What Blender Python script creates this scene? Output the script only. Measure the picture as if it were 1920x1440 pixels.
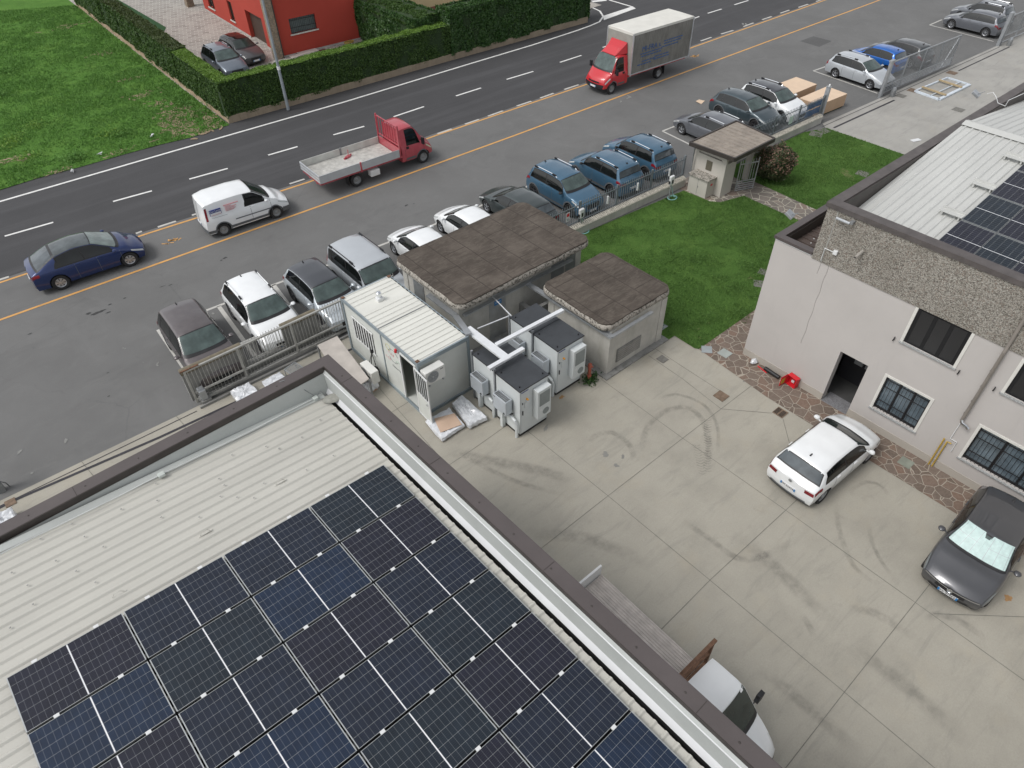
import bpy, math, random
import numpy as np
from mathutils import Vector, Matrix
for o in list(bpy.data.objects): bpy.data.objects.remove(o)
C = bpy.context.scene.collection
R = math.radians
# ------------------------------------------------------------------ camera
# world axes: +X runs along the street, +Y from the yard towards the street, metres
F, PITCH, ROLL, CH = 1295.0, R(43.488), R(-1.042), 17.5
CX, CY = -14.83, -12.16
def _rot():
    f = np.array([0, math.cos(PITCH), -math.sin(PITCH)]); u = np.array([0, math.sin(PITCH), math.cos(PITCH)]); r = np.array([1., 0, 0])
    c, s = math.cos(ROLL), math.sin(ROLL); a = R(-40)
    Z = np.array([[math.cos(a), -math.sin(a), 0], [math.sin(a), math.cos(a), 0], [0, 0, 1]])
    return np.array([Z@(c*r+s*u), Z@(-s*r+c*u), Z@f])
RM = _rot()
cam_d = bpy.data.cameras.new('camera'); cam = bpy.data.objects.new('camera', cam_d); C.objects.link(cam)
cam_d.sensor_fit = 'HORIZONTAL'; cam_d.sensor_width = 36; cam_d.lens = F/1920*36; cam_d.clip_end = 3000; cam_d.clip_start = .1
M4 = Matrix(((RM[0][0], RM[1][0], -RM[2][0], CX), (RM[0][1], RM[1][1], -RM[2][1], CY), (RM[0][2], RM[1][2], -RM[2][2], CH), (0, 0, 0, 1)))
cam.matrix_world = M4
bpy.context.scene.camera = cam
# ------------------------------------------------------------------ world, sun, exposure
SUN_EL, SUN_AZ = 54, 164      # azimuth of the direction the light comes from, in world XY degrees
w = bpy.data.worlds.new('World'); bpy.context.scene.world = w; w.use_nodes = True
nt = w.node_tree; nt.nodes.clear()
sky = nt.nodes.new('ShaderNodeTexSky'); sky.sky_type = 'NISHITA'; sky.sun_disc = False
sky.sun_elevation = R(SUN_EL); sky.sun_rotation = R(90-SUN_AZ); sky.air_density = 1.0; sky.dust_density = 2.0; sky.ozone_density = 1.0
hs = nt.nodes.new('ShaderNodeHueSaturation'); hs.inputs['Saturation'].default_value = .15
bg = nt.nodes.new('ShaderNodeBackground'); bg.inputs[1].default_value = 0.15
wo = nt.nodes.new('ShaderNodeOutputWorld')
nt.links.new(sky.outputs[0], hs.inputs['Color']); nt.links.new(hs.outputs[0], bg.inputs[0]); nt.links.new(bg.outputs[0], wo.inputs[0])
sl = bpy.data.lights.new('sun', 'SUN'); sl.energy = 1.1; sl.angle = R(20); sl.color = (1, .965, .92)
so = bpy.data.objects.new('sun', sl); C.objects.link(so)
sd = Vector((math.cos(R(SUN_AZ))*math.cos(R(SUN_EL)), math.sin(R(SUN_AZ))*math.cos(R(SUN_EL)), math.sin(R(SUN_EL))))
so.rotation_euler = sd.to_track_quat('Z', 'Y').to_euler(); so.location = (0, 0, 40)
vs = bpy.context.scene.view_settings
vs.view_transform = 'Standard'; vs.look = 'None'; vs.gamma = 1; vs.exposure = 0.28
# ------------------------------------------------------------------ helpers
def P(px, py, z=0.0):
    """point of the photograph (1920x1440) on the horizontal plane at height z"""
    d = (px-960)/F*RM[0] - (py-720)/F*RM[1] + RM[2]
    t = (z-CH)/d[2]
    return (CX+d[0]*t, CY+d[1]*t, z)
def P2(px, py, z=0.0): return P(px, py, z)[:2]
MATS = {}
def node(nt, t, **k):
    n = nt.nodes.new(t)
    for a, b in k.items(): setattr(n, a, b)
    return n
def rgba(c): return (c[0], c[1], c[2], 1)
class NT:
    """little node-tree writer"""
    def __init__(s, name, rough=.6, metal=0.0, spec=.5, coat=0.0):
        s.m = bpy.data.materials.new(name); s.m.use_nodes = True; s.t = s.m.node_tree; s.t.nodes.clear()
        s.o = node(s.t, 'ShaderNodeOutputMaterial'); s.b = node(s.t, 'ShaderNodeBsdfPrincipled')
        s.t.links.new(s.b.outputs[0], s.o.inputs[0])
        s.b.inputs['Roughness'].default_value = rough; s.b.inputs['Metallic'].default_value = metal
        s.b.inputs['Specular IOR Level'].default_value = spec; s.b.inputs['Coat Weight'].default_value = coat
        s.b.inputs['Coat Roughness'].default_value = .06
        s.tc = node(s.t, 'ShaderNodeTexCoord')
    def l(s, a, b): s.t.links.new(a, b)
    def co(s, scale=(1, 1, 1), rot=(0, 0, 0), src='Object'):
        m = node(s.t, 'ShaderNodeMapping'); m.inputs['Scale'].default_value = scale; m.inputs['Rotation'].default_value = rot
        s.l(s.tc.outputs[src], m.inputs[0]); return m.outputs[0]
    def noise(s, scale, detail=4, rough=.55, dist=0, v=None):
        n = node(s.t, 'ShaderNodeTexNoise'); n.inputs['Scale'].default_value = scale; n.inputs['Detail'].default_value = detail
        n.inputs['Roughness'].default_value = rough; n.inputs['Distortion'].default_value = dist
        s.l(v if v is not None else s.tc.outputs['Object'], n.inputs['Vector']); return n.outputs[0]
    def vor(s, scale, feat='F1', v=None, rnd=1.0, out=0):
        n = node(s.t, 'ShaderNodeTexVoronoi'); n.feature = feat; n.inputs['Scale'].default_value = scale; n.inputs['Randomness'].default_value = rnd
        s.l(v if v is not None else s.tc.outputs['Object'], n.inputs['Vector']); return n.outputs[out]
    def ramp(s, f, stops):
        r = node(s.t, 'ShaderNodeValToRGB'); e = r.color_ramp.elements
        while len(e) < len(stops): e.new(.5)
        for el, (p, c) in zip(e, stops):
            el.position = p; el.color = rgba(c) if not isinstance(c, (int, float)) else (c, c, c, 1)
        s.l(f, r.inputs[0]); return r.outputs[0]
    def mix(s, f, a, b, mode='MIX'):
        n = node(s.t, 'ShaderNodeMix'); n.data_type = 'RGBA'; n.blend_type = mode
        for inp, v in ((n.inputs[0], f), (n.inputs[6], a), (n.inputs[7], b)):
            if hasattr(v, 'links') or isinstance(v, bpy.types.NodeSocket): s.l(v, inp)
            elif isinstance(v, (int, float)): inp.default_value = v
            else: inp.default_value = rgba(v)
        return n.outputs[2]
    def math(s, op, a, b=0.0):
        n = node(s.t, 'ShaderNodeMath'); n.operation = op
        for inp, v in ((n.inputs[0], a), (n.inputs[1], b)):
            if isinstance(v, bpy.types.NodeSocket): s.l(v, inp)
            else: inp.default_value = v
        return n.outputs[0]
    def base(s, c):
        if isinstance(c, bpy.types.NodeSocket): s.l(c, s.b.inputs['Base Color'])
        else: s.b.inputs['Base Color'].default_value = rgba(c)
        return s
    def bump(s, h, strength=.3, dist=.01):
        n = node(s.t, 'ShaderNodeBump'); n.inputs['Strength'].default_value = strength; n.inputs['Distance'].default_value = dist
        s.l(h, n.inputs['Height']); s.l(n.outputs[0], s.b.inputs['Normal']); return s
def sc(c, k): return tuple(min(1, x*k) for x in c)
def mk(name, col, rough=.6, metal=0, spec=.5, coat=0, var=.12, scale=2.5, bump=0, bscale=40, fine=0):
    """plain procedural material: large soft variation, optional fine speckle and bump"""
    if name in MATS: return MATS[name]
    t = NT(name, rough, metal, spec, coat)
    c = t.ramp(t.noise(scale, 5), [(.3, sc(col, 1-var)), (.7, sc(col, 1+var))])
    if fine: c = t.mix(fine, c, t.ramp(t.noise(bscale, 3), [(.3, sc(col, .5)), (.7, sc(col, 1.5))]))
    t.base(c)
    if bump: t.bump(t.noise(bscale, 4), bump)
    MATS[name] = t.m; return t.m
def link(o, parent=None):
    C.objects.link(o)
    if parent is not None: o.parent = parent
    return o
def tag(o, label=None, cat=None, group=None, kind=None):
    if label: o['label'] = label
    if cat: o['category'] = cat
    if group: o['group'] = group
    if kind: o['kind'] = kind
    return o
def thing(name, label, cat, loc=(0, 0, 0), rz=0, group=None):
    o = bpy.data.objects.new(name, None); o.empty_display_size = .2; C.objects.link(o)
    o.location = loc; o.rotation_euler = (0, 0, R(rz)); return tag(o, label, cat, group)
def copy_tree(o, parent=None):
    c = o.copy(); C.objects.link(c); c.parent = parent
    for ch in [x for x in bpy.data.objects if x.parent == o]: copy_tree(ch, c)
    return c
class MB:
    def __init__(s): s.v = []; s.f = []; s.m = []; s.cur = 0
    def mat(s, i): s.cur = i; return s
    def add(s, vs, fs):
        b = len(s.v); s.v += [tuple(map(float, p)) for p in vs]
        for f in fs: s.f.append([b+i for i in f]); s.m.append(s.cur)
        return s
    def box(s, x0, x1, y0, y1, z0, z1, rz=0, c=None):
        p = [(x0, y0, z0), (x1, y0, z0), (x1, y1, z0), (x0, y1, z0), (x0, y0, z1), (x1, y0, z1), (x1, y1, z1), (x0, y1, z1)]
        if rz:
            cx, cy = c or ((x0+x1)/2, (y0+y1)/2); a = R(rz); ca, sa = math.cos(a), math.sin(a)
            p = [(cx+(x-cx)*ca-(y-cy)*sa, cy+(x-cx)*sa+(y-cy)*ca, z) for x, y, z in p]
        return s.add(p, [(0, 3, 2, 1), (4, 5, 6, 7), (0, 1, 5, 4), (1, 2, 6, 5), (2, 3, 7, 6), (3, 0, 4, 7)])
    def bar(s, a, b, w, h=None, up=(0, 0, 1)):
        """box of section w x h from point a to point b"""
        h = h or w; a = Vector(a); b = Vector(b); d = (b-a)
        if d.length < 1e-6: return s
        d.normalize(); u = Vector(up)
        if abs(d.dot(u)) > .99: u = Vector((1, 0, 0))
        sd_ = d.cross(u).normalized(); uu = sd_.cross(d).normalized()
        p = []
        for q in (a, b):
            for i, j in ((-1, -1), (1, -1), (1, 1), (-1, 1)): p.append(q+sd_*(i*w/2)+uu*(j*h/2))
        return s.add(p, [(3, 2, 1, 0), (4, 5, 6, 7), (0, 1, 5, 4), (1, 2, 6, 5), (2, 3, 7, 6), (3, 0, 4, 7)])
    def tube(s, pts, r, n=8, r2=None, caps=True):
        pts = [Vector(p) for p in pts]; rings = []
        for i, p in enumerate(pts):
            d = (pts[min(i+1, len(pts)-1)]-pts[max(i-1, 0)]).normalized()
            u = Vector((0, 0, 1)) if abs(d.z) < .95 else Vector((1, 0, 0))
            a = d.cross(u).normalized(); b = d.cross(a).normalized()
            rr = r if r2 is None else r+(r2-r)*i/(len(pts)-1)
            rings.append([p+a*(math.cos(2*math.pi*k/n)*rr)+b*(math.sin(2*math.pi*k/n)*rr) for k in range(n)])
        vs = [q for g in rings for q in g]; fs = []
        for i in range(len(pts)-1):
            for k in range(n): fs.append((i*n+k, i*n+(k+1) % n, (i+1)*n+(k+1) % n, (i+1)*n+k))
        if caps: fs.append(tuple(range(n))); fs.append(tuple((len(pts)-1)*n+k for k in range(n))[::-1])
        return s.add(vs, fs)
    def cyl(s, c, r, z0, z1, n=16, r2=None):
        return s.tube([(c[0], c[1], z0), (c[0], c[1], z1)], r, n, r2)
    def lathe(s, prof, n=20, axis='z', c=(0, 0, 0)):
        """prof = [(radius, height)]"""
        vs = []; fs = []
        for r_, h in prof:
            for k in range(n):
                a = 2*math.pi*k/n; x, y = r_*math.cos(a), r_*math.sin(a)
                q = (x, y, h) if axis == 'z' else (x, h, y) if axis == 'y' else (h, x, y)
                vs.append((q[0]+c[0], q[1]+c[1], q[2]+c[2]))
        for i in range(len(prof)-1):
            for k in range(n): fs.append((i*n+k, i*n+(k+1) % n, (i+1)*n+(k+1) % n, (i+1)*n+k))
        return s.add(vs, fs)
    def prism(s, poly, z0, z1):
        n = len(poly); vs = [(x, y, z0) for x, y in poly]+[(x, y, z1) for x, y in poly]
        fs = [tuple(range(n))[::-1], tuple(range(n, 2*n))]+[(i, (i+1) % n, n+(i+1) % n, n+i) for i in range(n)]
        return s.add(vs, fs)
    def sheet(s, poly, z):
        return s.add([(p[0], p[1], z) for p in poly], [tuple(range(len(poly)))])
    def quad(s, a, b, c, d): return s.add([a, b, c, d], [(0, 1, 2, 3)])
    def build(s, name, mats, parent=None, smooth=False, bevel=0, loc=None, rz=None, ang=35):
        me = bpy.data.meshes.new(name); me.from_pydata(s.v, [], s.f)
        if not isinstance(mats, (list, tuple)): mats = [mats]
        for m in mats: me.materials.append(m)
        if len(mats) > 1: me.polygons.foreach_set('material_index', s.m)
        o = bpy.data.objects.new(name, me); link(o, parent)
        if smooth:
            me.polygons.foreach_set('use_smooth', [True]*len(me.polygons)); me.set_sharp_from_angle(angle=R(ang))
        if bevel:
            b = o.modifiers.new('bevel', 'BEVEL'); b.width = bevel; b.segments = 2; b.limit_method = 'ANGLE'; b.angle_limit = R(40)
        if loc is not None: o.location = loc
        if rz is not None: o.rotation_euler = (0, 0, R(rz))
        return o
def fix_normals(o):
    import bmesh
    bm = bmesh.new(); bm.from_mesh(o.data); bmesh.ops.recalc_face_normals(bm, faces=bm.faces); bm.to_mesh(o.data); bm.free()
def strip(pts, w, z):
    """flat painted line through 2D points"""
    b = MB(); n = len(pts); L = []; Rr = []
    for i, p in enumerate(pts):
        a = Vector(pts[max(i-1, 0)][:2]); c = Vector(pts[min(i+1, n-1)][:2]); d = (c-a).normalized(); q = Vector((-d.y, d.x))*w/2
        L.append((p[0]+q.x, p[1]+q.y, z)); Rr.append((p[0]-q.x, p[1]-q.y, z))
    b.add(L+Rr, [(n+i, n+i+1, i+1, i) for i in range(n-1)]); return b
def merge(a, b):
    base_ = len(a.v); a.v += b.v; a.f += [[base_+i for i in f] for f in b.f]; a.m += [a.cur]*len(b.f); return a
def lettering(txt, size, m, parent, mat4, name='lettering', align='LEFT', thick=.002):
    cu = bpy.data.curves.new('t', 'FONT'); cu.body = txt; cu.size = size; cu.extrude = thick; cu.align_x = align; cu.resolution_u = 2
    to = bpy.data.objects.new('t', cu); C.objects.link(to); bpy.context.view_layer.update()
    me = bpy.data.meshes.new_from_object(to.evaluated_get(bpy.context.evaluated_depsgraph_get())); bpy.data.objects.remove(to)
    me.materials.clear(); me.materials.append(m); me.transform(mat4)
    o = bpy.data.objects.new(name, me); link(o, parent); return o
def frame4(origin, xdir, ydir):
    x = Vector(xdir).normalized(); y = Vector(ydir).normalized(); z = x.cross(y)
    return Matrix(((x.x, y.x, z.x, origin[0]), (x.y, y.y, z.y, origin[1]), (x.z, y.z, z.z, origin[2]), (0, 0, 0, 1)))
rng = np.random.default_rng(7); random.seed(7)
# ------------------------------------------------------------------ materials
def asphalt(name, c, patch=.12, wear=0.0, crack=.5, streak=0):
    t = NT(name, .85, spec=.3)
    k = t.ramp(t.noise(.35, 6, .6), [(.3, sc(c, 1-patch)), (.7, sc(c, 1+patch))])
    k = t.mix(.45, k, t.ramp(t.noise(55, 3, .7), [(.3, sc(c, .55)), (.5, c), (.75, sc(c, 1.7))]))
    st = t.ramp(t.noise(1.7, 5, .7), [(.62, 0.), (.78, .35)]); k = t.mix(st, k, sc(c, .55))
    lt = t.ramp(t.noise(.9, 6, .75, 1.2, v=t.co((.35, 1.6, 1))), [(.6, 0.), (.82, .4+wear)]); k = t.mix(lt, k, sc(c, 1.5))
    if streak:
        k = t.mix(t.ramp(t.noise(1.0, 5, .6, v=t.co((.05, .9, 1), (0, 0, R(1.5)))), [(.5, 0.), (.72, .45)]), k, sc(c, 1.75)); k = t.mix(t.ramp(t.noise(1.3, 4, .6, v=t.co((.04, 1.1, 1), (0, 0, R(1.5)))), [(.55, 0.), (.7, .3)]), k, sc(c, .72))
    else:
        k = t.mix(t.ramp(t.noise(.45, 6, .7, 1.), [(.5, 0.), (.72, .4)]), k, sc(c, 1.35)); k = t.mix(t.ramp(t.noise(.9, 5, .7, v=t.co((.3, 1.2, 1))), [(.56, 0.), (.7, .3)]), k, sc(c, .72))
    if crack:
        d = t.vor(.22, 'DISTANCE_TO_EDGE', v=t.mix(.35, t.co(), t.noise(1.1, 5)))
        e = t.math('MULTIPLY', t.ramp(d, [(.0, crack), (.0045, 0.)]), t.ramp(t.noise(.6, 3), [(.45, 0.), (.6, 1.)])); k = t.mix(e, k, sc(c, .6))
    t.base(k).bump(t.noise(90, 3), .25, .006); return t.m
M_PARK = asphalt('worn grey asphalt', (.150, .150, .148), .16, .2, .3)
M_ROAD = asphalt('dark road asphalt', (.064, .064, .067), .14, .14, 0, streak=1)
def concrete(name, c, streak=.3, dark=.5):
    t = NT(name, .75, spec=.35)
    k = t.ramp(t.noise(.5, 7, .62), [(.28, sc(c, .8)), (.5, c), (.72, sc(c, 1.12))])
    k = t.mix(.25, k, t.ramp(t.noise(24, 5, .7), [(.3, sc(c, .7)), (.7, sc(c, 1.25))]))
    s1 = t.ramp(t.noise(1.1, 6, .7, .8, v=t.co((.5, 2.6, 1), (0, 0, R(38)))), [(.52, 0.), (.76, streak)]); k = t.mix(s1, k, sc((c[0]*.97, c[1], c[2]*1.03), dark))
    s2 = t.ramp(t.noise(3.2, 6, .75, 1.5), [(.6, 0.), (.8, streak*.8)]); k = t.mix(s2, k, sc(c, .62))
    s3 = t.ramp(t.noise(.8, 4, .6), [(.55, 0.), (.8, .35)]); k = t.mix(s3, k, (c[0]*1.12, c[1]*1.04, c[2]*.92))
    s4 = t.ramp(t.noise(.28, 6, .7, .6), [(.48, 0.), (.72, .32)]); k = t.mix(s4, k, sc(c, .74)); s5 = t.ramp(t.noise(5.5, 7, .8, .8, v=t.co((.4, 1.8, 1), (0, 0, R(-30)))), [(.6, 0.), (.74, .3)]); k = t.mix(s5, k, sc(c, .6))
    t.base(k).bump(t.noise(60, 3), .12, .004); return t.m
M_YARD = concrete('yard concrete', (.365, .345, .295), .55, .66)
M_DRIVE = concrete('driveway concrete', (.36, .35, .325), .55, .6)
def wallconc(name, c, moss=.4, mc=(.42, .44, .33)):
    t = NT(name, .85, spec=.3)
    k = t.ramp(t.noise(1.2, 6, .65), [(.3, sc(c, .82)), (.7, sc(c, 1.1))])
    v = t.ramp(t.noise(2.2, 6, .7, .5, v=t.co((1.6, 1.6, .35))), [(.5, 0.), (.78, moss)]); k = t.mix(v, k, (c[0]*mc[0], c[1]*mc[1], c[2]*mc[2]))
    t.base(k).bump(t.noise(50, 3), .2, .005); return t.m
M_CONC = wallconc('weathered wall concrete', (.5, .49, .455), .3)
M_CONC_D = wallconc('streaked dark concrete', (.26, .26, .25), .85, (.35, .36, .34))
def splotch():
    t = NT('lichen blotched slab edge', .9, spec=.2)
    k = t.ramp(t.noise(3, 5), [(.3, (.33, .31, .275)), (.7, (.42, .39, .345))])
    s_ = t.ramp(t.noise(9, 6, .75, .6), [(.50, 0.), (.56, .85)]); k = t.mix(s_, k, (.055, .052, .045))
    t.base(k).bump(t.noise(30, 4), .3, .01); return t.m
M_SLAB = splotch()
def membrane():
    t = NT('brown bitumen membrane', .8, spec=.3)
    c = (.078, .064, .053)
    k = t.ramp(t.noise(.8, 6, .65), [(.3, sc(c, .68)), (.5, c), (.72, (.125, .105, .088))])
    lt = t.ramp(t.noise(3.5, 6, .7, 1.0, v=t.co((.6, 2.2, 1), (0, 0, R(25)))), [(.46, 0.), (.72, .6)]); k = t.mix(lt, k, (.17, .148, .122))
    b = node(t.t, 'ShaderNodeTexBrick'); b.offset = .42; b.inputs['Scale'].default_value = 1; b.inputs['Brick Width'].default_value = 1.9; b.inputs['Row Height'].default_value = 1.0
    b.inputs['Mortar Size'].default_value = .03; b.inputs['Mortar Smooth'].default_value = .8; b.inputs['Color1'].default_value = (0, 0, 0, 1); b.inputs['Color2'].default_value = (.15, .15, .15, 1); b.inputs['Mortar'].default_value = (1, 1, 1, 1)
    w_ = t.mix(.06, t.co(rot=(0, 0, R(90))), t.noise(1.5, 4)); t.l(w_, b.inputs['Vector'])
    k = t.mix(t.math('MULTIPLY', b.outputs[0], .8), k, (.05, .04, .033))
    t.base(k).bump(t.math('ADD', t.noise(4, 6, .7), b.outputs[0]), .5, .03); return t.m
M_MEMB = membrane()
def pebble():
    t = NT('pebbledash panel', .9, spec=.3)
    r = t.vor(38, 'F1', out=1)
    sep = node(t.t, 'ShaderNodeSeparateColor'); t.l(r, sep.inputs[0])
    k = t.ramp(sep.outputs[0], [(.0, (.1, .09, .08)), (.3, (.2, .185, .16)), (.6, (.31, .29, .255)), (.85, (.4, .385, .345)), (1., (.2, .15, .12))])
    k = t.mix(t.ramp(t.noise(.7, 6, .7), [(.45, 0.), (.75, .4)]), k, (.15, .135, .11))
    t.base(k).bump(t.vor(38, 'F1'), .6, .02); return t.m
M_PEB = pebble()
def flag(name, scale, c1, c2, mortar, mw=.035, rot=0):
    t = NT(name, .8, spec=.35)
    vv = t.mix(.07, t.co(rot=(0, 0, R(rot))), t.noise(2.5, 3))
    d = t.vor(scale, 'DISTANCE_TO_EDGE', v=vv); col = t.vor(scale, 'F1', v=vv, out=1)
    sep = node(t.t, 'ShaderNodeSeparateColor'); t.l(col, sep.inputs[0])
    k = t.ramp(sep.outputs[0], [(0., c1), (.55, c2), (1., (c2[0]*1.15, c2[1]*.95, c2[2]*.86))])
    k = t.mix(.3, k, t.ramp(t.noise(14, 5), [(.3, sc(c1, .6)), (.7, sc(c2, 1.5))]))
    e = t.ramp(d, [(mw*.75, 1.), (mw*1.25, 0.)]); k = t.mix(e, k, mortar)
    t.base(k).bump(t.ramp(d, [(0., 0.), (mw*1.6, 1.)]), .5, .02); return t.m
M_FLAG = flag('brown flagstone apron', 3.1, (.13, .1, .08), (.18, .142, .117), (.36, .32, .265), .028)
M_FLAG2 = flag('grey flagstone path', 2.3, (.13, .115, .1), (.19, .17, .15), (.42, .395, .33), .03)
def porphyry():
    t = NT('porphyry court paving', .8)
    b = node(t.t, 'ShaderNodeTexBrick'); b.offset = .5; b.inputs['Scale'].default_value = 1; b.inputs['Brick Width'].default_value = .55; b.inputs['Row Height'].default_value = .33
    b.inputs['Mortar Size'].default_value = .022; b.inputs['Color1'].default_value = (.22, .2, .18, 1); b.inputs['Color2'].default_value = (.36, .335, .3, 1); b.inputs['Mortar'].default_value = (.52, .5, .46, 1)
    t.l(t.mix(.05, t.co(rot=(0, 0, R(20))), t.noise(2, 3)), b.inputs['Vector'])
    k = t.mix(t.ramp(t.noise(1.3, 6, .7), [(.4, 0.), (.75, .55)]), b.outputs[0], (.4, .38, .35)); t.base(k); return t.m
M_PORPH = porphyry()
def grassmat(name, a, b, c, dirt=.6, dthr=.66):
    t = NT(name, .95, spec=.1)
    k = t.ramp(t.noise(.45, 6, .65), [(.3, a), (.5, b), (.72, c)])
    k = t.mix(.4, k, t.ramp(t.noise(14, 6, .7), [(.3, sc(a, .6)), (.7, sc(c, 1.2))]))
    dd = t.ramp(t.noise(.6, 7, .75, .5), [(dthr, 0.), (dthr+.08, dirt)]); k = t.mix(dd, k, (.26, .2, .13))
    t.base(k).bump(t.noise(18, 5, .8), .8, .05); return t.m
M_GRASS = grassmat('lawn turf', (.045, .1, .022), (.065, .14, .03), (.105, .185, .042), .55, .64)
M_FIELD = grassmat('meadow turf', (.06, .15, .028), (.085, .2, .036), (.13, .24, .05), .6, .66)
M_DIRT = mk('bare tan earth', (.27, .205, .135), .95, var=.25, scale=3, bump=.4, bscale=20)
def leafmat(name, a, b, c, rough=.5, sz=.8):
    t = NT(name, rough, spec=.4)
    g = node(t.t, 'ShaderNodeNewGeometry')
    k = t.ramp(g.outputs['Random Per Island'], [(0., a), (.55, b), (1., c)])
    n = t.ramp(t.noise(sz, 5, .6), [(.3, 0.), (.7, 1.)]); k = t.mix(t.math('MULTIPLY', n, .55), k, b)
    t.base(k)
    tr = node(t.t, 'ShaderNodeBsdfTranslucent'); t.l(k, tr.inputs[0]); ms = node(t.t, 'ShaderNodeMixShader'); ms.inputs[0].default_value = .22
    t.l(t.b.outputs[0], ms.inputs[1]); t.l(tr.outputs[0], ms.inputs[2]); t.l(ms.outputs[0], t.o.inputs[0]); return t.m
L_THUJA = leafmat('thuja foliage', (.03, .068, .016), (.055, .115, .024), (.1, .17, .036))
L_FRESH = leafmat('fresh clipped foliage', (.09, .17, .025), (.13, .24, .035), (.2, .32, .05))
L_LAUREL = leafmat('laurel foliage', (.026, .07, .022), (.05, .115, .03), (.09, .17, .045), .35)
L_PHOT = leafmat('photinia foliage', (.035, .06, .024), (.065, .1, .04), (.19, .14, .09), .4)
L_PINK = leafmat('pink new shoots', (.2, .1, .08), (.3, .17, .13), (.38, .26, .2), .5)
L_GRASS = leafmat('grass blades', (.055, .12, .025), (.08, .17, .034), (.14, .24, .055), .7, .5)
L_FIELD = leafmat('meadow blades', (.068, .17, .03), (.098, .225, .042), (.15, .28, .06), .7, .4)
L_YEL = leafmat('yellow green weed leaves', (.09, .2, .025), (.14, .26, .03), (.2, .32, .05), .6)
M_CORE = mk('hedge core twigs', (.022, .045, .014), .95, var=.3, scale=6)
M_WHITE_LINE = mk('white road paint', (.72, .72, .7), .7, var=.1, scale=3, bscale=60, fine=.12)
M_DUSTY_LINE = mk('worn grey white road paint', (.5, .49, .46), .8, var=.14, scale=3, bscale=60, fine=.2)
M_ORANGE = mk('orange road paint', (.62, .33, .1), .7, var=.14, scale=2, bscale=50, fine=.18)
M_JOINT = mk('joint filler', (.17, .165, .145), .9, var=.25, scale=2)
M_DRAIN = mk('drain channel grate', (.045, .043, .05), .6, .3, var=.2)
M_CAP = mk('brown coated metal capping', (.105, .09, .088), .42, .2, var=.1, scale=1.2, bscale=20, fine=.05)
M_CAPD = mk('dark brown flashing', (.05, .042, .038), .5, .1, var=.2)
def corrug(name, c):
    t = NT(name, .5, .0, .5)
    k = t.ramp(t.noise(.8, 5, .6, v=t.co((.5, 2, 1))), [(.3, sc(c, .93)), (.7, sc(c, 1.05))])
    g = t.ramp(t.noise(5, 6, .75, .5, v=t.co((.6, 3, 1))), [(.56, 0.), (.8, .28)]); k = t.mix(g, k, (c[0]*.72, c[1]*.7, c[2]*.62))
    t.base(k); return t.m
M_SHEET = corrug('cream corrugated sheet', (.51, .5, .455))
M_SHEET2 = corrug('white corrugated sheet', (.52, .525, .505))
M_PINK = None
def render_wall(name, c):
    t = NT(name, .85, spec=.3)
    k = t.ramp(t.noise(.6, 6, .6), [(.3, sc(c, .95)), (.7, sc(c, 1.04))])
    g = t.ramp(t.noise(2, 6, .7, .4, v=t.co((1.5, 1.5, .3))), [(.58, 0.), (.8, .22)]); k = t.mix(g, k, sc(c, .7))
    t.base(k).bump(t.noise(80, 3), .15, .003); return t.m
M_PINK = render_wall('pale pink render', (.49, .465, .445))
M_PLINTH = render_wall('rough beige plinth', (.42, .39, .345))
M_RED = render_wall('red house render', (.4, .058, .04))
M_BEIGE = render_wall('beige house render', (.6, .5, .3))
M_BROWNW = render_wall('brown plinth render', (.24, .11, .08))
M_WHITEW = render_wall('off white kiosk render', (.5, .475, .43))
M_STONE = flag('stone clad pillar', 7, (.2, .16, .12), (.3, .25, .19), (.16, .13, .1), .03)
M_GALV = mk('galvanised steel', (.42, .44, .46), .42, .6, var=.12, scale=3)
M_FENCE = mk('blue grey galvanised pickets', (.2, .225, .245), .5, .3, var=.12)
M_GALVD = mk('dull grey painted steel', (.25, .26, .265), .55, .3, var=.15, scale=3)
M_OLDST = mk('old grey white picket paint', (.36, .36, .34), .6, .1, var=.15, scale=4)
M_ALU = mk('bare aluminium', (.68, .7, .72), .35, .7, var=.06)
M_WHITEP = mk('white powder coat', (.7, .71, .71), .35, 0, var=.03)
M_CABW = mk('light grey cabinet paint', (.62, .655, .66), .38, 0, var=.03)
M_CABG = mk('mid grey mesh', (.27, .3, .3), .6, .2, var=.1)
M_CABD = mk('anthracite cabinet roof', (.055, .06, .067), .45, .2, var=.1, scale=4)
M_INV = mk('inverter silver grey', (.5, .54, .58), .4, .25, var=.05)
M_BLACK = mk('black plastic', (.015, .015, .017), .45, var=.2)
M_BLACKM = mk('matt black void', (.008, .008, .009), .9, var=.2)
M_RUBBER = mk('tyre rubber', (.022, .022, .023), .8, var=.2)
M_GPLAST = mk('grey plastic cladding', (.12, .13, .14), .6, var=.12)
M_CHROME = mk('chrome trim', (.75, .77, .8), .15, 1.0, var=.02)
M_RIM = mk('alloy rim silver', (.55, .57, .6), .3, .8, var=.04)
M_RIMD = mk('dark rim', (.09, .09, .1), .35, .6, var=.1)
M_BRASSW = mk('warning light amber', (.9, .42, .05), .3, var=.03)
M_WOOD = mk('pine batten', (.55, .4, .2), .7, var=.12, scale=8)
M_CARD = mk('cardboard brown', (.5, .345, .225), .85, var=.05, scale=2)
M_CARD2 = mk('cardboard pale top', (.68, .52, .38), .85, var=.05, scale=2)
M_KRAFT = mk('chipboard', (.44, .29, .2), .85, var=.1, scale=10)
M_RUST = mk('rusty steel', (.17, .095, .06), .85, .2, var=.4, scale=12)
M_HYD = mk('hydrant faded red', (.36, .095, .06), .6, var=.25, scale=9)
M_FIRE = mk('fire box red', (.6, .02, .03), .4, var=.06)
M_YELPIPE = mk('yellow gas pipe', (.45, .3, .05), .5, var=.2, scale=8)
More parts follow.
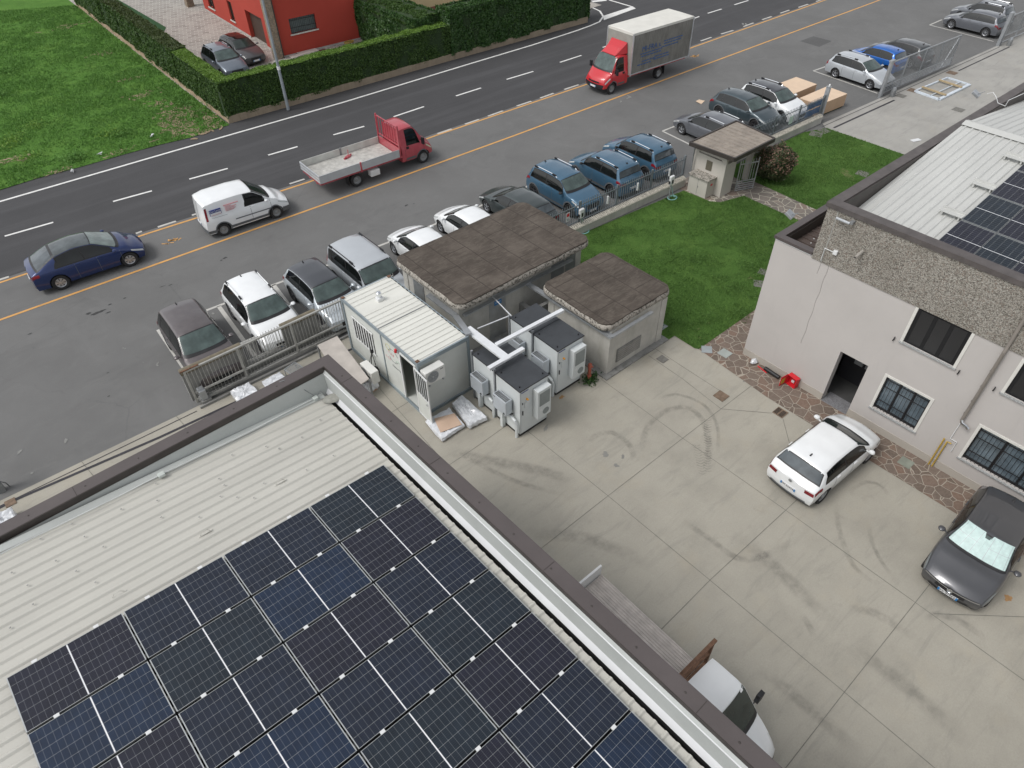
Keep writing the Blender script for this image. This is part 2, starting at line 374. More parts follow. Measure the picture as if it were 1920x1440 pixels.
M_TAUPE = mk('taupe downpipe', (.25, .225, .2), .5, .2, var=.1)
M_BROWND = mk('dark brown door', (.06, .035, .025), .6, var=.2, scale=5)
M_BLUE = mk('blue sticker', (.03, .2, .48), .5, var=.06)
M_NAVY = mk('navy print', (.03, .05, .22), .5, var=.1)
M_PINKP = mk('faded red print', (.6, .25, .27), .5, var=.1)
M_PRINTB = mk('faded blue tarp print', (.05, .12, .3), .7, var=.2, scale=10)
M_BINGREEN = mk('green bin plastic', (.02, .075, .04), .5, var=.1)
M_BLUET = mk('blue sheet', (.03, .14, .36), .6, var=.15, scale=6)
M_WRAP = mk('white shrink wrap', (.68, .7, .73), .28, 0, coat=.3, var=.16, scale=7, bump=1.0, bscale=9)
M_HOSE = mk('pale teal hose', (.25, .5, .47), .4, var=.1)
M_BEIGEP = mk('dusty beige panel', (.44, .405, .37), .7, var=.14, scale=2)
M_SHADE = mk('foil sunshade', (.5, .64, .62), .4, 0, var=.12, scale=9)
M_BRICKCAP = mk('cream coping bricks', (.55, .52, .45), .85, var=.25, scale=9)
def glassm(name, c, r=.06, spec=.6):
    t = NT(name, r, 0, spec); t.base(t.ramp(t.noise(2.2, 3), [(.35, sc(c, .7)), (.7, sc(c, 1.25))])); return t.m
G_SIDE = glassm('dark side glass', (.008, .01, .01))
G_WIND = glassm('grey green windscreen', (.075, .105, .1), .08)
G_DARKW = glassm('dark windscreen', (.03, .042, .038), .08)
G_REAR = glassm('grey rear glass', (.075, .09, .1), .08)
G_ROOF = glassm('glass roof', (.09, .105, .11), .05)
G_WIN = glassm('window pane', (.05, .06, .065), .08)
M_HEAD = glassm('headlamp lens', (.5, .52, .52), .1)
M_HEADD = glassm('smoked headlamp lens', (.2, .22, .23), .1)
M_TAIL = glassm('red tail lamp lens', (.22, .012, .02), .15)
M_PLATE = mk('number plate white', (.7, .71, .72), .4, var=.02)
def paint(name, c, metal=.35, rough=.32, var=.04, dirt=0):
    t = NT(name, rough, metal, .5, .8)
    k = t.ramp(t.noise(1.5, 4), [(.3, sc(c, 1-var)), (.7, sc(c, 1+var))])
    if dirt: k = t.mix(t.ramp(t.noise(3, 6, .7), [(.4, 0.), (.75, dirt)]), k, (.3, .28, .25))
    t.base(k); return t.m
PA = dict(white=paint('white car paint', (.8, .82, .83), 0, .3), navy=paint('navy car paint', (.012, .03, .12), .35), brown=paint('grey brown car paint', (.11, .095, .098), .4, dirt=.12),
 silver=paint('silver car paint', (.5, .53, .56), .3), silverblue=paint('pale silver car paint', (.55, .6, .64), .25), darkgreen=paint('black green car paint', (.055, .07, .072), .4), steelblue=paint('steel blue car paint', (.06, .14, .22), .3),
 grey=paint('grey car paint', (.16, .17, .19), .45), slate=paint('slate car paint', (.06, .085, .1), .4), blue=paint('bright blue car paint', (.015, .13, .48), .35), gun=paint('gunmetal car paint', (.1, .105, .11), .45),
 vw=paint('graphite car paint', (.095, .097, .105), .5), audi=paint('blue grey car paint', (.17, .2, .24), .5), merc=paint('dark magno paint', (.085, .085, .09), .45, .45), red=paint('truck red paint', (.55, .02, .03), 0, .35), fred=paint('faded red paint', (.42, .055, .075), 0, .45, .15, .1),
 blackroof=paint('black roof paint', (.05, .055, .065), .1, .3))
# ------------------------------------------------------------------ vehicles
class Shell:
    """smooth car body: a surface over station x and section parameter v (0 sill .. 5 beltline .. 7 roof edge .. 10 centre line)"""
    def __init__(s, L, W, H, top, belt, gc=.2, roofw=.7, bow=.2, bowr=.1, tf=.13, tr=.07, rakef=.3, raker=.12, smooth=2, tuckl=.9):
        s.L, s.W, s.H, s.gc, s.roofw = L, W, H, gc, roofw; s.bow, s.bowr, s.rf, s.rr = bow, bowr, rakef, raker
        n = 73; s.xs = np.linspace(-L/2, L/2, n)
        zt = np.interp(s.xs, [p[0] for p in top], [p[1] for p in top]); zb = np.interp(s.xs, [p[0] for p in belt], [p[1] for p in belt])
        for _ in range(smooth):
            z2 = zt.copy(); z2[1:-1] = zt[:-2]*.25+zt[1:-1]*.5+zt[2:]*.25; zt = z2
            z2 = zb.copy(); z2[1:-1] = zb[:-2]*.25+zb[1:-1]*.5+zb[2:]*.25; zb = z2
        s.zt = zt; s.zb = np.minimum(zb, zt-.03)
        a = np.clip((s.xs-(L/2-tuckl))/tuckl, 0, 1); b = np.clip((-(L/2-.8)-s.xs)/.8, 0, 1)
        s.hw = W/2*(1-tf*a**2.3-tr*b**2.3)
    def sec(s, x, v):
        zt = np.interp(x, s.xs, s.zt); zb = np.interp(x, s.xs, s.zb); w = np.interp(x, s.xs, s.hw); H = s.H; g = s.gc
        h = min(1, max(0, (zt-zb)/(H-np.max(s.zb)+1e-6))); wb = .955*w; wr = wb+(s.roofw*w-wb)*h
        k = min(1, max(.25, (zt-zb)/.16)); zr = zt-.075*k
        if zr < zb+.004: zr = zb+.004
        rows = [(.84*w, g), (.95*w, g+.05), (w-.012, g+.24), (w, max(g+.3, zb-.3)), (.988*w, zb-.07), (wb, zb), ((wb+wr)/2+.018*h, (zb+zr)/2), (wr, zr), (.87*wr, zt-.028*k), (.45*wr, zt-.004), (0, zt+.01)]
        i = min(9, int(v)); f = v-i; y = rows[i][0]*(1-f)+rows[i+1][0]*f; z = rows[i][1]*(1-f)+rows[i+1][1]*f
        return y, z
    def bend(s, x, y, z):
        q = (y/(s.W/2))**2; a = min(1, max(0, (x-(s.L/2-1.1))/1.1)); b = min(1, max(0, (-(s.L/2-.9)-x)/.9)); a = a*a*(3-2*a); b = b*b*(3-2*b)
        X = x-s.bow*q*a-s.rf*a*max(0, z-.55)-.1*a*min(1, max(0, (.42-z)/.3))
        X = X+s.bowr*q*b+s.rr*b*max(0, z-.62)+.07*b*min(1, max(0, (.42-z)/.3))
        return X, y, z
    def pt(s, x, v, side=1):
        y, z = s.sec(x, v); return Vector(s.bend(x, y*side, z))
    def end(s, sgn, u, z):
        """point on the front (+1) or rear (-1) face, u in -1..1 across, z height"""
        x = sgn*s.L/2; vv = np.linspace(0, 10, 41); q = [s.sec(x, t) for t in vv]; zs = [p[1] for p in q]; ys = [p[0] for p in q]
        y = float(np.interp(z, zs[:33], ys[:33])); return Vector(s.bend(x, y*u, z))
    def body(s, mats, wheels, wr, roofmat=None, xroof=None):
        b = MB(); nv = [0, 1, 2, 3, 4, 5, 6, 7, 8, 9, 10]; n = len(s.xs); m = len(nv)
        idx = {}
        for side in (1, -1):
            for i, x in enumerate(s.xs):
                for j, v in enumerate(nv):
                    if j == m-1 and side == -1: idx[(i, j, -1)] = idx[(i, j, 1)]; continue
                    idx[(i, j, side)] = len(b.v); b.v.append(tuple(s.pt(x, v, side)))
        def face(q, mt=0): b.f.append(q); b.m.append(mt)
        for side in (1, -1):
            for i in range(n-1):
                for j in range(m-1):
                    q = [idx[(i, j, side)], idx[(i+1, j, side)], idx[(i+1, j+1, side)], idx[(i, j+1, side)]]
                    mt = 1 if j < 1 else 0
                    if roofmat and j >= 7 and xroof[0] < s.xs[i] < xroof[1]: mt = 2
                    face(q[::-1] if side == 1 else q, mt)
        for i in range(n-1): face([idx[(i, 0, 1)], idx[(i+1, 0, 1)], idx[(i+1, 0, -1)], idx[(i, 0, -1)]], 1)
        for sgn, i in ((1, n-1), (-1, 0)):
            K = 8; prev = None
            for j in range(m):
                row = []
                for k in range(K+1):
                    u = 1-2*k/K
                    if k == 0: row.append(idx[(i, j, 1)])
                    elif k == K: row.append(idx[(i, j, -1)])
                    elif j == m-1: row.append(idx[(i, j, 1)])
                    else:
                        y, z = s.sec(s.xs[i], j); row.append(len(b.v)); b.v.append(tuple(s.bend(s.xs[i], y*u, z)))
                if prev:
                    for k in range(K):
                        q = [prev[k], prev[k+1], row[k+1], row[k]]
                        q2 = [];
                        for e in q:
                            if e not in q2: q2.append(e)
                        if len(q2) > 2: face(q2 if sgn == -1 else q2[::-1], 1 if j <= 1 else 0)
                prev = row
        mm = list(mats)+([roofmat] if roofmat else [])
        o = b.build('body', mm, None, smooth=True, ang=40); fix_normals(o)
        # wheel arches cut out of the shell
        c = MB()
        for wx in wheels:
            for sy in (1, -1):
                c.lathe([(0.001, sy*(s.W/2+.15)), (wr*1.16, sy*(s.W/2+.15)), (wr*1.16, sy*(s.W/2-.34)), (0.001, sy*(s.W/2-.34))], 28, 'y', (wx, 0, wr*1.02))
        c.m = [1]*len(c.f); co = c.build('cut', mm[:2]); 
        import bmesh
        bm = bmesh.new(); bm.from_mesh(co.data); bmesh.ops.remove_doubles(bm, verts=bm.verts, dist=.003); bmesh.ops.recalc_face_normals(bm, faces=bm.faces); bm.to_mesh(co.data); bm.free()
        co.data.polygons.foreach_set('material_index', [1]*len(co.data.polygons))
        md = o.modifiers.new('b', 'BOOLEAN'); md.object = co; md.operation = 'DIFFERENCE'; md.solver = 'EXACT'
        bpy.context.view_layer.update()
        me = bpy.data.meshes.new_from_object(o.evaluated_get(bpy.context.evaluated_depsgraph_get()))
        if len(me.polygons) > 200: o.modifiers.clear(); o.data = me
        bpy.data.objects.remove(co)
        o.data.polygons.foreach_set('use_smooth', [True]*len(o.data.polygons)); o.data.set_sharp_from_angle(angle=R(38))
        return o
    def patch(s, b, fn, nu, nv, off, side=1):
        """fn(a,c) -> (x,v); adds a thin skin lying off metres outside the shell"""
        vs = []
        for i in range(nu+1):
            for j in range(nv+1):
                x, v = fn(i/nu, j/nv); p = s.pt(x, v, side); dx = s.pt(x+.02, v, side)-s.pt(x-.02, v, side)
                v0, v1 = max(0, v-.06), min(9.98, v+.06); dv = s.pt(x, v1, side)-s.pt(x, v0, side); nn = dx.cross(dv)*(-side)
                if nn.length < 1e-9: nn = Vector((0, side, 1))
                nn.normalize()
                if nn.dot(Vector((0, p.y, p.z-.5))) < 0 and abs(nn.x) < .6: nn = -nn
                vs.append(tuple(p+nn*off))
        fs = []
        for i in range(nu):
            for j in range(nv):
                a = i*(nv+1)+j; q = (a, a+nv+1, a+nv+2, a+1); fs.append(q if side == -1 else q[::-1])
        b.add(vs, fs)
    def endpatch(s, b, sgn, u0, u1, z0, z1, off, nu=6, taper=0.0):
        vs = []
        for i in range(nu+1):
            for j in range(3):
                t = j/2; u = (u0+(u1-u0)*i/nu)*(1-taper*(1-t)); p = s.end(sgn, u, z0+(z1-z0)*t); vs.append((p.x+sgn*off, p.y, p.z))
        fs = []
        for i in range(nu):
            for j in range(2):
                a = i*3+j; q = (a, a+3, a+4, a+1); fs.append(q if sgn == 1 else q[::-1])
        b.add(vs, fs)
WHEELS = {}
def wheel(parent, x, y, r, side, style='alloy', w=.21):
    key = (round(r, 3), side, style, w)
    if key not in WHEELS:
        b = MB(); h = w/2
        b.lathe([(r*.62, -h*.8), (r*.9, -h), (r, -h*.75), (r, h*.75), (r*.9, h), (r*.62, h*.8)], 28, 'y')
        me = b.build('wheel', M_RUBBER, smooth=True).data; bpy.data.objects.remove(bpy.data.objects[-1] if False else [o for o in bpy.data.objects if o.data == me][0])
        q = MB(); yo = side*h*.72
        q.mat(1).lathe([(.001, yo*.35), (r*.6, yo*.35)], 24, 'y')
        q.mat(0).lathe([(r*.66, yo*.95), (r*.62, yo*1.08), (r*.57, yo*.95), (r*.56, yo*.4)], 28, 'y')
        q.lathe([(.001, yo*1.0), (r*.14, yo*1.0), (r*.17, yo*.6)], 14, 'y')
        if style == 'steel':
            q.lathe([(r*.12, yo*.8), (r*.34, yo*.45), (r*.5, yo*.8), (r*.57, yo*.6)], 24, 'y')
        else:
            ns = {'alloy': 5, 'multi': 9, 'aero': 7, 'darkalloy': 5}[style]; ww = {'alloy': .2, 'multi': .11, 'aero': .3, 'darkalloy': .2}[style]
            for k in range(ns):
                a = 2*math.pi*k/ns+.3; ca, sa = math.cos(a), math.sin(a); r0, r1 = r*.12, r*.58; w0, w1 = r*ww*.5, r*ww*.85
                if style == 'aero': w0, w1 = r*.08, r*.4
                vs = []
                for yy in (yo*.95, yo*.55):
                    for rr, sg, ww_ in ((r0, -1, w0), (r0, 1, w0), (r1, 1, w1), (r1, -1, w1)): vs.append((rr*ca-sg*ww_/2*sa, yy, rr*sa+sg*ww_/2*ca))
                q.add(vs, [(0, 1, 2, 3), (0, 4, 5, 1), (1, 5, 6, 2), (2, 6, 7, 3), (3, 7, 4, 0)])
        m0 = M_RIMD if style == 'darkalloy' else M_GALVD if style == 'steel' else M_RIM
        o2 = q.build('rim', [m0, M_BLACK]); fix_normals(o2); me2 = o2.data; bpy.data.objects.remove(o2)
        WHEELS[key] = (me, me2)
    me, me2 = WHEELS[key]
    o = bpy.data.objects.new('wheel', me); link(o, parent); o.location = (x, y, r)
    o2 = bpy.data.objects.new('rim', me2); link(o2, o); return o
def plate_on(S, root, sgn, z, mats=None, txt=None, u=.0, w=.52):
    p = S.end(sgn, u, z); b = MB(); x = p.x+sgn*.016
    b.mat(0).box(min(x, x-sgn*.02), max(x, x-sgn*.02), p.y-w/2, p.y+w/2, z-.055, z+.055)
    for s_ in (-1, 1): b.mat(1).box(min(x+sgn*.003, x), max(x+sgn*.003, x), p.y+s_*w/2-(.05 if s_ > 0 else 0), p.y+s_*w/2+(.05 if s_ < 0 else 0), z-.055, z+.055)
    o = b.build('number_plate', [M_PLATE, M_BLUE], root)
    if txt:
        m4 = frame4((x+sgn*.004, p.y, z-.036), (0, sgn, 0), (0, 0, 1)); lettering(txt, .1, M_BLACK, o, m4, align='CENTER', thick=.001)
    return o
def mirror(S, root, x, m, sides=(1, -1), big=1.0):
    for sd_ in sides:
        p = S.pt(x, 5.15, sd_); b = MB(); k = big
        b.tube([(p.x, p.y-sd_*.03, p.z+.02), (p.x-.02, p.y+sd_*.1*k, p.z+.05)], .022, 6)
        vs = []; n = 10
        for i, (t, r_) in enumerate([(-.07, .35), (-.05, .85), (0, 1), (.06, .8), (.1, .3)]):
            for q in range(n):
                a = 2*math.pi*q/n; vs.append((p.x+t*k, p.y+sd_*(.15*k)+math.cos(a)*.1*r_*k, p.z+.08*k+math.sin(a)*.065*r_*k))
        b.add(vs, [(i*n+q, i*n+(q+1) % n, (i+1)*n+(q+1) % n, (i+1)*n+q) for i in range(4) for q in range(n)]+[tuple(range(n)), tuple(4*n+q for q in range(n))])
        b.build('mirror', m, root, smooth=True)
def car(name, label, kind, pm, x, y, rz, L=4.3, W=1.8, H=1.5, fc=1.15, fr=1.95, rr=.35, rb=.1, hf=.72, hc=.97, belt=.93, wbase=2.6, fo=.85, R_=.32, style='alloy', windows=3, roofw=.7,
        wind=None, rails=None, cladding=False, roofmat=None, grille=(.32, .47, .62), plates=(1, 1), tail='side', group=None, txt=None, shape='hatch', antenna=True, headmat=None, gc=.2, xtra=None, cat='car', rearglass=True, pillars=True, bow=.2):
    """x,y centre, rz heading; fc cowl / fr roof start measured from the nose; rr roof end / rb glass foot measured from the tail"""
    root = thing(name, label, cat, (x, y, 0), rz, group); a = L/2
    top = [(-a, hc-.13 if shape != 'van' else H-.12), (-a+rb, hc+.02 if shape != 'van' else H-.06), (-a+rr, H-.08), (-a+rr+.55, H-.015), (a-fr-.7, H), (a-fr, H-.055), (a-fc, hc), (a-fc+.35, hc-.035), (a-.35, hf+.05), (a-.12, hf-.02), (a, hf-.14)]
    if shape == 'notch': top = [(-a, hc-.08), (-a+.25, hc+.04), (-a+rr, H-.1), (-a+rr+.6, H-.015), (a-fr-.6, H), (a-fr, H-.055), (a-fc, hc), (a-fc+.35, hc-.03), (a-.35, hf+.05), (a-.12, hf-.02), (a, hf-.14)]
    bl = [(-a, belt+.02), (a-fc, belt-.02), (a-.4, hf-.03), (a, hf-.2)]
    S = Shell(L, W, H, top, bl, gc=gc, roofw=roofw, bow=bow if hf < .82 else bow*.75, tf=.12 if hf < .82 else .08, smooth=2)
    wx = (a-fo, a-fo-wbase)
    xr = (-a+rr*.8, a-fr+.02) if roofmat else None
    b = S.body([pm, M_BLACK], wx, R_, roofmat, xr); b.parent = root
    for X in wx:
        for sy in (1, -1): wheel(root, X, sy*(W/2-.12), R_, sy, style)
    # glass
    wm = wind or G_WIND
    g = MB(); xf0, xf1 = a-fc-.05, a-fr+.02
    for sd_ in (1, -1): S.patch(g, lambda u, v: (xf0+(xf1-xf0)*u-(.13*(1-u)+.05*u)*((1-v))**2, 7.08+2.92*v), 10, 6, .004, sd_)
    g.build('windscreen_border', M_BLACK, root, smooth=True, ang=60); g = MB()
    for sd_ in (1, -1): S.patch(g, lambda u, v: (xf0-.03+(xf1-xf0+.07)*u-(.13*(1-u)+.05*u)*((1-v))**2, 7.3+2.7*v), 10, 6, .009, sd_)
    g.build('windscreen', wm, root, smooth=True, ang=60)
    tr_ = MB()
    for sd_ in (1, -1): S.patch(tr_, lambda u, v: (xf0+.10-.1*u-.15*(1-v)**2, 7.15+2.85*v), 2, 6, .009, sd_)
    tr_.build('wiper_cowl', M_BLACK, root, smooth=True, ang=60)
    if rearglass:
        g = MB(); q0, q1 = (-a+rb+.02, -a+rr-.02)
        if shape == 'van': q0 = None
        if q0 is not None and q1-q0 > .08:
            for sd_ in (1, -1): S.patch(g, lambda u, v: (q0+(q1-q0)*u, 7.1+2.9*v), 6, 5, .005, sd_)
            g.build('rear_window_border', M_BLACK, root, smooth=True, ang=60); g = MB(); dq = (q1-q0)*.1
            for sd_ in (1, -1): S.patch(g, lambda u, v: (q0+dq+(q1-q0-2*dq)*u, 7.45+2.55*v), 6, 5, .009, sd_)
            g.build('rear_window', G_REAR, root, smooth=True, ang=60)
    # side windows
    if windows:
        wz = windows == 1
        x1 = a-fc-.28; x0 = -a+rr*.75+.1; 
        if shape == 'van' and windows > 1: x0 = -a+.15
        if wz: x0 = a-fc-1.35
        for sd_ in (1, -1):
            t = MB(); S.patch(t, lambda u, v: (x0+(x1-x0)*u-(.0 if u < 1 else 0)+(.3*v*v if u == 0 else 0)-.12*v*u, 5.08+1.86*v), 16, 4, .004, sd_)
            t.build('window_trim', M_BLACK, root, smooth=True, ang=60)
            cuts = {2: [0, .5, 1], 3: [0, .2, .58, 1], 1: [0, 1]}[windows]
            for i in range(len(cuts)-1):
                t = MB(); u0, u1 = cuts[i]+.012, cuts[i+1]-.012
                S.patch(t, lambda u, v: (x0+(x1-x0)*(u0+(u1-u0)*u)+(.3*v*v if (u0+(u1-u0)*u) < .03 else 0)-.12*v*(u0+(u1-u0)*u), 5.2+1.6*v), 8, 4, .008, sd_)
                t.build('side_window', G_SIDE, root, smooth=True, ang=60)
    # door seams and handles
    t = MB()
    for sd_ in (1, -1):
        for xx in ([a-fc-.1, a-fc-1.05, a-fc-1.95] if windows != 1 else [a-fc-.1, a-fc-1.1]):
            if xx > -a+.5: S.patch(t, lambda u, v: (xx-.008+.016*u, 1.2+3.8*v), 1, 6, .003, sd_)
    t.build('door_seam', M_GPLAST, root)
    for sd_ in (1, -1):
        for xx in ([a-fc-.95, a-fc-1.85] if windows != 1 else [a-fc-1.0]):
            if xx > -a+.6:
                p = S.pt(xx, 4.35, sd_); h = MB(); h.box(p.x-.09, p.x+.09, p.y-.015, p.y+.02 if sd_ > 0 else p.y+.015, p.z-.015, p.z+.015)
                if sd_ < 0: h = MB(); h.box(p.x-.09, p.x+.09, p.y-.02, p.y+.015, p.z-.015, p.z+.015)
                h.build('door_handle', pm, root)
    # lights
    hm = headmat or M_HEAD
    for sd_ in (1, -1):
        t = MB(); S.patch(t, lambda u, v: (a-.52+.5*u, 4.25+v*(1.0+.5*u)), 5, 3, .008, sd_)
        t.build('headlight', hm, root, smooth=True, ang=60)
        t = MB()
        if tail == 'tall': S.patch(t, lambda u, v: (-a+.02+.1*u, 3.6+3.0*v), 2, 6, .008, sd_)
        else: S.patch(t, lambda u, v: (-a+.01+.3*u, 3.7+1.1*v), 4, 3, .009, sd_)
        t.build('tail_light', M_TAIL, root, smooth=True, ang=60)
    for u0_, u1_ in ((.98, .62), (-.62, -.98)):
        t = MB(); S.endpatch(t, -1, u0_, u1_, hc-.3, hc-.18, .01)
        if tail != 'tall': t.build('tail_light', M_TAIL, root)
    t = MB(); gz = grille
    S.endpatch(t, 1, -.72, .72, gc+.04, gz[0], .012, taper=.1); t.build('air_intake', M_BLACK, root); t = MB(); S.endpatch(t, 1, -.5, .5, gz[1]-.03, min(gz[2], hf-.18), .012); t.build('grille', M_BLACK, root)
    t = MB(); S.endpatch(t, -1, -.8, .8, gc+.04, .34, .012); t.build('bumper_trim', M_GPLAST, root)
    if plates[0]: plate_on(S, root, 1, .40, txt=txt if plates[0] == 2 else None)
    if plates[1]: plate_on(S, root, -1, .55 if shape != 'van' else .62, txt=txt if plates[1] == 2 else None)
    mirror(S, root, a-fc-.32, pm if not cladding else (M_BLACK if cladding == 2 else pm))
    if cladding:
        for sd_ in (1, -1):
            t = MB()
            S.patch(t, lambda u, v: (wx[1]+R_*1.25+(wx[0]-wx[1]-2.5*R_)*u, .05+1.9*v), 8, 3, .006, sd_)
            for X in wx:   # arch lips
                n = 14; vs = []
                for i in range(n+1):
                    an = R(-8)+R(196)*i/n
                    for rr_ in (1.17, 1.36):
                        px_ = X+math.cos(an)*R_*rr_; pz_ = max(gc+.01, R_*1.02+math.sin(an)*R_*rr_)
                        vv = np.linspace(0, 5, 26); zz = [S.sec(px_, q)[1] for q in vv]; v_ = float(np.interp(pz_, zz, vv)); q = S.pt(px_, v_, sd_); vs.append((q.x, q.y+sd_*.012, q.z))
                t.add(vs, [(2*i, 2*i+2, 2*i+3, 2*i+1) if sd_ > 0 else (2*i+1, 2*i+3, 2*i+2, 2*i) for i in range(n)])
            t.build('wheel_arch_trim', M_GPLAST, root)
    if rails:
        for sd_ in (1, -1):
            ps = []
            for k in range(9):
                xx = -a+rr+.15+(L-fr-rr-.45)*k/8; p = S.pt(xx, 7.35, sd_); ps.append((p.x, p.y, p.z+(.055 if 0 < k < 8 else .0)))
            t = MB(); t.tube(ps, .022, 6); o = t.build('roof_rail', rails, root, smooth=True)
            for q in (ps[1], ps[7]): f_ = MB(); f_.box(q[0]-.12, q[0]+.12, q[1]-.028, q[1]+.028, q[2]-.07, q[2]+.026); f_.build('rail_foot', M_BLACK, o)
    if antenna:
        p = S.pt(-a+rr+.28, 10); t = MB()
        t.add([(p.x+.1, -.02, p.z-.01), (p.x+.1, .02, p.z-.01), (p.x-.06, .03, p.z-.01), (p.x-.06, -.03, p.z-.01), (p.x-.06, 0, p.z+.09)], [(0, 1, 4), (1, 2, 4), (2, 3, 4), (3, 0, 4)]); t.build('antenna', M_BLACK, root)
    if xtra: xtra(S, root, a)
    return root, S
def place_by(pt2, loc2, rz):
    """centre of a vehicle whose local point loc2 lies at world pt2"""
    a = R(rz); return (pt2[0]-(loc2[0]*math.cos(a)-loc2[1]*math.sin(a)), pt2[1]-(loc2[0]*math.sin(a)+loc2[1]*math.cos(a)))
def by_ws(px, py, z, L, fr, rz): return place_by(P2(px, py, z), (L/2-fr, 0), rz)
def by_wheel(px, py, lx, ly, rz): return place_by(P2(px, py), (lx, ly), rz)
# ------------------------------------------------------------------ the cars
GR_P = 'cars parked nose to the boundary fence'
# blue crossover driving along the kerb lane
x, y = by_wheel(250, 499, 4.75/2-.85, -.92, -3.5)
car('crossover', 'dark blue crossover with full glass roof standing in the orange lined lane, farthest left', 'x', PA['navy'], x, y, -3.5, L=4.75, W=1.9, H=1.62, fc=1.0, fr=2.05, rr=1.25, rb=.22, hf=.78, hc=1.06, belt=.98, wbase=2.89, fo=.86, R_=.35, style='aero', windows=2, shape='notch', roofmat=G_ROOF, wind=glassm('pale windscreen', (.17, .21, .2), .08), plates=(0, 1), antenna=False, grille=(.36, .4, .45), roofw=.66)
# brown MPV
x, y = by_ws(366, 618, 1.6, 4.45, 1.85, -92)
car('parked_car', 'grey brown tall family car with roof aerial, parked leftmost behind the old concrete wall', 'x', PA['brown'], x, y, -92, L=4.4, W=1.85, H=1.66, fc=1.05, fr=1.85, rr=.3, rb=.12, hf=.86, hc=1.08, belt=1.02, wbase=2.7, R_=.34, windows=3, roofw=.72, cladding=True, wind=G_WIND, group=GR_P)
x, y = by_ws(489, 560, 1.55, 4.4, 1.8, -92)
car('parked_car', 'white sport utility car between the grey brown car and the black roofed car', 'x', PA['white'], x, y, -92, L=4.4, W=1.85, H=1.62, fc=1.05, fr=1.8, rr=.4, rb=.14, hf=.86, hc=1.06, belt=1.0, wbase=2.65, R_=.34, style='darkalloy', windows=3, cladding=True, rails=PA['white'], group=GR_P)
x, y = by_ws(609, 527, 1.5, 4.25, 1.75, -90)
car('parked_car', 'pale silver crossover with black roof, nose beside the site cabin', 'x', PA['silverblue'], x, y, -90, L=4.25, W=1.78, H=1.54, fc=1.05, fr=1.75, rr=.42, rb=.14, hf=.84, hc=1.02, belt=.98, wbase=2.6, R_=.34, style='darkalloy', windows=2, roofmat=PA['blackroof'], cladding=True, group=GR_P)
x, y = by_ws(702, 492, 1.76, 4.35, 1.45, -90)
car('parked_van', 'silver high roofed passenger van with black roof rails behind the site cabin', 'x', PA['silver'], x, y, -90, L=4.3, W=1.8, H=1.8, fc=.85, fr=1.45, rr=.12, rb=.03, hf=.88, hc=1.14, belt=1.06, wbase=2.7, fo=.85, R_=.32, windows=3, roofw=.86, shape='hatch', rails=M_BLACK, cat='van', tail='tall', group=GR_P, antenna=False)
for px, py, lb in ((739, 477, 'white hatchback nose to the road behind the big flat roof, next to the silver van'), (826, 436, 'white hatchback nose to road behind the big flat roof, next to the dark low car')):
    x, y = by_wheel(px, py, 4.05/2-.8, .85, 87)
    car('parked_car', lb, 'x', PA['white'], x, y, 87, L=4.05, W=1.75, H=1.46, fc=1.0, fr=1.75, rr=.4, rb=.12, hf=.76, hc=.99, belt=.93, wbase=2.52, fo=.8, R_=.31, windows=2, wind=G_DARKW, group='white hatchbacks behind the big flat roof')
x, y = by_wheel(914, 399, 4.3/2-.85, .86, 88)
car('parked_car', 'dark green black low car, half hidden by the big flat roof', 'x', PA['darkgreen'], x, y, 88, L=4.45, W=1.8, H=1.45, fc=1.2, fr=2.0, rr=.5, rb=.15, hf=.74, hc=.97, belt=.92, wbase=2.65, fo=.85, R_=.32, windows=3, wind=G_DARKW, antenna=False)
def bluesuv(px, py, lx, ly, rz, lb, ws=None):
    x, y = by_wheel(px, py, lx, ly, rz) if ws is None else by_ws(px, py, *ws)
    return car('parked_car', lb, 'x', PA['steelblue'], x, y, rz, L=4.15, W=1.8, H=1.64, fc=1.0, fr=1.65, rr=.3, rb=.12, hf=.92, hc=1.08, belt=1.02, wbase=2.67, fo=.78, R_=.34, style='darkalloy', windows=2, roofw=.76, cladding=2, rails=M_CHROME, group='steel blue sport utility cars by the lawn fence', grille=(.4, .55, .72))
bluesuv(1000, 369, -4.15/2+.7, -.88, -91, 'steel blue sport utility car facing the lawn, nearest to the big flat roof')
bluesuv(1078, 335, 4.15/2-.78, .88, 88, 'steel blue sport utility car, middle one of the three, nose to the road')
bluesuv(1078, 335, 4.15/2-.78, .88, 88, 'steel blue sport utility car, rightmost of the three, nose to the road')
_o = [o for o in bpy.data.objects if o.get('label', '').startswith('steel blue') and 'rightmost' in o['label']][0]
_o.location.x += 2.73; _o.location.y += .08
x, y = by_wheel(1276, 252, 4.55/2-.9, .86, 86)
car('parked_car', 'grey estate car with silver rails, nose to the road behind the gatehouse roof', 'x', PA['grey'], x, y, 86, L=4.55, W=1.8, H=1.48, fc=1.1, fr=1.9, rr=.4, rb=.12, hf=.74, hc=.97, belt=.92, wbase=2.7, fo=.9, R_=.32, windows=3, rails=M_ALU, wind=G_DARKW, antenna=False)
x, y = by_ws(1415, 183, 1.48, 4.5, 1.85, -92)
car('parked_car', 'dark slate hatchback crossover facing the fence, left of the white one', 'x', PA['slate'], x, y, -92, L=4.4, W=1.83, H=1.5, fc=1.1, fr=1.9, rr=.45, rb=.14, hf=.8, hc=1.0, belt=.95, wbase=2.65, R_=.34, style='darkalloy', windows=3, cladding=True, group=GR_P)
x, y = by_ws(1466, 166, 1.6, 4.4, 1.8, -92)
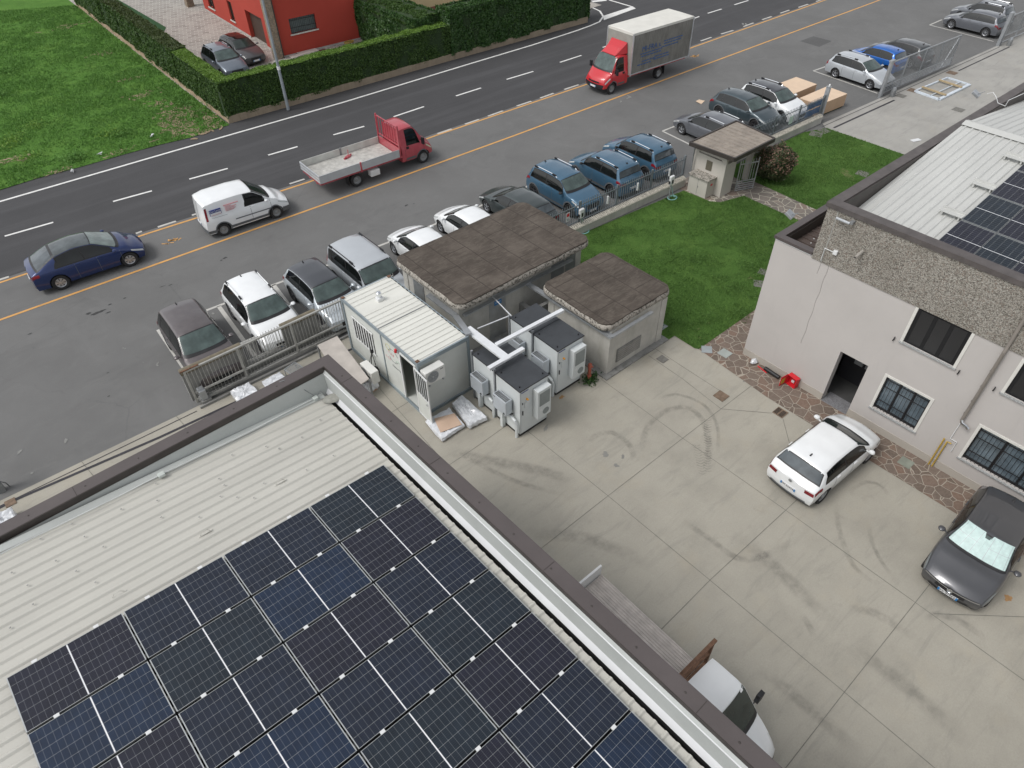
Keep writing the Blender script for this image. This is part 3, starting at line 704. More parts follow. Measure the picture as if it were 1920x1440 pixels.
car('parked_car', 'white sport utility car with black roof beside the cardboard boxes', 'x', PA['white'], x, y, -92, L=4.35, W=1.85, H=1.62, fc=1.05, fr=1.8, rr=.4, rb=.14, hf=.88, hc=1.07, belt=1.02, wbase=2.65, R_=.35, style='darkalloy', windows=3, roofmat=PA['blackroof'], rails=M_CHROME, cladding=True, group=GR_P)
x, y = by_wheel(1627, 168, 4.5/2-.9, -.85, -96)
car('parked_car', 'silver estate car facing the sliding gate, left of the bright blue car', 'x', PA['silver'], x, y, -96, L=4.5, W=1.78, H=1.46, fc=1.15, fr=1.95, rr=.35, rb=.12, hf=.74, hc=.97, belt=.92, wbase=2.64, fo=.9, R_=.31, windows=3, rails=PA['silver'], tail='tall', antenna=False)
x, y = 36.95, 9.6
car('parked_car', 'bright blue small hatchback behind the sliding gate', 'x', PA['blue'], x, y, 85, L=3.95, W=1.72, H=1.5, fc=1.0, fr=1.75, rr=.4, rb=.12, hf=.78, hc=.98, belt=.95, wbase=2.5, fo=.8, R_=.31, windows=2, wind=G_DARKW)
x, y = 39.35, 9.15
car('parked_car', 'dark grey hatchback behind the sliding gate mesh, right of the blue car', 'x', PA['gun'], x, y, 85, L=4.3, W=1.8, H=1.48, fc=1.1, fr=1.9, rr=.45, rb=.14, hf=.75, hc=.97, belt=.93, wbase=2.65, windows=3, wind=G_DARKW)
x, y = by_wheel(1779, 54, 4.4/2-.85, .86, 87)
car('parked_car', 'medium grey hatchback beyond the sliding gate with its stall corner line showing', 'x', PA['grey'], x, y, 87, L=4.37, W=1.79, H=1.5, fc=1.1, fr=1.9, rr=.42, rb=.14, hf=.78, hc=.98, belt=.95, wbase=2.64, fo=.87, R_=.33, style='multi', windows=3, wind=G_DARKW)
car('parked_car', 'grey crossover with bright rails at the top right corner', 'x', PA['grey'], 52.2, 9.0, 87, L=4.45, W=1.84, H=1.62, fc=1.1, fr=1.9, rr=.42, rb=.14, hf=.84, hc=1.03, belt=1.0, wbase=2.65, fo=.87, R_=.34, windows=3, rails=M_CHROME, cladding=True, wind=G_DARKW)
# yard cars
def polo_x(S, root, a):
    b = MB(); p = S.end(-1, 0, .80); b.lathe([(.001, 0), (.055, 0), (.055, .01)], 16, 'x', (p.x-.035, 0, .82)); b.build('badge', M_GALVD, root)
    t = MB(); S.endpatch(t, -1, -.9, .9, .22, .26, .014); t.build('bumper_strip', M_BLACK, root)
x, y = by_wheel(1625, 868, 4.05/2-.8, -.86, -2.5)
car('parked_car', 'white hatchback seen from behind, parked in the yard by the open doorway', 'x', PA['white'], x, y, -2.5, L=4.05, W=1.75, H=1.46, fc=1.0, fr=1.7, rr=.5, rb=.16, hf=.76, hc=.98, belt=.93, wbase=2.55, fo=.8, R_=.31, windows=2, wind=G_DARKW, txt='FM 524TR', plates=(0, 2), xtra=polo_x, roofw=.72)
def vw_x(S, root, a):
    g = MB()
    x0, x1 = a-1.12, a-1.75
    for sd_ in (1, -1): S.patch(g, lambda u, v: (x0+(x1-x0)*u*(1 if v < .86 else .78)-.1*(1-v)**2, 7.55+2.45*v), 8, 14, .014, sd_)
    o = g.build('sunshade', M_SHADE, root, smooth=True, ang=60); g = MB()
    for sd_ in (1, -1):
        for vv_ in (.18, .5, .8): S.patch(g, lambda u, v: (x0+(x1-x0)*u*.97-.1*(1-vv_-.012*v)**2, 7.55+2.45*(vv_+.012*v)), 6, 1, .017, sd_)
        S.patch(g, lambda u, v: (x0+(x1-x0)*(.5+.012*u)-.1*(1-v*.86)**2, 7.55+2.45*v*.86), 1, 8, .017, sd_)
    g.build('fold_lines', M_GALV, o)
    b = MB(); p = S.end(1, 0, .56); b.lathe([(.001, .0), (.072, .0), (.072, .012)], 20, 'x', (p.x+.02, 0, .56)); o = b.build('badge', M_CHROME, root)
    t = MB(); S.endpatch(t, 1, -.97, .97, .575, .592, .02, nu=12); S.endpatch(t, 1, -.8, .8, .24, .255, .02, nu=12); t.build('chrome_strip', M_CHROME, root)
x, y = by_ws(1857, 1003, 1.42, 4.1, 1.72, -178)
car('parked_car', 'dark grey hatchback with silver foil sunshade behind its windscreen, parked in the yard', 'x', PA['vw'], x, y, -178, L=4.1, W=1.78, H=1.46, fc=1.08, fr=1.75, rr=.45, rb=.14, hf=.76, hc=.98, belt=.93, wbase=2.56, fo=.8, R_=.32, windows=2, txt='FX 479EZ', plates=(2, 1), xtra=vw_x, roofw=.72, headmat=M_HEADD)
# cars in the court of the red house
x, y = by_ws(418, 92, 1.6, 4.5, 1.85, -91)
car('parked_car', 'blue grey sport utility car behind the hedge corner in the red house court', 'x', PA['audi'], x, y, -91, L=4.5, W=1.86, H=1.62, fc=1.15, fr=1.95, rr=.45, rb=.14, hf=.86, hc=1.05, belt=1.0, wbase=2.7, R_=.35, windows=3, rails=M_CHROME, wind=G_WIND, plates=(1, 1), grille=(.35, .4, .7), headmat=M_HEADD)
x, y = by_wheel(453, 124, 4.4/2-.85, -.88, -88)
car('parked_car', 'dark grey hatchback with black glass roof by the garage of the red house', 'x', PA['merc'], x, y, -88, L=4.42, W=1.82, H=1.48, fc=1.2, fr=2.0, rr=.45, rb=.14, hf=.8, hc=.98, belt=.95, wbase=2.73, R_=.35, style='darkalloy', windows=2, roofmat=G_SIDE, wind=G_DARKW, antenna=False, grille=(.35, .42, .64), headmat=M_HEADD)
# ------------------------------------------------------------------ white van
def van_x(S, root, a):
    # grey lower bumpers, lettering and rubbing strips on both sides
    for sg_ in (1, -1):
        t = MB(); S.endpatch(t, sg_, -.99, .99, .22, .56 if sg_ > 0 else .5, .014, nu=10)
        for sd_ in (1, -1):
            if sg_ > 0: S.patch(t, lambda u, v: (a-.38+.38*u, .1+(2.9)*v), 3, 3, .012, sd_)
            else: S.patch(t, lambda u, v: (-a+.5*u, .1+(1.9)*v), 3, 3, .012, sd_)
        t.build('bumper', M_GPLAST, root)
    for sd_ in (1, -1):
        t = MB(); S.patch(t, lambda u, v: (-a+1.45+1.75*u, 2.62+.16*v), 6, 1, .012, sd_); S.patch(t, lambda u, v: (-a+.3+.85*u, 4.15+.14*v), 4, 1, .012, sd_); t.build('rubbing_strip', M_GPLAST, root)
    p = S.pt(-a+.55, 5.6, -1); y0 = p.y-.035
    b = MB(); b.box(-a+.38, -a+.92, y0-.006, y0+.03, 1.17, 1.44); b.mat(1).box(-a+.40, -a+.90, y0-.009, y0-.006, 1.19, 1.29); b.mat(2).box(-a+.4, -a+.9, y0-.012, y0-.009, 1.175, 1.19)
    o = b.build('company_sticker', [M_NAVY, M_PLATE, M_PINKP], root)
    lettering('Der Lenza', .125, M_PLATE, o, frame4((-a+.65, y0-.010, 1.325), (1, 0, 0), (0, 0, 1)), align='CENTER')
    b = MB(); y1 = S.pt(-a+1.3, 5.6, -1).y-.03
    b.box(-a+1.08, -a+1.78, y1-.006, y1+.02, 1.47, 1.50)
    for k, w_ in enumerate((.3, .55, .45, .5, .4)): b.box(-a+1.12, -a+1.12+w_, y1-.004, y1+.02, 1.41-k*.055, 1.422-k*.055)
    b.build('lettering', M_PINKP, root)
    t = MB(); S.endpatch(t, -1, -.04, .04, .6, 1.7, .006); t.build('rear_door_seam', M_GALVD, root)
x, y = by_wheel(521, 409, 4.28/2-.87, -.86, -3.8)
car('delivery_van', 'small white delivery van with blue company sticker, in the orange lined lane', 'x', PA['white'], x, y, -3.8, L=4.28, W=1.8, H=1.83, fc=.92, fr=1.75, rr=.1, rb=.03, hf=.86, hc=1.15, belt=1.08, wbase=2.66, fo=.85, R_=.32, style='steel', windows=1, shape='van', roofw=.88, tail='tall', wind=G_DARKW, cladding=True, antenna=False, rearglass=False, xtra=van_x, cat='van', bow=.22)
# ------------------------------------------------------------------ trucks (box and flatbed): cab shell + chassis + load bed
def cab(root, pm, xf, L=2.1, W=2.0, H=2.25, R_=.36, grey=True, fo=.8, wind=None, hc=1.35, hf=1.02, light=M_HEAD, mirrors=True, fc=.62, fr=1.25, marks=None):
    """cab whose nose is at local x = xf"""
    a = L/2; c = thing('cab', None, None); c.parent = root; c.location = (xf-a, 0, 0)
    for k in ('label', 'category'):
        if k in c: del c[k]
    top = [(-a, H-.06), (-a+.2, H-.02), (a-fr-.2, H), (a-fr, H-.05), (a-fc, hc), (a-fc+.12, hc-.05), (a-.16, hf+.05), (a-.05, hf-.05), (a, hf-.2)]
    bl = [(-a, 1.22), (a-fc, 1.2), (a-.25, hf-.05), (a, hf-.3)]
    S = Shell(L, W, H, top, bl, gc=.38, roofw=.8, bow=.22, bowr=.02, tf=.12, tr=.0, rakef=.12, raker=0, smooth=1, tuckl=.7)
    b = S.body([pm, M_BLACK], (a-fo,), R_); b.parent = c
    g = MB(); x0, x1 = a-fc-.03, a-fr+.02
    for sd_ in (1, -1): S.patch(g, lambda u, v: (x0+(x1-x0)*u-.1*(1-v)**2, 7.15+2.85*v), 8, 5, .008, sd_)
    g.build('windscreen', wind or G_DARKW, c, smooth=True, ang=60)
    g = MB()
    for sd_ in (1, -1): S.patch(g, lambda u, v: (x0+.09-.09*u-.12*(1-v)**2, 7.15+2.85*v), 2, 5, .01, sd_)
    g.build('wiper_cowl', M_BLACK, c, smooth=True, ang=60)
    for sd_ in (1, -1):
        t = MB(); S.patch(t, lambda u, v: (-a+.35+(L-fc-.2-.45)*u-.22*v*u, 5.1+1.75*v), 10, 4, .008, sd_); t.build('side_window', G_SIDE, c, smooth=True, ang=60)
        t = MB(); S.patch(t, lambda u, v: (a-.42+.38*u, 3.9+v*(.8+.5*u)), 4, 3, .009, sd_); t.build('headlight', light, c, smooth=True, ang=60)
        t = MB()
        for xx in (-a+.22, a-fc-.02): S.patch(t, lambda u, v: (xx-.008+.016*u, 1.0+4*v), 1, 6, .003, sd_)
        t.build('door_seam', M_BLACK, c)
        p = S.pt(-a+.38, 4.2, sd_); t = MB(); t.box(p.x-.08, p.x+.08, p.y-.02, p.y+.02, p.z-.06, p.z+.06); t.build('door_handle', M_BLACK, c)
        t = MB(); S.patch(t, lambda u, v: (-a+.25+(L-fo-.75)*u, .1+1.9*v), 4, 3, .008, sd_)
        n = 12; vs = []
        for i in range(n+1):
            an = R(-8)+R(196)*i/n
            for rr_ in (1.17, 1.34):
                px_ = min(a-.02, a-fo+math.cos(an)*R_*rr_); pz_ = max(.39, R_*1.02+math.sin(an)*R_*rr_); vv = np.linspace(0, 5, 26); zz = [S.sec(px_, q)[1] for q in vv]; q = S.pt(px_, float(np.interp(pz_, zz, vv)), sd_); vs.append((q.x, q.y+sd_*.012, q.z))
        t.add(vs, [(2*i, 2*i+2, 2*i+3, 2*i+1) if sd_ > 0 else (2*i+1, 2*i+3, 2*i+2, 2*i) for i in range(n)]); 
        if grey: t.build('side_cladding', M_GPLAST, c)
        if mirrors:
            q = S.pt(a-fc-.25, 5.2, sd_); t = MB(); t.tube([(q.x, q.y, q.z+.15), (q.x-.02, q.y+sd_*.2, q.z+.2)], .018, 6); t.box(q.x-.06, q.x+.05, q.y+sd_*.27-.09, q.y+sd_*.27+.09, q.z-.02, q.z+.34); t.build('mirror', M_BLACK, c, bevel=.03)
    t = MB(); S.endpatch(t, 1, -.95, .95, .39, .66, .014, nu=10); t.build('bumper', M_GPLAST if grey != 2 else M_BLACK, c)
    t = MB(); S.endpatch(t, 1, -.6, .6, .72, .82, .012); t.build('grille', M_BLACK, c)
    plate_on(S, c, 1, .5)
    if marks:
        p = S.end(1, 0, .8); lettering(marks, .17, M_CHROME, c, frame4((p.x-.075, 0, .86), (0, 1, 0), (-.75, 0, .65)), align='CENTER', thick=.01)
    for sy in (1, -1): wheel(root, xf-fo, sy*(W/2-.14), R_, sy, 'steel', .22)
    return S
def chassis(root, x0, x1, m, z=.72, rear=None, R_=.36, W=2.0, style='steel'):
    b = MB()
    for sy in (-.42, .42): b.box(x0, x1, sy-.04, sy+.04, z-.16, z)
    k = int((x1-x0)/.7)
    for i in range(k+1): xx = x0+(x1-x0)*i/k; b.box(xx-.04, xx+.04, -W/2+.06, W/2-.06, z-.02, z+.06)
    for sy in (-1, 1): b.box(x0, x1, sy*(W/2-.05)-.03, sy*(W/2-.05)+.03, z+.0, z+.1)
    b.build('chassis', m, root)
    for sy in (1, -1):
        wheel(root, rear, sy*(W/2-.18), R_, sy, style, .3)
        t = MB(); t.box(rear-R_-.14, rear-R_-.12, sy*(W/2-.2)-.16, sy*(W/2-.2)+.16, .2, .72); t.build('mudflap', M_BLACK, root)
# faded red flatbed (wheelbase 4.25)
WB = 4.25
x, y = by_wheel(795, 305, 2.4, -.93, -2)
ft = thing('flatbed_truck', 'faded red flatbed truck with empty aluminium drop side bed, standing in the lane', 'truck', (x, y, 0), -2)
cab(ft, PA['fred'], 3.2, L=2.15, light=glassm('yellowed headlamp', (.5, .5, .35), .2), wind=G_DARKW)
chassis(ft, -3.8, 1.1, PA['fred'], .74, 2.4-WB+.05, W=2.1)
BX0, BX1, BW, BZ = -3.85, .84, 1.1, .86
b = MB(); b.box(BX0, BX1, -BW+.03, BW-.03, BZ, BZ+.05)
for k in range(22): xx = BX0+.1+(BX1-BX0-.2)*k/21; b.box(xx-.03, xx+.03, -BW+.05, BW-.05, BZ+.05, BZ+.058)
b.build('bed_floor', mk('scuffed aluminium floor', (.5, .49, .46), .55, .2, var=.22, scale=4), ft)
for sy in (1, -1):
    for x0, x1 in ((BX0, -1.56), (-1.44, BX1)):
        b = MB(); b.box(x0, x1, sy*BW-.015, sy*BW+.015, BZ, BZ+.42)
        for zz in (.02, .14, .26, .38): b.box(x0, x1, sy*BW+sy*.015-.006, sy*BW+sy*.015+.012, BZ+zz, BZ+zz+.035)
        for zz in (.1,): b.box(x1-.06, x1-.03, sy*(BW+.03)-.01, sy*(BW+.03)+.01, BZ+.1, BZ+.32)
        b.build('drop_side', M_ALU if sy < 0 else mk('pale drop side panel', (.55, .56, .53), .5, .2), ft)
    b = MB(); b.box(-1.54, -1.46, sy*BW-.03, sy*BW+.03, BZ-.1, BZ+.44); b.build('side_post', PA['fred'] if sy < 0 else M_GALVD, ft)
b = MB(); b.box(BX0-.03, BX0, -BW, BW, BZ, BZ+.42)
for zz in (.03, .19, .35): b.box(BX0-.045, BX0-.03, -BW+.02, BW-.02, BZ+zz, BZ+zz+.04)
b.build('tailgate', M_ALU, ft)
b = MB(); hx = BX1+.05
for yy in (-1.1, 1.1): b.box(hx-.035, hx+.035, yy-.035, yy+.035, BZ-.05, 2.55)
for zz in (2.44, 1.45): b.box(hx-.025, hx+.025, -1.08, 1.08, zz, zz+.05)
for yy in np.linspace(-1.0, 1.0, 9): b.box(hx-.015, hx+.015, yy-.018, yy+.018, 1.45, 2.45)
b.box(hx-.02, hx+.02, -1.08, 1.08, BZ, 1.32)
b.build('headboard', PA['fred'], ft)
b = MB(); b.box(-1.0, -.45, -1.1, -.75, .3, .62); b.build('tool_box', M_WHITEP, ft, bevel=.02)
t = thing('hand_winch', 'small red winch bar lying on the flatbed floor', 'tool', (x-1.35, y+.62, BZ+.06), 20)
b = MB(); b.tube([(-.3, 0, .04), (.3, .03, .04)], .05, 8); b.tube([(.05, .0, .08), (.18, .1, .34)], .018, 6); b.box(-.15, .15, -.08, .08, 0, .09); b.build('winch_body', PA['fred'], t)
# red cab box truck
x, y = by_wheel(1146, 176, 2.55, .93, 177)
bt = thing('box_truck', 'red cab lorry with white roofed grey tarpaulin body and blue lettering', 'truck', (x, y, 0), 177.5)
SB = cab(bt, PA['red'], 3.4, L=2.15, grey=2, wind=G_WIND, marks='IVECO', light=M_HEAD)
chassis(bt, -4.3, 1.2, PA['red'], .8, 2.55-4.35, W=2.1)
TX0, TX1, TW, TZ0, TZ1 = -4.45, 1.2, 1.15, .92, 3.42
def tarp():
    t = NT('grey stained tarpaulin', .6, spec=.4)
    k = t.ramp(t.noise(1.2, 5), [(.3, (.17, .165, .15)), (.7, (.24, .235, .215))])
    k = t.mix(t.ramp(t.noise(1.4, 6, .7, .3, v=t.co((3.5, 1, .45))), [(.45, 0.), (.75, .6)]), k, (.09, .085, .075))
    t.base(k); wv = node(t.t, 'ShaderNodeTexWave'); wv.inputs['Scale'].default_value = 1.1; wv.inputs['Distortion'].default_value = 2.5; t.l(t.co((1.6, 1, .2)), wv.inputs['Vector']); t.bump(wv.outputs[0], .5, .04); return t.m
M_TARP = tarp(); M_TARPW = mk('white tarpaulin roof', (.66, .65, .6), .6, var=.06, scale=1.5, bump=.3, bscale=3)
b = MB(); b.box(TX0+.02, TX1-.02, -TW+.01, TW-.01, TZ0+.05, TZ1-.1); b.build('side_curtain', M_TARP, bt)
b = MB(); b.box(TX0, TX1, -TW, TW, TZ1-.1, TZ1+.04)
b.add([(TX0, -TW, TZ1+.04), (TX1, -TW, TZ1+.04), (TX1, TW, TZ1+.04), (TX0, TW, TZ1+.04), (TX0+.1, 0, TZ1+.09), (TX1-.1, 0, TZ1+.09)], [(0, 1, 5, 4), (3, 4, 5, 2), (0, 4, 3), (1, 2, 5)])
b.build('box_roof', M_TARPW, bt)
b = MB()
for xx in (TX0, TX1):
    for sy in (-1, 1): b.box(xx-.04, xx+.04, sy*TW-.04, sy*TW+.04, TZ0-.05, TZ1)
b.box(TX0, TX1, TW-.03, TW+.03, TZ0, TZ0+.06); b.box(TX0, TX1, -TW-.03, -TW+.03, TZ0, TZ0+.06)
b.build('box_frame', M_ALU, bt)
b = MB()
b.box(TX1-.005, TX1+.03, -TW+.03, TW-.03, TZ0, TZ1-.1); b.build('front_panel', mk('dusty grey front panel', (.3, .3, .27), .6, var=.1), bt)
# wind deflector
cx0, cx1, zt = 1.26, 2.2, 2.25
b = MB(); b.add([(cx0, -.82, zt-.02), (cx1, -.62, zt-.02), (cx1, .62, zt-.02), (cx0, .82, zt-.02), (cx0, -.72, zt+.62), (cx1-.42, -.5, zt+.34), (cx1-.42, .5, zt+.34), (cx0, .72, zt+.62)],
    [(0, 1, 5, 4), (1, 2, 6, 5), (2, 3, 7, 6), (4, 5, 6, 7), (0, 4, 7, 3)]); b.build('wind_deflector', PA['red'], bt, bevel=.03)
# lettering on the visible side (local +Y, seen from outside text runs towards -X)
yy = TW+.006
lettering('MI-FRA s.', .46, M_PRINTB, bt, frame4((.3, yy, 2.2), (-1, 0, 0), (0, 0, 1)), thick=.003)
b = MB()
for (x0, w_, z) in ((-1.75, 1.7, 2.42), (.4, 1.9, 2.03), (-1.75, 1.6, 2.26), (.3, 1.7, 1.87), (-1.6, 1.4, 2.08), (.2, 1.0, 1.55), (-1.0, 1.2, 1.62), (.6, 1.3, 1.38), (-.9, 1.5, 1.45)):
    xx = x0
    while xx > x0-w_:
        ww = random.uniform(.12, .3); b.box(xx-ww, xx, yy-.004, yy, z, z+.065); xx -= ww+.05
b.build('lettering', M_PRINTB, bt)
# white flatbed in the yard beside the left building
wt = thing('flatbed_truck', 'white cab flatbed lorry with ribbed bed, partly hidden by the near parapet', 'truck', (-7.66, -9.2, 0), -90)
cab(wt, PA['white'], 2.6, L=2.2, W=1.95, H=2.2, fc=.78, fr=1.32, hc=1.35, hf=1.0)
chassis(wt, -3.2, .6, M_GALVD, .74, -1.35, W=2.0)
b = MB(); b.box(-3.15, .12, -.98, .98, .93, .98)
for k in range(26): yy = -.95+1.9*k/25; b.box(-3.13, .1, yy-.012, yy+.012, .98, .995)
b.build('bed_floor', mk('worn ribbed plywood bed', (.5, .46, .43), .7, .1, var=.15, scale=5), wt)
b = MB(); b.box(-3.24, -3.18, -.95, .99, .93, 1.35); b.build('tailgate', M_WHITEP, wt)
b = MB()
for yy in (-.97, .97): b.box(.2, .27, yy-.035, yy+.035, .9, 2.3)
b.box(.19, .28, -1.0, 1.06, 2.28, 2.35); b.box(.2, .27, -1.0, 1.0, 1.3, 1.36); b.box(.2, .27, -1.0, 1.0, 1.8, 1.86)
b.build('ladder_rack', M_RUST, wt)
# ------------------------------------------------------------------ the setting
def ground(name, poly, z, m, kind='structure', sub=0):
    b = MB(); b.sheet(poly, z); o = b.build(name, m); o['kind'] = kind; return o
b = MB(); b.box(-400, 500, -300, 500, -.5, 0); o = b.build('ground', M_PARK); o['kind'] = 'structure'
OR1 = [P2(*p) for p in ((0, 530), (60, 510), (280, 437), (575, 343), (815, 255), (1092, 161), (1290, 92), (1548, 0))]
OR2 = [P2(*p) for p in ((0, 600), (320, 486), (640, 372), (960, 256), (1280, 137), (1650, 0))]
def ext(pts, a=40, b=120):
    d0 = Vector(pts[1])-Vector(pts[0]); d1 = Vector(pts[-1])-Vector(pts[-2]); d0.normalize(); d1.normalize()
    return [tuple(Vector(pts[0])-d0*a)]+list(pts)+[tuple(Vector(pts[-1])+d1*b)]
e1 = ext(OR1)
b = MB(); n = len(e1); b.add([(p[0], p[1]+.28, .004) for p in e1]+[(p[0], 34.0+.02*p[0] if p[0] < 40 else 75, .004) for p in e1], [(i, i+1, n+i+1, n+i) for i in range(n-1)])
o = b.build('road', M_ROAD); o['kind'] = 'structure'
def marks(name, b, m): o = b.build(name, m); o['kind'] = 'structure'; return o
marks('orange_lane_line', strip(ext(OR1), .13, .008), M_ORANGE); marks('orange_lane_line', strip(ext(OR2), .13, .008), M_ORANGE)
WE = [P2(*p) for p in ((0, 378), (320, 285), (640, 193), (880, 120), (1000, 84), (1080, 58), (1105, 49), (1124, 41), (1131, 31), (1125, 21), (1110, 14))]
d0 = (Vector(WE[1])-Vector(WE[0])).normalized(); marks('edge_line', strip([tuple(Vector(WE[0])-d0*40)]+WE, .16, .008), M_WHITE_LINE)
b = MB()
for q in (((9, 443), (100, 417)), ((212, 378), (285, 358)), ((355, 336), (427, 316)), ((503, 291), (558, 275)), ((625, 253), (683, 237)), ((738, 219), (795, 200)), ((855, 180), (902, 165)), ((950, 149), (1000, 134)), ((1050, 117), (1090, 104)), ((1130, 89), (1170, 76)), ((1295, 37), (1311, 31)), ((1327, 25), (1353, 17)), ((1377, 9), (1403, 1))):
    merge(b, strip([P2(*q[0]), P2(*q[1])], .14, .008))
marks('centre_dashes', b, M_WHITE_LINE)
b = MB()
for q in (((-20, 531), (17, 519)), ((55, 505), (64, 502)), ((255, 438), (266, 434)), ((296, 426), (330, 415)), ((360, 404), (392, 393)), ((450, 375), (480, 365)), ((543, 345), (571, 336)), ((820, 251), (847, 242)), ((872, 233), (898, 224)), ((915, 218), (943, 208)), ((969, 199), (996, 190)), ((1013, 184), (1038, 175)), ((1058, 168), (1085, 159)), ((1286, 88), (1294, 85)), ((1314, 77), (1334, 70)), ((1352, 64), (1375, 57)), ((1394, 50), (1413, 43)), ((1429, 37), (1447, 31)), ((1463, 25), (1480, 19)), ((1497, 14), (1515, 8)), ((1530, 3), (1545, -2))):
    merge(b, strip([P2(*q[0]), P2(*q[1])], .15, .0095))
marks('side_dashes', b, M_DUSTY_LINE)
b = MB(); b.sheet([P2(*p) for p in ((1131, 30), (1186, 12), (1192, 16), (1132, 38))], .009); merge(b, strip([P2(1186, 13), P2(1142, 0)], .2, .0085)); merge(b, strip([P2(1110, 3), P2(1136, 0)], .5, .0085))
marks('stop_line', b, M_WHITE_LINE)
b = MB()
for q, w_ in ((((385, 583), (513, 534), (640, 488), (735, 452), (830, 415), (965, 360), (1060, 318), (1135, 290)), .13), (((297, 618), (360, 712)), .17), (((410, 574), (478, 668)), .17), (((513, 534), (582, 626)), .17), (((1242, 246), (1312, 280)), .12), (((1242, 246), (1275, 233)), .12), (((1525, 133), (1645, 175)), .12), (((1525, 133), (1548, 125)), .12), (((1743, 47), (1863, 78)), .12), (((1743, 47), (1766, 37)), .12)):
    merge(b, strip([P2(*p) for p in q], w_, .008))
marks('parking_bay_lines', b, M_DUSTY_LINE)
# scribbled orange paint marks
b = MB()
for px, py in ((327, 452), (1303, 106)):
    c = P2(px, py)
    for k in range(14):
        a = random.uniform(0, 6.28); r_ = random.uniform(0, .38); q = (c[0]+math.cos(a)*r_, c[1]+math.sin(a)*r_*.6); a2 = random.choice((0.3, .5, 2.2, 2.4)); l = random.uniform(.1, .35)
        merge(b, strip([q, (q[0]+math.cos(a2)*l, q[1]+math.sin(a2)*l)], .055, .0105))
marks('orange_scribble', b, M_ORANGE)
# stains on the parking asphalt and patched rectangle
M_OIL = mk('oil stain', (.04, .04, .04), .6, var=.3, scale=10)
M_SCUFF = mk('chalky scuff', (.24, .24, .23), .9, var=.2, scale=10)
def blob(b, c, rx, ry, z, rz=0, n=14, j=.35):
    a0 = R(rz); vs = []
    for k in range(n):
        a = 2*math.pi*k/n; r_ = 1+random.uniform(-j, j); x = math.cos(a)*rx*r_; y = math.sin(a)*ry*r_; vs.append((c[0]+x*math.cos(a0)-y*math.sin(a0), c[1]+x*math.sin(a0)+y*math.cos(a0), z))
    b.add(vs, [tuple(range(n))])
b = MB()
for px, py, rx, ry in ((166, 588, .11, .07), (184, 586, .26, .09), (203, 586, .1, .04), (206, 571, .08, .04), (56, 626, .08, .05), (320, 534, .09, .03), (305, 537, .12, .03), (421, 484, .12, .06), (415, 488, .05, .04), (762, 385, .12, .06), (776, 382, .05, .03), (234, 559, .06, .04), (204, 743, .05, .03), (202, 699, .05, .03)): blob(b, P2(px, py), rx, ry, .004)
marks('oil_stains', b, M_OIL)
b = MB()
for px, py, rx, ry in ((235, 652, .08, .04), (298, 683, .16, .05), (122, 828, .2, .05), (36, 848, .16, .06), (60, 888, .08, .05), (400, 588, .14, .05), (268, 679, .03, .03), (1182, 183, .5, .1), (1165, 190, .3, .06), (1395, 45, .5, .12), (866, 125, .05, .05), (840, 128, .06, .05)):
    for k in range(2): blob(b, P2(px+random.uniform(-4, 4), py+random.uniform(-2, 2)), rx*.5, ry*.7, .012+.0005*k, random.uniform(0, 90))
marks('scuff_marks', b, M_SCUFF)
ground('asphalt_patch', [P2(*p) for p in ((1500, 77), (1525, 68), (1560, 77), (1536, 88))], .004, asphalt('dark patch asphalt', (.1, .1, .1), .1, 0, 0))
# yard concrete, driveway
KY = 8.58
ground('yard_paving', [(-60, -45), (60, -45), (60, 0), (12, 0), (3.64, -.15), (3.2, 3), (3.2, KY-.1), (-12.3, KY), (-60, KY+.4)], .004, M_YARD)
ground('driveway', [(25.45, 6.35), (25.9, 6.85), (32.3, 6.5), (47.5, 5.75), (70, 4.7), (70, -20), (25.45, -20)], .008, M_DRIVE)
b = MB()
for q, w_ in ((((-40, 8.32), (-18.13, 8.34), (-13.76, 7.97), (-11.1, 7.86), (-6, 7.6)), .11), (((25.83, 6.06), (32.43, 5.73)), .13), (((40.49, 5.33), (48.06, 5.02)), .1)): merge(b, strip(q, w_, .0135))
merge(b, strip([(25.5, 6.6), (32.3, 6.25), (47.5, 5.5)], .05, .0125)); merge(b, strip([(-40, 8.62), (-18.3, 8.4), (-12.3, 8.35)], .035, .0125))
marks('drain_channel', b, M_DRAIN)
b = MB()
JN = [((700, 650), (713, 730), (745, 767), (805, 835), (900, 940)), ((640, 845), (732, 775), (769, 752), (830, 715)), ((800, 900), (892, 839), (947, 800), (1030, 745)), ((960, 786), (995, 813), (1140, 930), (1331, 1088), (1583, 1298), (1752, 1440), (1900, 1565)), ((1000, 1040), (1140, 930), (1280, 822), (1412, 721)), ((1180, 1240), (1280, 1140), (1331, 1088), (1473, 957), (1560, 876)), ((1128, 712), (1280, 822), (1473, 957), (1716, 1130), (1920, 1276), (2100, 1404)), ((1380, 1558), (1473, 1440), (1583, 1298), (1716, 1130), (1830, 985)), ((1216, 667), (1280, 711), (1352, 767)), ((1227, 653), (1283, 690), (1350, 733)), ((1352, 767), (1448, 775)), ((1468, 786), (1481, 835), (1500, 900)), ((1751, 1151), (1920, 1157)), ((97, 943), (190, 956)), ((150, 862), (178, 896), (185, 915)), ((330, 780), (345, 797), (352, 812))]
for k_, q in enumerate(JN): merge(b, strip([P2(*p) for p in q], .017, .0092+.0002*k_))
marks('expansion_joints', b, M_JOINT)
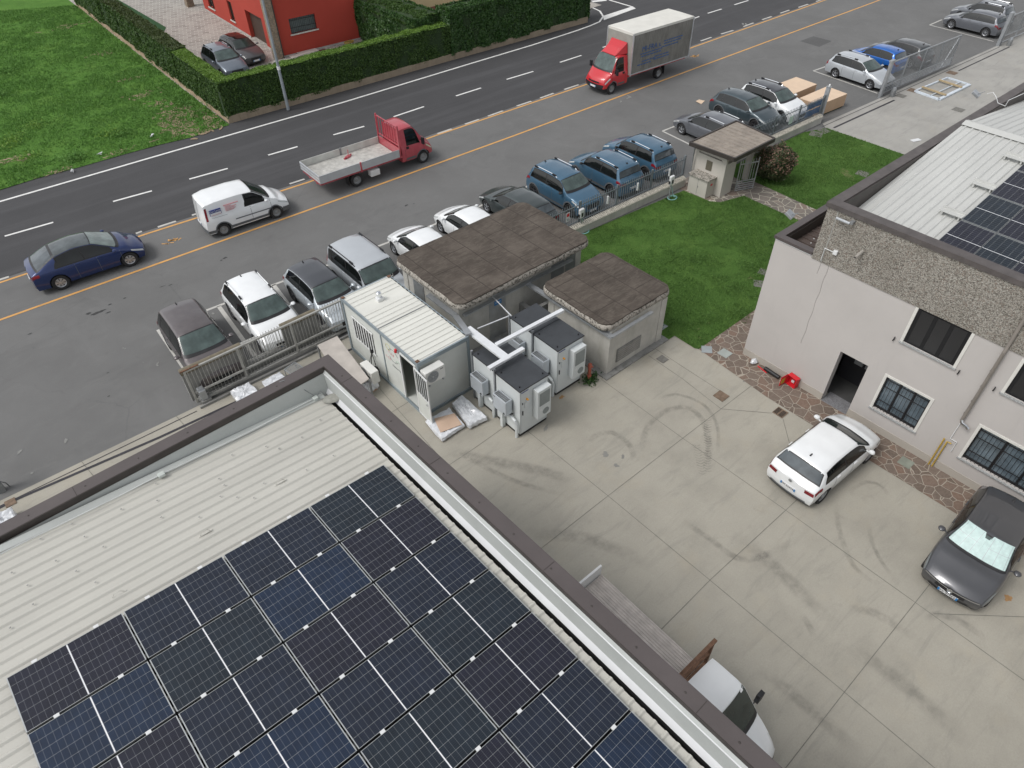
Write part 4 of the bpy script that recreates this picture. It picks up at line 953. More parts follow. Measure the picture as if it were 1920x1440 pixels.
# tyre tracks: thin translucent rubber marks on the concrete
def trackmat():
    t = NT('tyre rubber smear', .8); t.base((.13, .125, .115)); tr = node(t.t, 'ShaderNodeBsdfTransparent'); ms = node(t.t, 'ShaderNodeMixShader')
    k = t.ramp(t.noise(3, 6, .8), [(.36, .0), (.7, .32)]); a_ = node(t.t, 'ShaderNodeAttribute'); a_.attribute_name = 'wear'; k = t.math('MULTIPLY', k, a_.outputs['Fac']); t.l(k, ms.inputs[0]); t.l(tr.outputs[0], ms.inputs[1]); t.l(t.b.outputs[0], ms.inputs[2]); t.l(ms.outputs[0], t.o.inputs[0]); return t.m
M_TRACK = trackmat()
b = MB(); AL = []
for q, w_ in ((((1322, 880), (1330, 840), (1318, 790), (1290, 765), (1250, 770), (1215, 800), (1200, 850)), .16), (((1345, 850), (1345, 800), (1320, 760), (1270, 740), (1225, 750)), .1), (((1105, 830), (1120, 815), (1150, 812), (1180, 835), (1190, 865)), .16), (((840, 845), (900, 860), (1000, 880), (1090, 905)), .3), (((860, 850), (960, 900), (1060, 930)), .14), (((1568, 950), (1575, 1000), (1600, 1060), (1640, 1095)), .12), (((1628, 982), (1640, 1030), (1680, 1095)), .1), (((1735, 1160), (1760, 1153), (1800, 1165), (1850, 1200)), .16), (((1500, 1010), (1400, 1050), (1330, 1010), (1280, 975)), .16), (((1590, 1140), (1640, 1150), (1720, 1200)), .2), (((1500, 1150), (1515, 1170), (1525, 1195)), .14), (((1590, 925), (1620, 905), (1650, 910), (1665, 930)), .1), (((1380, 1000), (1470, 1080), (1570, 1180)), .3), (((1420, 1250), (1520, 1330), (1620, 1420)), .25), (((1590, 1210), (1690, 1280), (1820, 1400)), .3), (((980, 1000), (1100, 1010), (1220, 1060)), .3)):
    pts = [Vector(P2(*p)) for p in q]; out = []
    for i in range(len(pts)-1):
        p0 = pts[max(i-1, 0)]; p1 = pts[i]; p2 = pts[i+1]; p3 = pts[min(i+2, len(pts)-1)]
        for k in range(5):
            t_ = k/5; out.append(tuple(.5*((2*p1)+(p2-p0)*t_+(2*p0-5*p1+4*p2-p3)*t_*t_+(3*p1-p0-3*p2+p3)*t_**3)))
    out.append(tuple(pts[-1])); m_ = len(out); zt_ = .0065+.00012*(len(b.f)//20)
    w2 = w_*.85; base_ = len(b.v)
    for i, p in enumerate(out):
        d_ = (Vector(out[min(i+1, m_-1)])-Vector(out[max(i-1, 0)])).normalized(); q_ = Vector((-d_.y, d_.x))
        for s_ in (-1, -.4, .4, 1): b.v.append((p[0]+q_.x*w2*s_, p[1]+q_.y*w2*s_, zt_)); AL.append((1 if abs(s_) < .5 else 0)*min(1, i/4, (m_-1-i)/4))
    for i in range(m_-1):
        for j in range(3): b.f.append([base_+4*i+j, base_+4*i+j+1, base_+4*i+4+j+1, base_+4*i+4+j]); b.m.append(0)
# chevron tread prints
for q in (((1326, 885), (1327, 785)), ((1318, 890), (1305, 830))):
    a_, c_ = Vector(P2(*q[0])), Vector(P2(*q[1])); d = (c_-a_); L_ = d.length; d.normalize(); nn_ = Vector((-d.y, d.x))
    for k in range(int(L_/.11)):
        p = a_+d*(k*.11)
        for s_ in (-1, 1): merge(b, strip([tuple(p), tuple(p+nn_*(s_*.13)+d*.07)], .04, .0088))
AL += [.8]*(len(b.v)-len(AL)); o = marks('tyre_tracks', b, M_TRACK); at_ = o.data.attributes.new('wear', 'FLOAT', 'POINT'); at_.data.foreach_set('value', AL)
b = MB()
for px, py, rx, ry in ((1023, 803, .16, .06), (1135, 852, .12, .09), (1168, 856, .1, .05), (1155, 873, .08, .09), (1395, 715, .05, .04)): blob(b, P2(px, py), rx, ry, .0101, 30)
marks('damp_stains', b, mk('damp stain', (.22, .215, .2), .6, var=.1))
b = MB(); blob(b, P2(1053, 745), .12, .08, .0101); blob(b, P2(1890, 1122), .12, .1, .0101); marks('rust_stains', b, mk('rust stain', (.34, .2, .09), .8, var=.2, scale=8))
# lawns, flagstones
LAWN1 = [(3.64, -.2), (3.62, -1.2), (3.71, -1.34), (7.3, -1.31), (14.95, -1.3), (14.95, 2.2), (15.02, 4.68), (13.58, 5.09), (13.27, 5.52), (13.2, 7.1), (5.5, 7.7), (3.0, 8.2), (3.0, -.2)]
LAWN2 = [(16.62, -3.2), (25.5, -3.2), (25.47, 6.3), (24, 6.9), (16.5, 7.1), (16.2, 5.6), (16.69, 5.17), (16.5, 1.7)]
ground('lawn', LAWN1, .02, M_GRASS); ground('lawn', LAWN2, .02, M_GRASS)
ground('flagstone_apron', [(3.42, -60), (4.9, -60), (4.9, -2.7), (40, -2.7), (40, -1.3), (7.3, -1.31), (3.71, -1.34), (3.42, -4.6), (3.4, -9.3)], .012, M_FLAG)
ground('flagstone_path', [(14.95, -2.7), (16.62, -2.7), (16.62, 2), (16.69, 5.3), (16.3, 7.9), (13.0, 7.9), (13.2, 7.1), (13.27, 5.52), (13.58, 5.09), (15.02, 4.68)], .016, M_FLAG2)
# the meadow and the court beyond the street
HW0 = P2(430, 232); dNW = Vector((P2(145, 12)[0]-HW0[0], P2(145, 12)[1]-HW0[1])).normalized()
FE = [P2(*p) for p in ((-60, 372), (0, 357), (70, 335), (150, 314), (230, 291), (300, 272), (360, 258), (400, 244), (430, 235))]
ground('meadow', [(-140, FE[0][1]+1)]+FE+[tuple(Vector(HW0)+dNW*60), (-140, 110)], .03, M_FIELD)
b = MB()
for q in (((330, 232), 1.9, 1.0), ((352, 250), 1.7, .9), ((320, 210), 1.2, .8), ((342, 222), 1.2, .7), ((375, 242), 1.2, .5), ((300, 195), .8, .5), ((270, 178), 1.2, .4), ((240, 150), .9, .35), ((195, 100), .9, .4), ((130, 50), 1.4, .5), ((390, 225), 1.2, .5), ((18, 302), 1.0, .35), ((115, 320), .8, .2), ((225, 285), .7, .2)):
    c = P2(*q[0])
    for k in range(26): blob(b, (c[0]+random.gauss(0, q[1]*.55), c[1]+random.gauss(0, q[2]*.8)), random.uniform(.06, .26)*q[1], random.uniform(.06, .24)*q[2], .034+.0004*len(b.f)/26, random.uniform(0, 180), 12, .35)
marks('bare_earth_patches', b, M_DIRT)
ground('court_paving', [(HW0[0]+.3, HW0[1]+.3), (34, 33), (34, 90), (-8, 95), (-5, 60)], .02, M_PORPH)
ground('court_lawn', [P2(304, 68), P2(312, 52), P2(222, 0), P2(150, -45), P2(120, -20)], .03, mk('synthetic turf', (.02, .075, .022), .95, var=.1, bump=.3))
# ------------------------------------------------------------------ foliage scatter helpers (numpy)
def cards(pos, nrm, size, m, name, parent=None, jit=.6, aspect=.55, bend=True):
    """one small two-triangle leaf per point, facing roughly along nrm"""
    n = len(pos); r = rng
    d = nrm+r.normal(0, jit, (n, 3)); d /= np.linalg.norm(d, axis=1)[:, None]
    a = np.cross(d, r.normal(0, 1, (n, 3))); a /= np.linalg.norm(a, axis=1)[:, None]; b_ = np.cross(d, a)
    s = size*r.uniform(.6, 1.35, (n, 1)); w_ = s*aspect
    v = np.empty((n, 4, 3)); v[:, 0] = pos-a*s; v[:, 1] = pos-b_*w_+d*s*.12; v[:, 2] = pos+a*s; v[:, 3] = pos+b_*w_+d*s*.12
    me = bpy.data.meshes.new(name); me.vertices.add(n*4); me.vertices.foreach_set('co', v.reshape(-1).astype(np.float32))
    me.loops.add(n*4); me.loops.foreach_set('vertex_index', np.arange(n*4, dtype=np.int32)); me.polygons.add(n)
    me.polygons.foreach_set('loop_start', np.arange(0, n*4, 4, dtype=np.int32)); me.materials.append(m); me.update(calc_edges=True)
    o = bpy.data.objects.new(name, me); link(o, parent); return o
def inpoly(poly, x, y):
    c = np.zeros(len(x), bool); n = len(poly)
    for i in range(n):
        x1, y1 = poly[i]; x2, y2 = poly[(i+1) % n]
        k = ((y1 > y) != (y2 > y)) & (x < (x2-x1)*(y-y1)/((y2-y1) or 1e-9)+x1); c ^= k
    return c
def vnoise(x, y, s, seed=0):
    g = np.random.default_rng(seed).uniform(0, 1, (128, 128)); u = x*s+1000; v = y*s+1000; i = np.floor(u).astype(int); j = np.floor(v).astype(int); f = u-i; h = v-j; f = f*f*(3-2*f); h = h*h*(3-2*h); i %= 127; j %= 127
    return (g[i, j]*(1-f)+g[i+1, j]*f)*(1-h)+(g[i, j+1]*(1-f)+g[i+1, j+1]*f)*h
def blades(poly, dens, h, m, name, z=.02, thin=.6, w=.012, seed=3, holes=None):
    xs = [p[0] for p in poly]; ys = [p[1] for p in poly]; A = (max(xs)-min(xs))*(max(ys)-min(ys)); n = int(A*dens)
    x = rng.uniform(min(xs), max(xs), n); y = rng.uniform(min(ys), max(ys), n); k = inpoly(poly, x, y)
    nz = .6*vnoise(x, y, .9, seed)+.4*vnoise(x, y, 3.1, seed+1); k &= rng.uniform(0, 1, n) < (nz-thin*.5)*2.2
    x = x[k]; y = y[k]; nz = nz[k]; n = len(x)
    hh = h*rng.uniform(.5, 1.2, n)*(.5+nz); a = rng.uniform(0, 6.283, n); l = hh*rng.uniform(.2, .9, n); ww = w*rng.uniform(.7, 1.5, n)
    v = np.zeros((n, 3, 3)); v[:, 0, 0] = x-np.sin(a)*ww; v[:, 0, 1] = y+np.cos(a)*ww; v[:, 1, 0] = x+np.sin(a)*ww; v[:, 1, 1] = y-np.cos(a)*ww; v[:, :2, 2] = z; v[:, 2, 0] = x+np.cos(a)*l; v[:, 2, 1] = y+np.sin(a)*l; v[:, 2, 2] = z+hh
    me = bpy.data.meshes.new(name); me.vertices.add(n*3); me.vertices.foreach_set('co', v.reshape(-1).astype(np.float32)); me.loops.add(n*3); me.loops.foreach_set('vertex_index', np.arange(n*3, dtype=np.int32)); me.polygons.add(n)
    me.polygons.foreach_set('loop_start', np.arange(0, n*3, 3, dtype=np.int32)); me.materials.append(m); me.update(calc_edges=True)
    o = bpy.data.objects.new(name, me); link(o); o['kind'] = 'stuff'; return o
blades(LAWN1, 900, .06, L_GRASS, 'lawn_grass', thin=.3, w=.01)
blades(LAWN2, 620, .06, L_GRASS, 'lawn_grass', thin=.3, seed=9)
FP = [(-52, 31.6)]+FE[1:]+[tuple(Vector(HW0)+dNW*34), (-25, 78), (-50, 60)]
blades(FP, 260, .1, L_FIELD, 'meadow_grass', z=.03, thin=.15, w=.02, seed=5)
# clumps of taller weeds
def clump(c, r_, h_, n, m, sz):
    p = rng.normal(0, 1, (n, 3))*np.array([r_*.5, r_*.5, 0])+np.array([c[0], c[1], 0]); p[:, 2] = rng.uniform(.04, h_, n); return p
pp = []; 
for px, py in ((1350, 525), (1370, 545), (1300, 490), (1250, 470), (1420, 560), (1290, 445), (1390, 590), (1180, 560), (1330, 600), (1255, 610), (1290, 610), (1400, 500)): pp.append(clump(P2(px, py), .5, .14, 90, None, .1))
o = cards(np.vstack(pp), np.tile((0, 0, 1.), (sum(map(len, pp)), 1)), .07, L_GRASS, 'lawn_weeds', aspect=.16, jit=.8); o['kind'] = 'stuff'
pp = []
for px, py in ((20, 275), (30, 262), (205, 255), (50, 298), (65, 238)): pp.append(clump(P2(px, py), .7, .3, 110, None, .1))
o = cards(np.vstack(pp), np.tile((0, 0, 1.), (sum(map(len, pp)), 1)), .075, L_YEL, 'meadow_weeds', aspect=.35, jit=.7); o['kind'] = 'stuff'
pp = []
for px, py in ((230, 255), (145, 298), (135, 300), (350, 200), (330, 195), (380, 210), (10, 135), (5, 180), (300, 120)): pp.append(clump(P2(px, py), .8, .3, 200, None, .1))
o = cards(np.vstack(pp), np.tile((0, 0, 1.), (sum(map(len, pp)), 1)), .09, L_FIELD, 'meadow_weeds', aspect=.3, jit=.7); o['kind'] = 'stuff'
# litter
for (px, py, lb) in ((285, 256, 'crumpled white paper lying in the meadow near the street'), (188, 290, 'small pale blue litter at the meadow edge'), (135, 322, 'flat white litter on the meadow verge beside the road')):
    c = P(px, py, .06); t = thing('litter', lb, 'litter', c, random.uniform(0, 180)); b = MB()
    for k in range(5):
        q = [(random.uniform(-.22, .22), random.uniform(-.1, .1), random.uniform(.0, .12)) for _ in range(4)]; b.add(q, [(0, 1, 2), (1, 2, 3)])
    b.build('paper', M_BLUE if 'blue' in lb and False else M_PLATE, t)
t = thing('litter', 'crumpled beige paper on the asphalt above the grey estate car', 'litter', P(1312, 191, .01), 20); b = MB()
b.add([(-.3, -.2, 0), (.25, -.25, .03), (.32, .15, .02), (-.2, .22, .07), (0, 0, .06)], [(0, 1, 4), (1, 2, 4), (2, 3, 4), (3, 0, 4)]); b.build('paper', M_CARD2, t)
# ------------------------------------------------------------------ hedges and their low walls
def wallrun(name, label, pts, th, z0, z1, m, side=1, capm=None, cap=.03, cat='wall'):
    t = thing(name, label, cat); b = MB(); c = MB()
    for i in range(len(pts)-1):
        a = Vector(pts[i][:2]); d = Vector(pts[i+1][:2])-a; L_ = d.length; d.normalize(); nn_ = Vector((-d.y, d.x))*side
        q = [a, a+d*L_, a+d*L_+nn_*th, a+nn_*th]
        b.prism([(p.x, p.y) for p in (q if side > 0 else q[::-1])], z0, z1)
        if capm:
            q = [a-nn_*cap-d*0, a+d*L_-nn_*cap, a+d*L_+nn_*(th+cap), a+nn_*(th+cap)]; c.prism([(p.x, p.y) for p in (q if side > 0 else q[::-1])], z1, z1+.05)
    b.build('wall', m, t)
    if capm: c.build('coping', capm, t)
    return t
F1 = P2(848, 113); F2 = P2(1102, 42)
t = wallrun('low_wall', 'low mossy concrete wall under the roadside hedges', [HW0, F1, F2], .22, 0, .42, wallconc('tan mossy wall', (.33, .27, .2), .5), 1); 
t = wallrun('low_wall', 'low tan wall between meadow and hedge', [HW0, tuple(Vector(HW0)+dNW*34)], .22, 0, .3, wallconc('tan wall', (.4, .3, .21), .25), -1)
def hedge(label, a, b_, th, z0, z1, side, leaf, topleaf, dens, size, wob=.06, round_=.0):
    t = thing('hedge', label, 'hedge'); a = Vector(a[:2]); b2 = Vector(b_[:2]); d = b2-a; L_ = d.length; d.normalize(); nn_ = Vector((-d.y, d.x))*side
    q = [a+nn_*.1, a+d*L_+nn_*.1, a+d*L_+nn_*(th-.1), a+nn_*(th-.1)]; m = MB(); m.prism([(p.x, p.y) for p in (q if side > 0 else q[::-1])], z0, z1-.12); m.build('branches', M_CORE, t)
    D = np.array([d.x, d.y, 0]); N = np.array([nn_.x, nn_.y, 0]); A = np.array([a.x, a.y, 0]); Z = np.array([0, 0, 1.]); P_ = []; Q_ = []
    def face(n, u0, u1, w0, w1, fn, nr):
        u = rng.uniform(u0, u1, n); w_ = rng.uniform(w0, w1, n); P_.append(fn(u, w_)); Q_.append(np.tile(nr, (n, 1)))
    h = z1-z0; ww = lambda u, w_: wob*(vnoise(u, w_, 1.3, 11)-.5)*2
    face(int(L_*h*dens), 0, L_, z0, z1, lambda u, w_: A+np.outer(u, D)+np.outer(w_, Z)+np.outer(ww(u, w_)-rng.uniform(-.02, .07, len(u))+.05*0, -N)+np.outer(np.full(len(u), .04), N), -N)
    face(int(L_*h*dens*.6), 0, L_, z0, z1, lambda u, w_: A+np.outer(u, D)+np.outer(w_, Z)+np.outer(th-.04+ww(u, w_), N), N)
    for uu, sg in ((0, -1), (L_, 1)): face(int(th*h*dens), 0, th, z0, z1, lambda u, w_: A+np.outer(np.full(len(u), uu), D)+np.outer(u, N)+np.outer(w_, Z)+np.outer(ww(u, w_), D), D*sg)
    pos = np.vstack(P_); nr = np.vstack(Q_); cards(pos, nr, size, leaf, 'foliage', t)
    u = rng.uniform(0, L_, int(L_*th*dens*1.2)); w_ = rng.uniform(0, th, len(u)); pz = z1+ww(u, w_)*.8-.04-round_*((w_/th-.5)*2)**2
    pos = A+np.outer(u, D)+np.outer(w_, N)+np.outer(pz, Z); cards(pos, np.tile(Z, (len(u), 1)), size, topleaf, 'clipped_top', t, jit=.7); return t
hedge('clipped hedge with bright green top along the street before the red house', HW0, F1, 1.0, .3, 2.45, 1, L_THUJA, L_FRESH, 640, .06, .1)
hedge('bushy dark laurel hedge along the street, right of the clipped hedge', F1, F2, 1.6, .35, 3.3, 1, L_LAUREL, L_LAUREL, 800, .1, .14, .4)
hNW = tuple(Vector(HW0)+dNW*.6); hN1 = tuple(Vector(HW0)+dNW*8); hN2 = tuple(Vector(HW0)+dNW*34)
L_OLIVE = leafmat('olive thuja foliage', (.03, .05, .014), (.055, .085, .02), (.1, .125, .035))
hedge('bright topped hedge section at the street corner beside the meadow', hNW, hN1, 1.0, .25, 2.35, -1, L_THUJA, L_FRESH, 560, .06)
hedge('olive green hedge running away between the meadow and the red house court', hN1, hN2, 1.1, .2, 2.4, -1, L_THUJA, L_OLIVE, 420, .07, .1)
S1 = (F1[0]+.4, F1[1]+1.2)
hedge('dense dark green hedge between the red house and its neighbour', S1, (S1[0]-.3, S1[1]+9), 2.6, .05, 2.9, 1, L_LAUREL, L_THUJA, 620, .1, .16, .4)
# ------------------------------------------------------------------ solar panel (108 half cells)
def cellmat(name, c):
    t = NT(name, .12, 0, .5); s = node(t.t, 'ShaderNodeSeparateXYZ'); t.l(t.tc.outputs['Object'], s.inputs[0])
    def lines(o, pitch, off, w_): return t.math('LESS_THAN', t.math('ABSOLUTE', t.math('SUBTRACT', t.math('FRACT', t.math('DIVIDE', t.math('ADD', o, off), pitch)), .5)), w_)
    ax = t.math('ABSOLUTE', s.outputs[0])
    lx = t.math('GREATER_THAN', t.math('ABSOLUTE', t.math('SUBTRACT', t.math('FRACT', t.math('DIVIDE', t.math('SUBTRACT', ax, .012), .0955)), .5)), .47)
    ly = t.math('GREATER_THAN', t.math('ABSOLUTE', t.math('SUBTRACT', t.math('FRACT', t.math('DIVIDE', s.outputs[1], .1835)), .5)), .488)
    bus = t.math('GREATER_THAN', t.math('ABSOLUTE', t.math('SUBTRACT', t.math('FRACT', t.math('DIVIDE', s.outputs[1], .0306)), .5)), .44)
    k = t.ramp(t.noise(3, 4), [(.3, sc(c, .8)), (.7, sc(c, 1.25))])
    k = t.mix(t.math('MULTIPLY', bus, .05), k, (.3, .32, .36)); k = t.mix(t.math('MULTIPLY', lx, .2), k, (.4, .42, .45)); k = t.mix(t.math('MULTIPLY', ly, .5), k, (.5, .52, .52))
    k = t.mix(t.math('LESS_THAN', ax, .0095), k, (.75, .76, .78))
    t.base(k); return t.m
CELLS = [cellmat('solar cells blue black', (.010, .015, .028)), cellmat('solar cells violet black', (.0115, .0125, .023)), cellmat('solar cells deep blue', (.009, .019, .042)), cellmat('solar cells slate', (.010, .0165, .025))]
M_FRAME = mk('panel frame aluminium', (.5, .52, .52), .35, .6, var=.05)
def panel_proto(cm, L=1.762, Wd=1.104):
    root = thing('solar_panel', 'x', 'solar panel', (0, 0, 0), 0); a, c = L/2, Wd/2
    b = MB(); b.box(-a, a, -c, c, 0, .03); g = b.build('cell_sheet', cm, root)
    b = MB(); f = .007; fe = .017
    b.box(-a, a, -c, -c+f, -.005, .036); b.box(-a, a, c-f, c, -.005, .036); b.box(-a, -a+fe, -c+f, c-f, -.005, .036); b.box(a-fe, a, -c+f, c-f, -.005, .036); b.build('frame', M_FRAME, root)
    if Wd > 1.1:
        for fx in (-.47, .47): b = MB(); b.box(fx-.04, fx+.04, c-.008, c+.05, .01, .045); b.build('clamp', M_WHITEP, root)
    return root
def tilt(o, loc, yaw, slope):
    """local x points uphill by -slope along +x"""
    o.matrix_world = Matrix.Translation(loc) @ Matrix.Rotation(R(yaw), 4, 'Z') @ Matrix.Rotation(slope, 4, 'Y')
    return o
ORD = ['first', 'second', 'third', 'fourth', 'fifth', 'sixth', 'seventh', 'eighth', 'ninth', 'tenth']
# ------------------------------------------------------------------ left building: local x = towards its right parapet (e), local y = up-street (-n)
LB = (-10.80, -3.06); LR = 1.5; SL = .077
lb = thing('warehouse', 'low industrial building with cream corrugated roof, brown parapet capping and a solar array, bottom left', 'building', (LB[0], LB[1], 0), LR)
ZC = 6.72; EX0, EX1, NY0, NY1 = -22., .46, -16., 3.0      # inner faces of the parapets (x max, y max)
M_WALLL = render_wall('pale warehouse wall', (.5, .48, .44))
b = MB(); b.box(-22, EX1+.22, NY1+.02, NY1+.22, 0, ZC-.04); b.box(EX1+.02, EX1+.22, NY0, NY1+.02, 0, ZC-.04); b.build('wall', M_WALLL, lb)
b = MB()   # capping
b.box(-22, EX1+.27, NY1-.02, NY1+.27, ZC-.04, ZC); b.box(EX1-.01, EX1+.27, NY0, NY1-.02, ZC-.04, ZC)
b.box(-22, EX1+.29, NY1+.27, NY1+.29, ZC-.14, ZC-.005); b.box(EX1+.27, EX1+.29, NY0, NY1+.27, ZC-.14, ZC-.005)
b.mat(1).box(-22, EX1-.03, NY1-.04, NY1-.02, ZC-.16, ZC-.005); b.box(EX1-.03, EX1-.01, NY0, NY1-.02, ZC-.10, ZC-.005)
b.mat(1)
for yy in (2.2, -1.1, -4.4, -7.7, -11): b.box(EX1-.005, EX1+.268, yy-.006, yy+.006, ZC, ZC+.003)
for xx in (-5.1, -8.5): b.box(xx-.006, xx+.006, NY1-.02, NY1+.268, ZC, ZC+.003)
b.build('parapet_capping', [M_CAP, M_CAPD], lb)
b = MB()
yy = NY1-.6
while yy > -11: b.lathe([(.001, .006), (.01, .006), (.024, .001)], 10, 'z', (EX1+.12, yy, ZC)); yy -= .98
xx = -.7
while xx > -12: b.lathe([(.001, .006), (.01, .006), (.024, .001)], 10, 'z', (xx, NY1+.12, ZC)); xx -= 1.05
b.build('capping_screws', M_CAPD, lb)
M_LINER = mk('pale grey green flashing', (.42, .44, .425), .5, 0, var=.07, scale=1.2, bscale=30, fine=.05); M_LINERW = mk('white gutter flashing', (.6, .61, .62), .45, 0, var=.05)
b = MB()   # inner lining of the right parapet, leaning slightly, with a bright edge
b.add([(EX1-.03, NY0, ZC-.10), (EX1-.03, NY1, ZC-.10), (EX1-.075, NY1, ZC-.155), (EX1-.075, NY0, ZC-.155)], [(0, 1, 2, 3)])
b.mat(1).add([(EX1-.075, NY0, ZC-.155), (EX1-.075, NY1, ZC-.155), (EX1-.09, NY1, ZC-.17), (EX1-.09, NY0, ZC-.17)], [(0, 1, 2, 3)])
b.mat(0).add([(EX1-.09, NY0, ZC-.17), (EX1-.09, NY1, ZC-.17), (EX1-.1, NY1, 6.14), (EX1-.1, NY0, 6.14)], [(0, 1, 2, 3)])
b.mat(1).add([(EX1-.1, NY0, 6.14), (EX1-.1, NY1, 6.14), (EX1-.185, NY1, 6.03), (EX1-.185, NY0, 6.03)], [(0, 1, 2, 3)])
b.mat(0).add([(-22, NY1-.05, ZC-.16), (EX1-.03, NY1-.05, ZC-.16), (EX1-.1, NY1-.16, 5.95), (-22, NY1-.16, 5.95)], [(0, 1, 2, 3)])
b.build('parapet_lining', [M_LINER, M_LINERW], lb)
b = MB(); b.box(EX1-.3, EX1-.17, NY0, NY1-.1, 5.78, 5.8); b.add([(EX1-.17, NY0, 5.8), (EX1-.17, NY1-.1, 5.8), (EX1-.185, NY1-.1, 6.03), (EX1-.185, NY0, 6.03)], [(0, 1, 2, 3)]); b.build('gutter', M_BLACKM, lb)
def ribs(x0, x1, y0, y1, z_of_x, pitch=.232, h=.032, top=.03, foot=.085, along='x', mini=True):
    """corrugated sheet with ribs running along x"""
    b = MB(); prof = []; y = y0
    while y < y1:
        prof += [(y, 0), (y+pitch-foot-.035, 0), (y+pitch-foot+.0, h), (y+pitch-foot+top+.0, h), (y+pitch-.02, 0)]; y += pitch
    prof = [p for p in prof if p[0] <= y1]+[(y1, 0)]
    xs = [x0, x1]; vs = [(x, yy, z_of_x(x)+hh) for x in xs for yy, hh in prof]; n = len(prof)
    return b.add(vs, [(i, i+1, n+i+1, n+i) for i in range(n-1)])
RX = .18
zr = lambda x: 6.04-SL*(x-RX)
b = ribs(-22, RX, NY0, NY1-.13, zr); o = b.build('roof_sheet', M_SHEET, lb)
b = MB(); b.add([(RX-.01, NY0, zr(RX)-.06), (RX-.01, NY1-.13, zr(RX)-.06), (RX-.01, NY1-.13, zr(RX)-.005), (RX-.01, NY0, zr(RX)-.005)], [(0, 1, 2, 3)]); b.build('eave_edge', M_BLACKM, lb)
b = MB(); b.add([(-22, NY1-.3, zr(-22)+.05), (RX, NY1-.3, zr(RX)+.05), (RX, NY1-.12, zr(RX)+.055), (-22, NY1-.12, zr(-22)+.055)], [(0, 1, 2, 3)]); b.build('edge_flashing', M_LINER, lb)
M_SCREW = mk('roof screw cap', (.42, .42, .4), .5)
b = MB(); random.seed(4)
for k in range(34):
    xx = random.uniform(-7, -.3); yy = NY1-.35-.232*random.randint(0, 8); b.lathe([(.001, .02), (.012, .018), (.018, 0)], 8, 'z', (xx, yy+.16, zr(xx)+.035))
b.build('roof_screws', M_SCREW, lb)
for xx, yy in ((-1.9, 1.0), (-3.6, .75), (-5.3, .45)): b = MB(); b.tube([(xx-.1, yy, zr(xx)+.02), (xx-.05, yy, zr(xx)+.09), (xx+.05, yy, zr(xx)+.09), (xx+.1, yy, zr(xx)+.02)], .006, 5); b.box(xx-.13, xx+.13, yy-.02, yy+.02, zr(xx)+.01, zr(xx)+.02); b.build('anchor_loop', M_SHEET, lb)
# conduit, junction boxes and cable on the roof
lc = thing('conduit_run', 'white conduit with two junction boxes along the roof parapet', 'conduit', (LB[0], LB[1], 0), LR)
b = MB(); pts = [(.02, NY1-.22, zr(0)+.09)]
for k in range(1, 10): xx = -.9*k; pts.append((xx, NY1-.24+.015*math.sin(k*2.1)-.02*k, zr(xx)+.09))
b.tube(pts, .011, 8); b.build('pipe', mk('dull white conduit', (.58, .6, .59), .5), lc, smooth=True)
for q in ((-.1, .02, NY1-.28, NY1-.17, zr(0)+.05, zr(0)+.12), (-3.72, -3.58, NY1-.37, NY1-.26, zr(-3.6)+.05, zr(-3.6)+.12)): b = MB(); b.box(*q); b.build('junction_box', mk('pale junction box', (.55, .59, .56), .5), lc, bevel=.01)
b = MB(); b.tube([(-.04, NY1-.2, zr(0)+.15), (-.25, NY1-.02, 6.5), (-.5, NY1+.16, ZC+.02), (-.75, NY1+.3, ZC-.05)], .008, 5); b.tube([(0, NY1-.22, 6.16), (.15, NY1-.15, 6.2), (.22, NY1-.35, 6.1), (.1, NY1-.5, 6.08)], .008, 5); b.build('cable', M_GALVD, lc)
t = thing('sandbag', 'grey sack lying in the roof corner by the conduit box', 'sack', P(624, 748, 6.1), LR-20)
b = MB(); b.lathe([(.001, .09), (.1, .085), (.17, .05), (.19, .02), (.17, 0)], 14); o = b.build('sack_body', mk('dusty sack', (.3, .3, .27), .9, var=.2, scale=9, bump=.4), t, smooth=True); t.scale = (1.3, .8, 1)
# left solar array
LPR = [panel_proto(CELLS[i]) for i in range(4)]; used = [False]*4
pitchx, pitchy = 1.784, 1.15
kinds = [[3, 0, 0, 1], [1, 2, 3, 2], [0, 1, 0, 1], [3, 0, 2, 2], [1, 3, 2, 1], [0, 1, 0, 3], [2, 3, 1, 0], [3, 0, 2, 3]]
rl = Matrix.Rotation(R(LR), 4, 'Z')
for r in range(9):
    for c in range(4):
        if r+c*.75 > 9.2: continue
        k = kinds[r % 8][c]; o = LPR[k] if not used[k] else copy_tree(LPR[k]); used[k] = True
        lx, ly = -.01-pitchx*(c+.5), -pitchy*(r+.5); p = rl @ Vector((lx, ly, 0)); zz = 6.14-SL*lx-.015
        tilt(o, (LB[0]+p.x, LB[1]+p.y, zz), LR, math.atan(SL)); o['group'] = 'solar panels on the left roof'
        o['label'] = 'left roof solar panel, %s from the right edge, %s row from the top' % (ORD[c], ORD[r])
# rails and clamps between the rows
t = thing('mounting_rails', 'dark mounting rails under the left solar array', 'rails', (LB[0], LB[1], 0), LR)
b = MB()
for k in range(4):
    for fx in (.24, .76): lx = -pitchx*(k+fx)-.02; b.box(lx-.02, lx+.02, -10.4, .02, 6.14-SL*lx-.07, 6.14-SL*lx-.02)
b.build('rail', M_BLACK, t)
b = MB(); b.add([(-7.15, -10.4, 6.14-SL*-7.15-.085), (0, -10.4, 6.055), (0, 0, 6.055), (-7.15, 0, 6.14-SL*-7.15-.085)], [(0, 1, 2, 3)]); b.build('painted_gap_shade', M_BLACKM, t)  # added black sheet: paints the shade seen in the gaps between panels
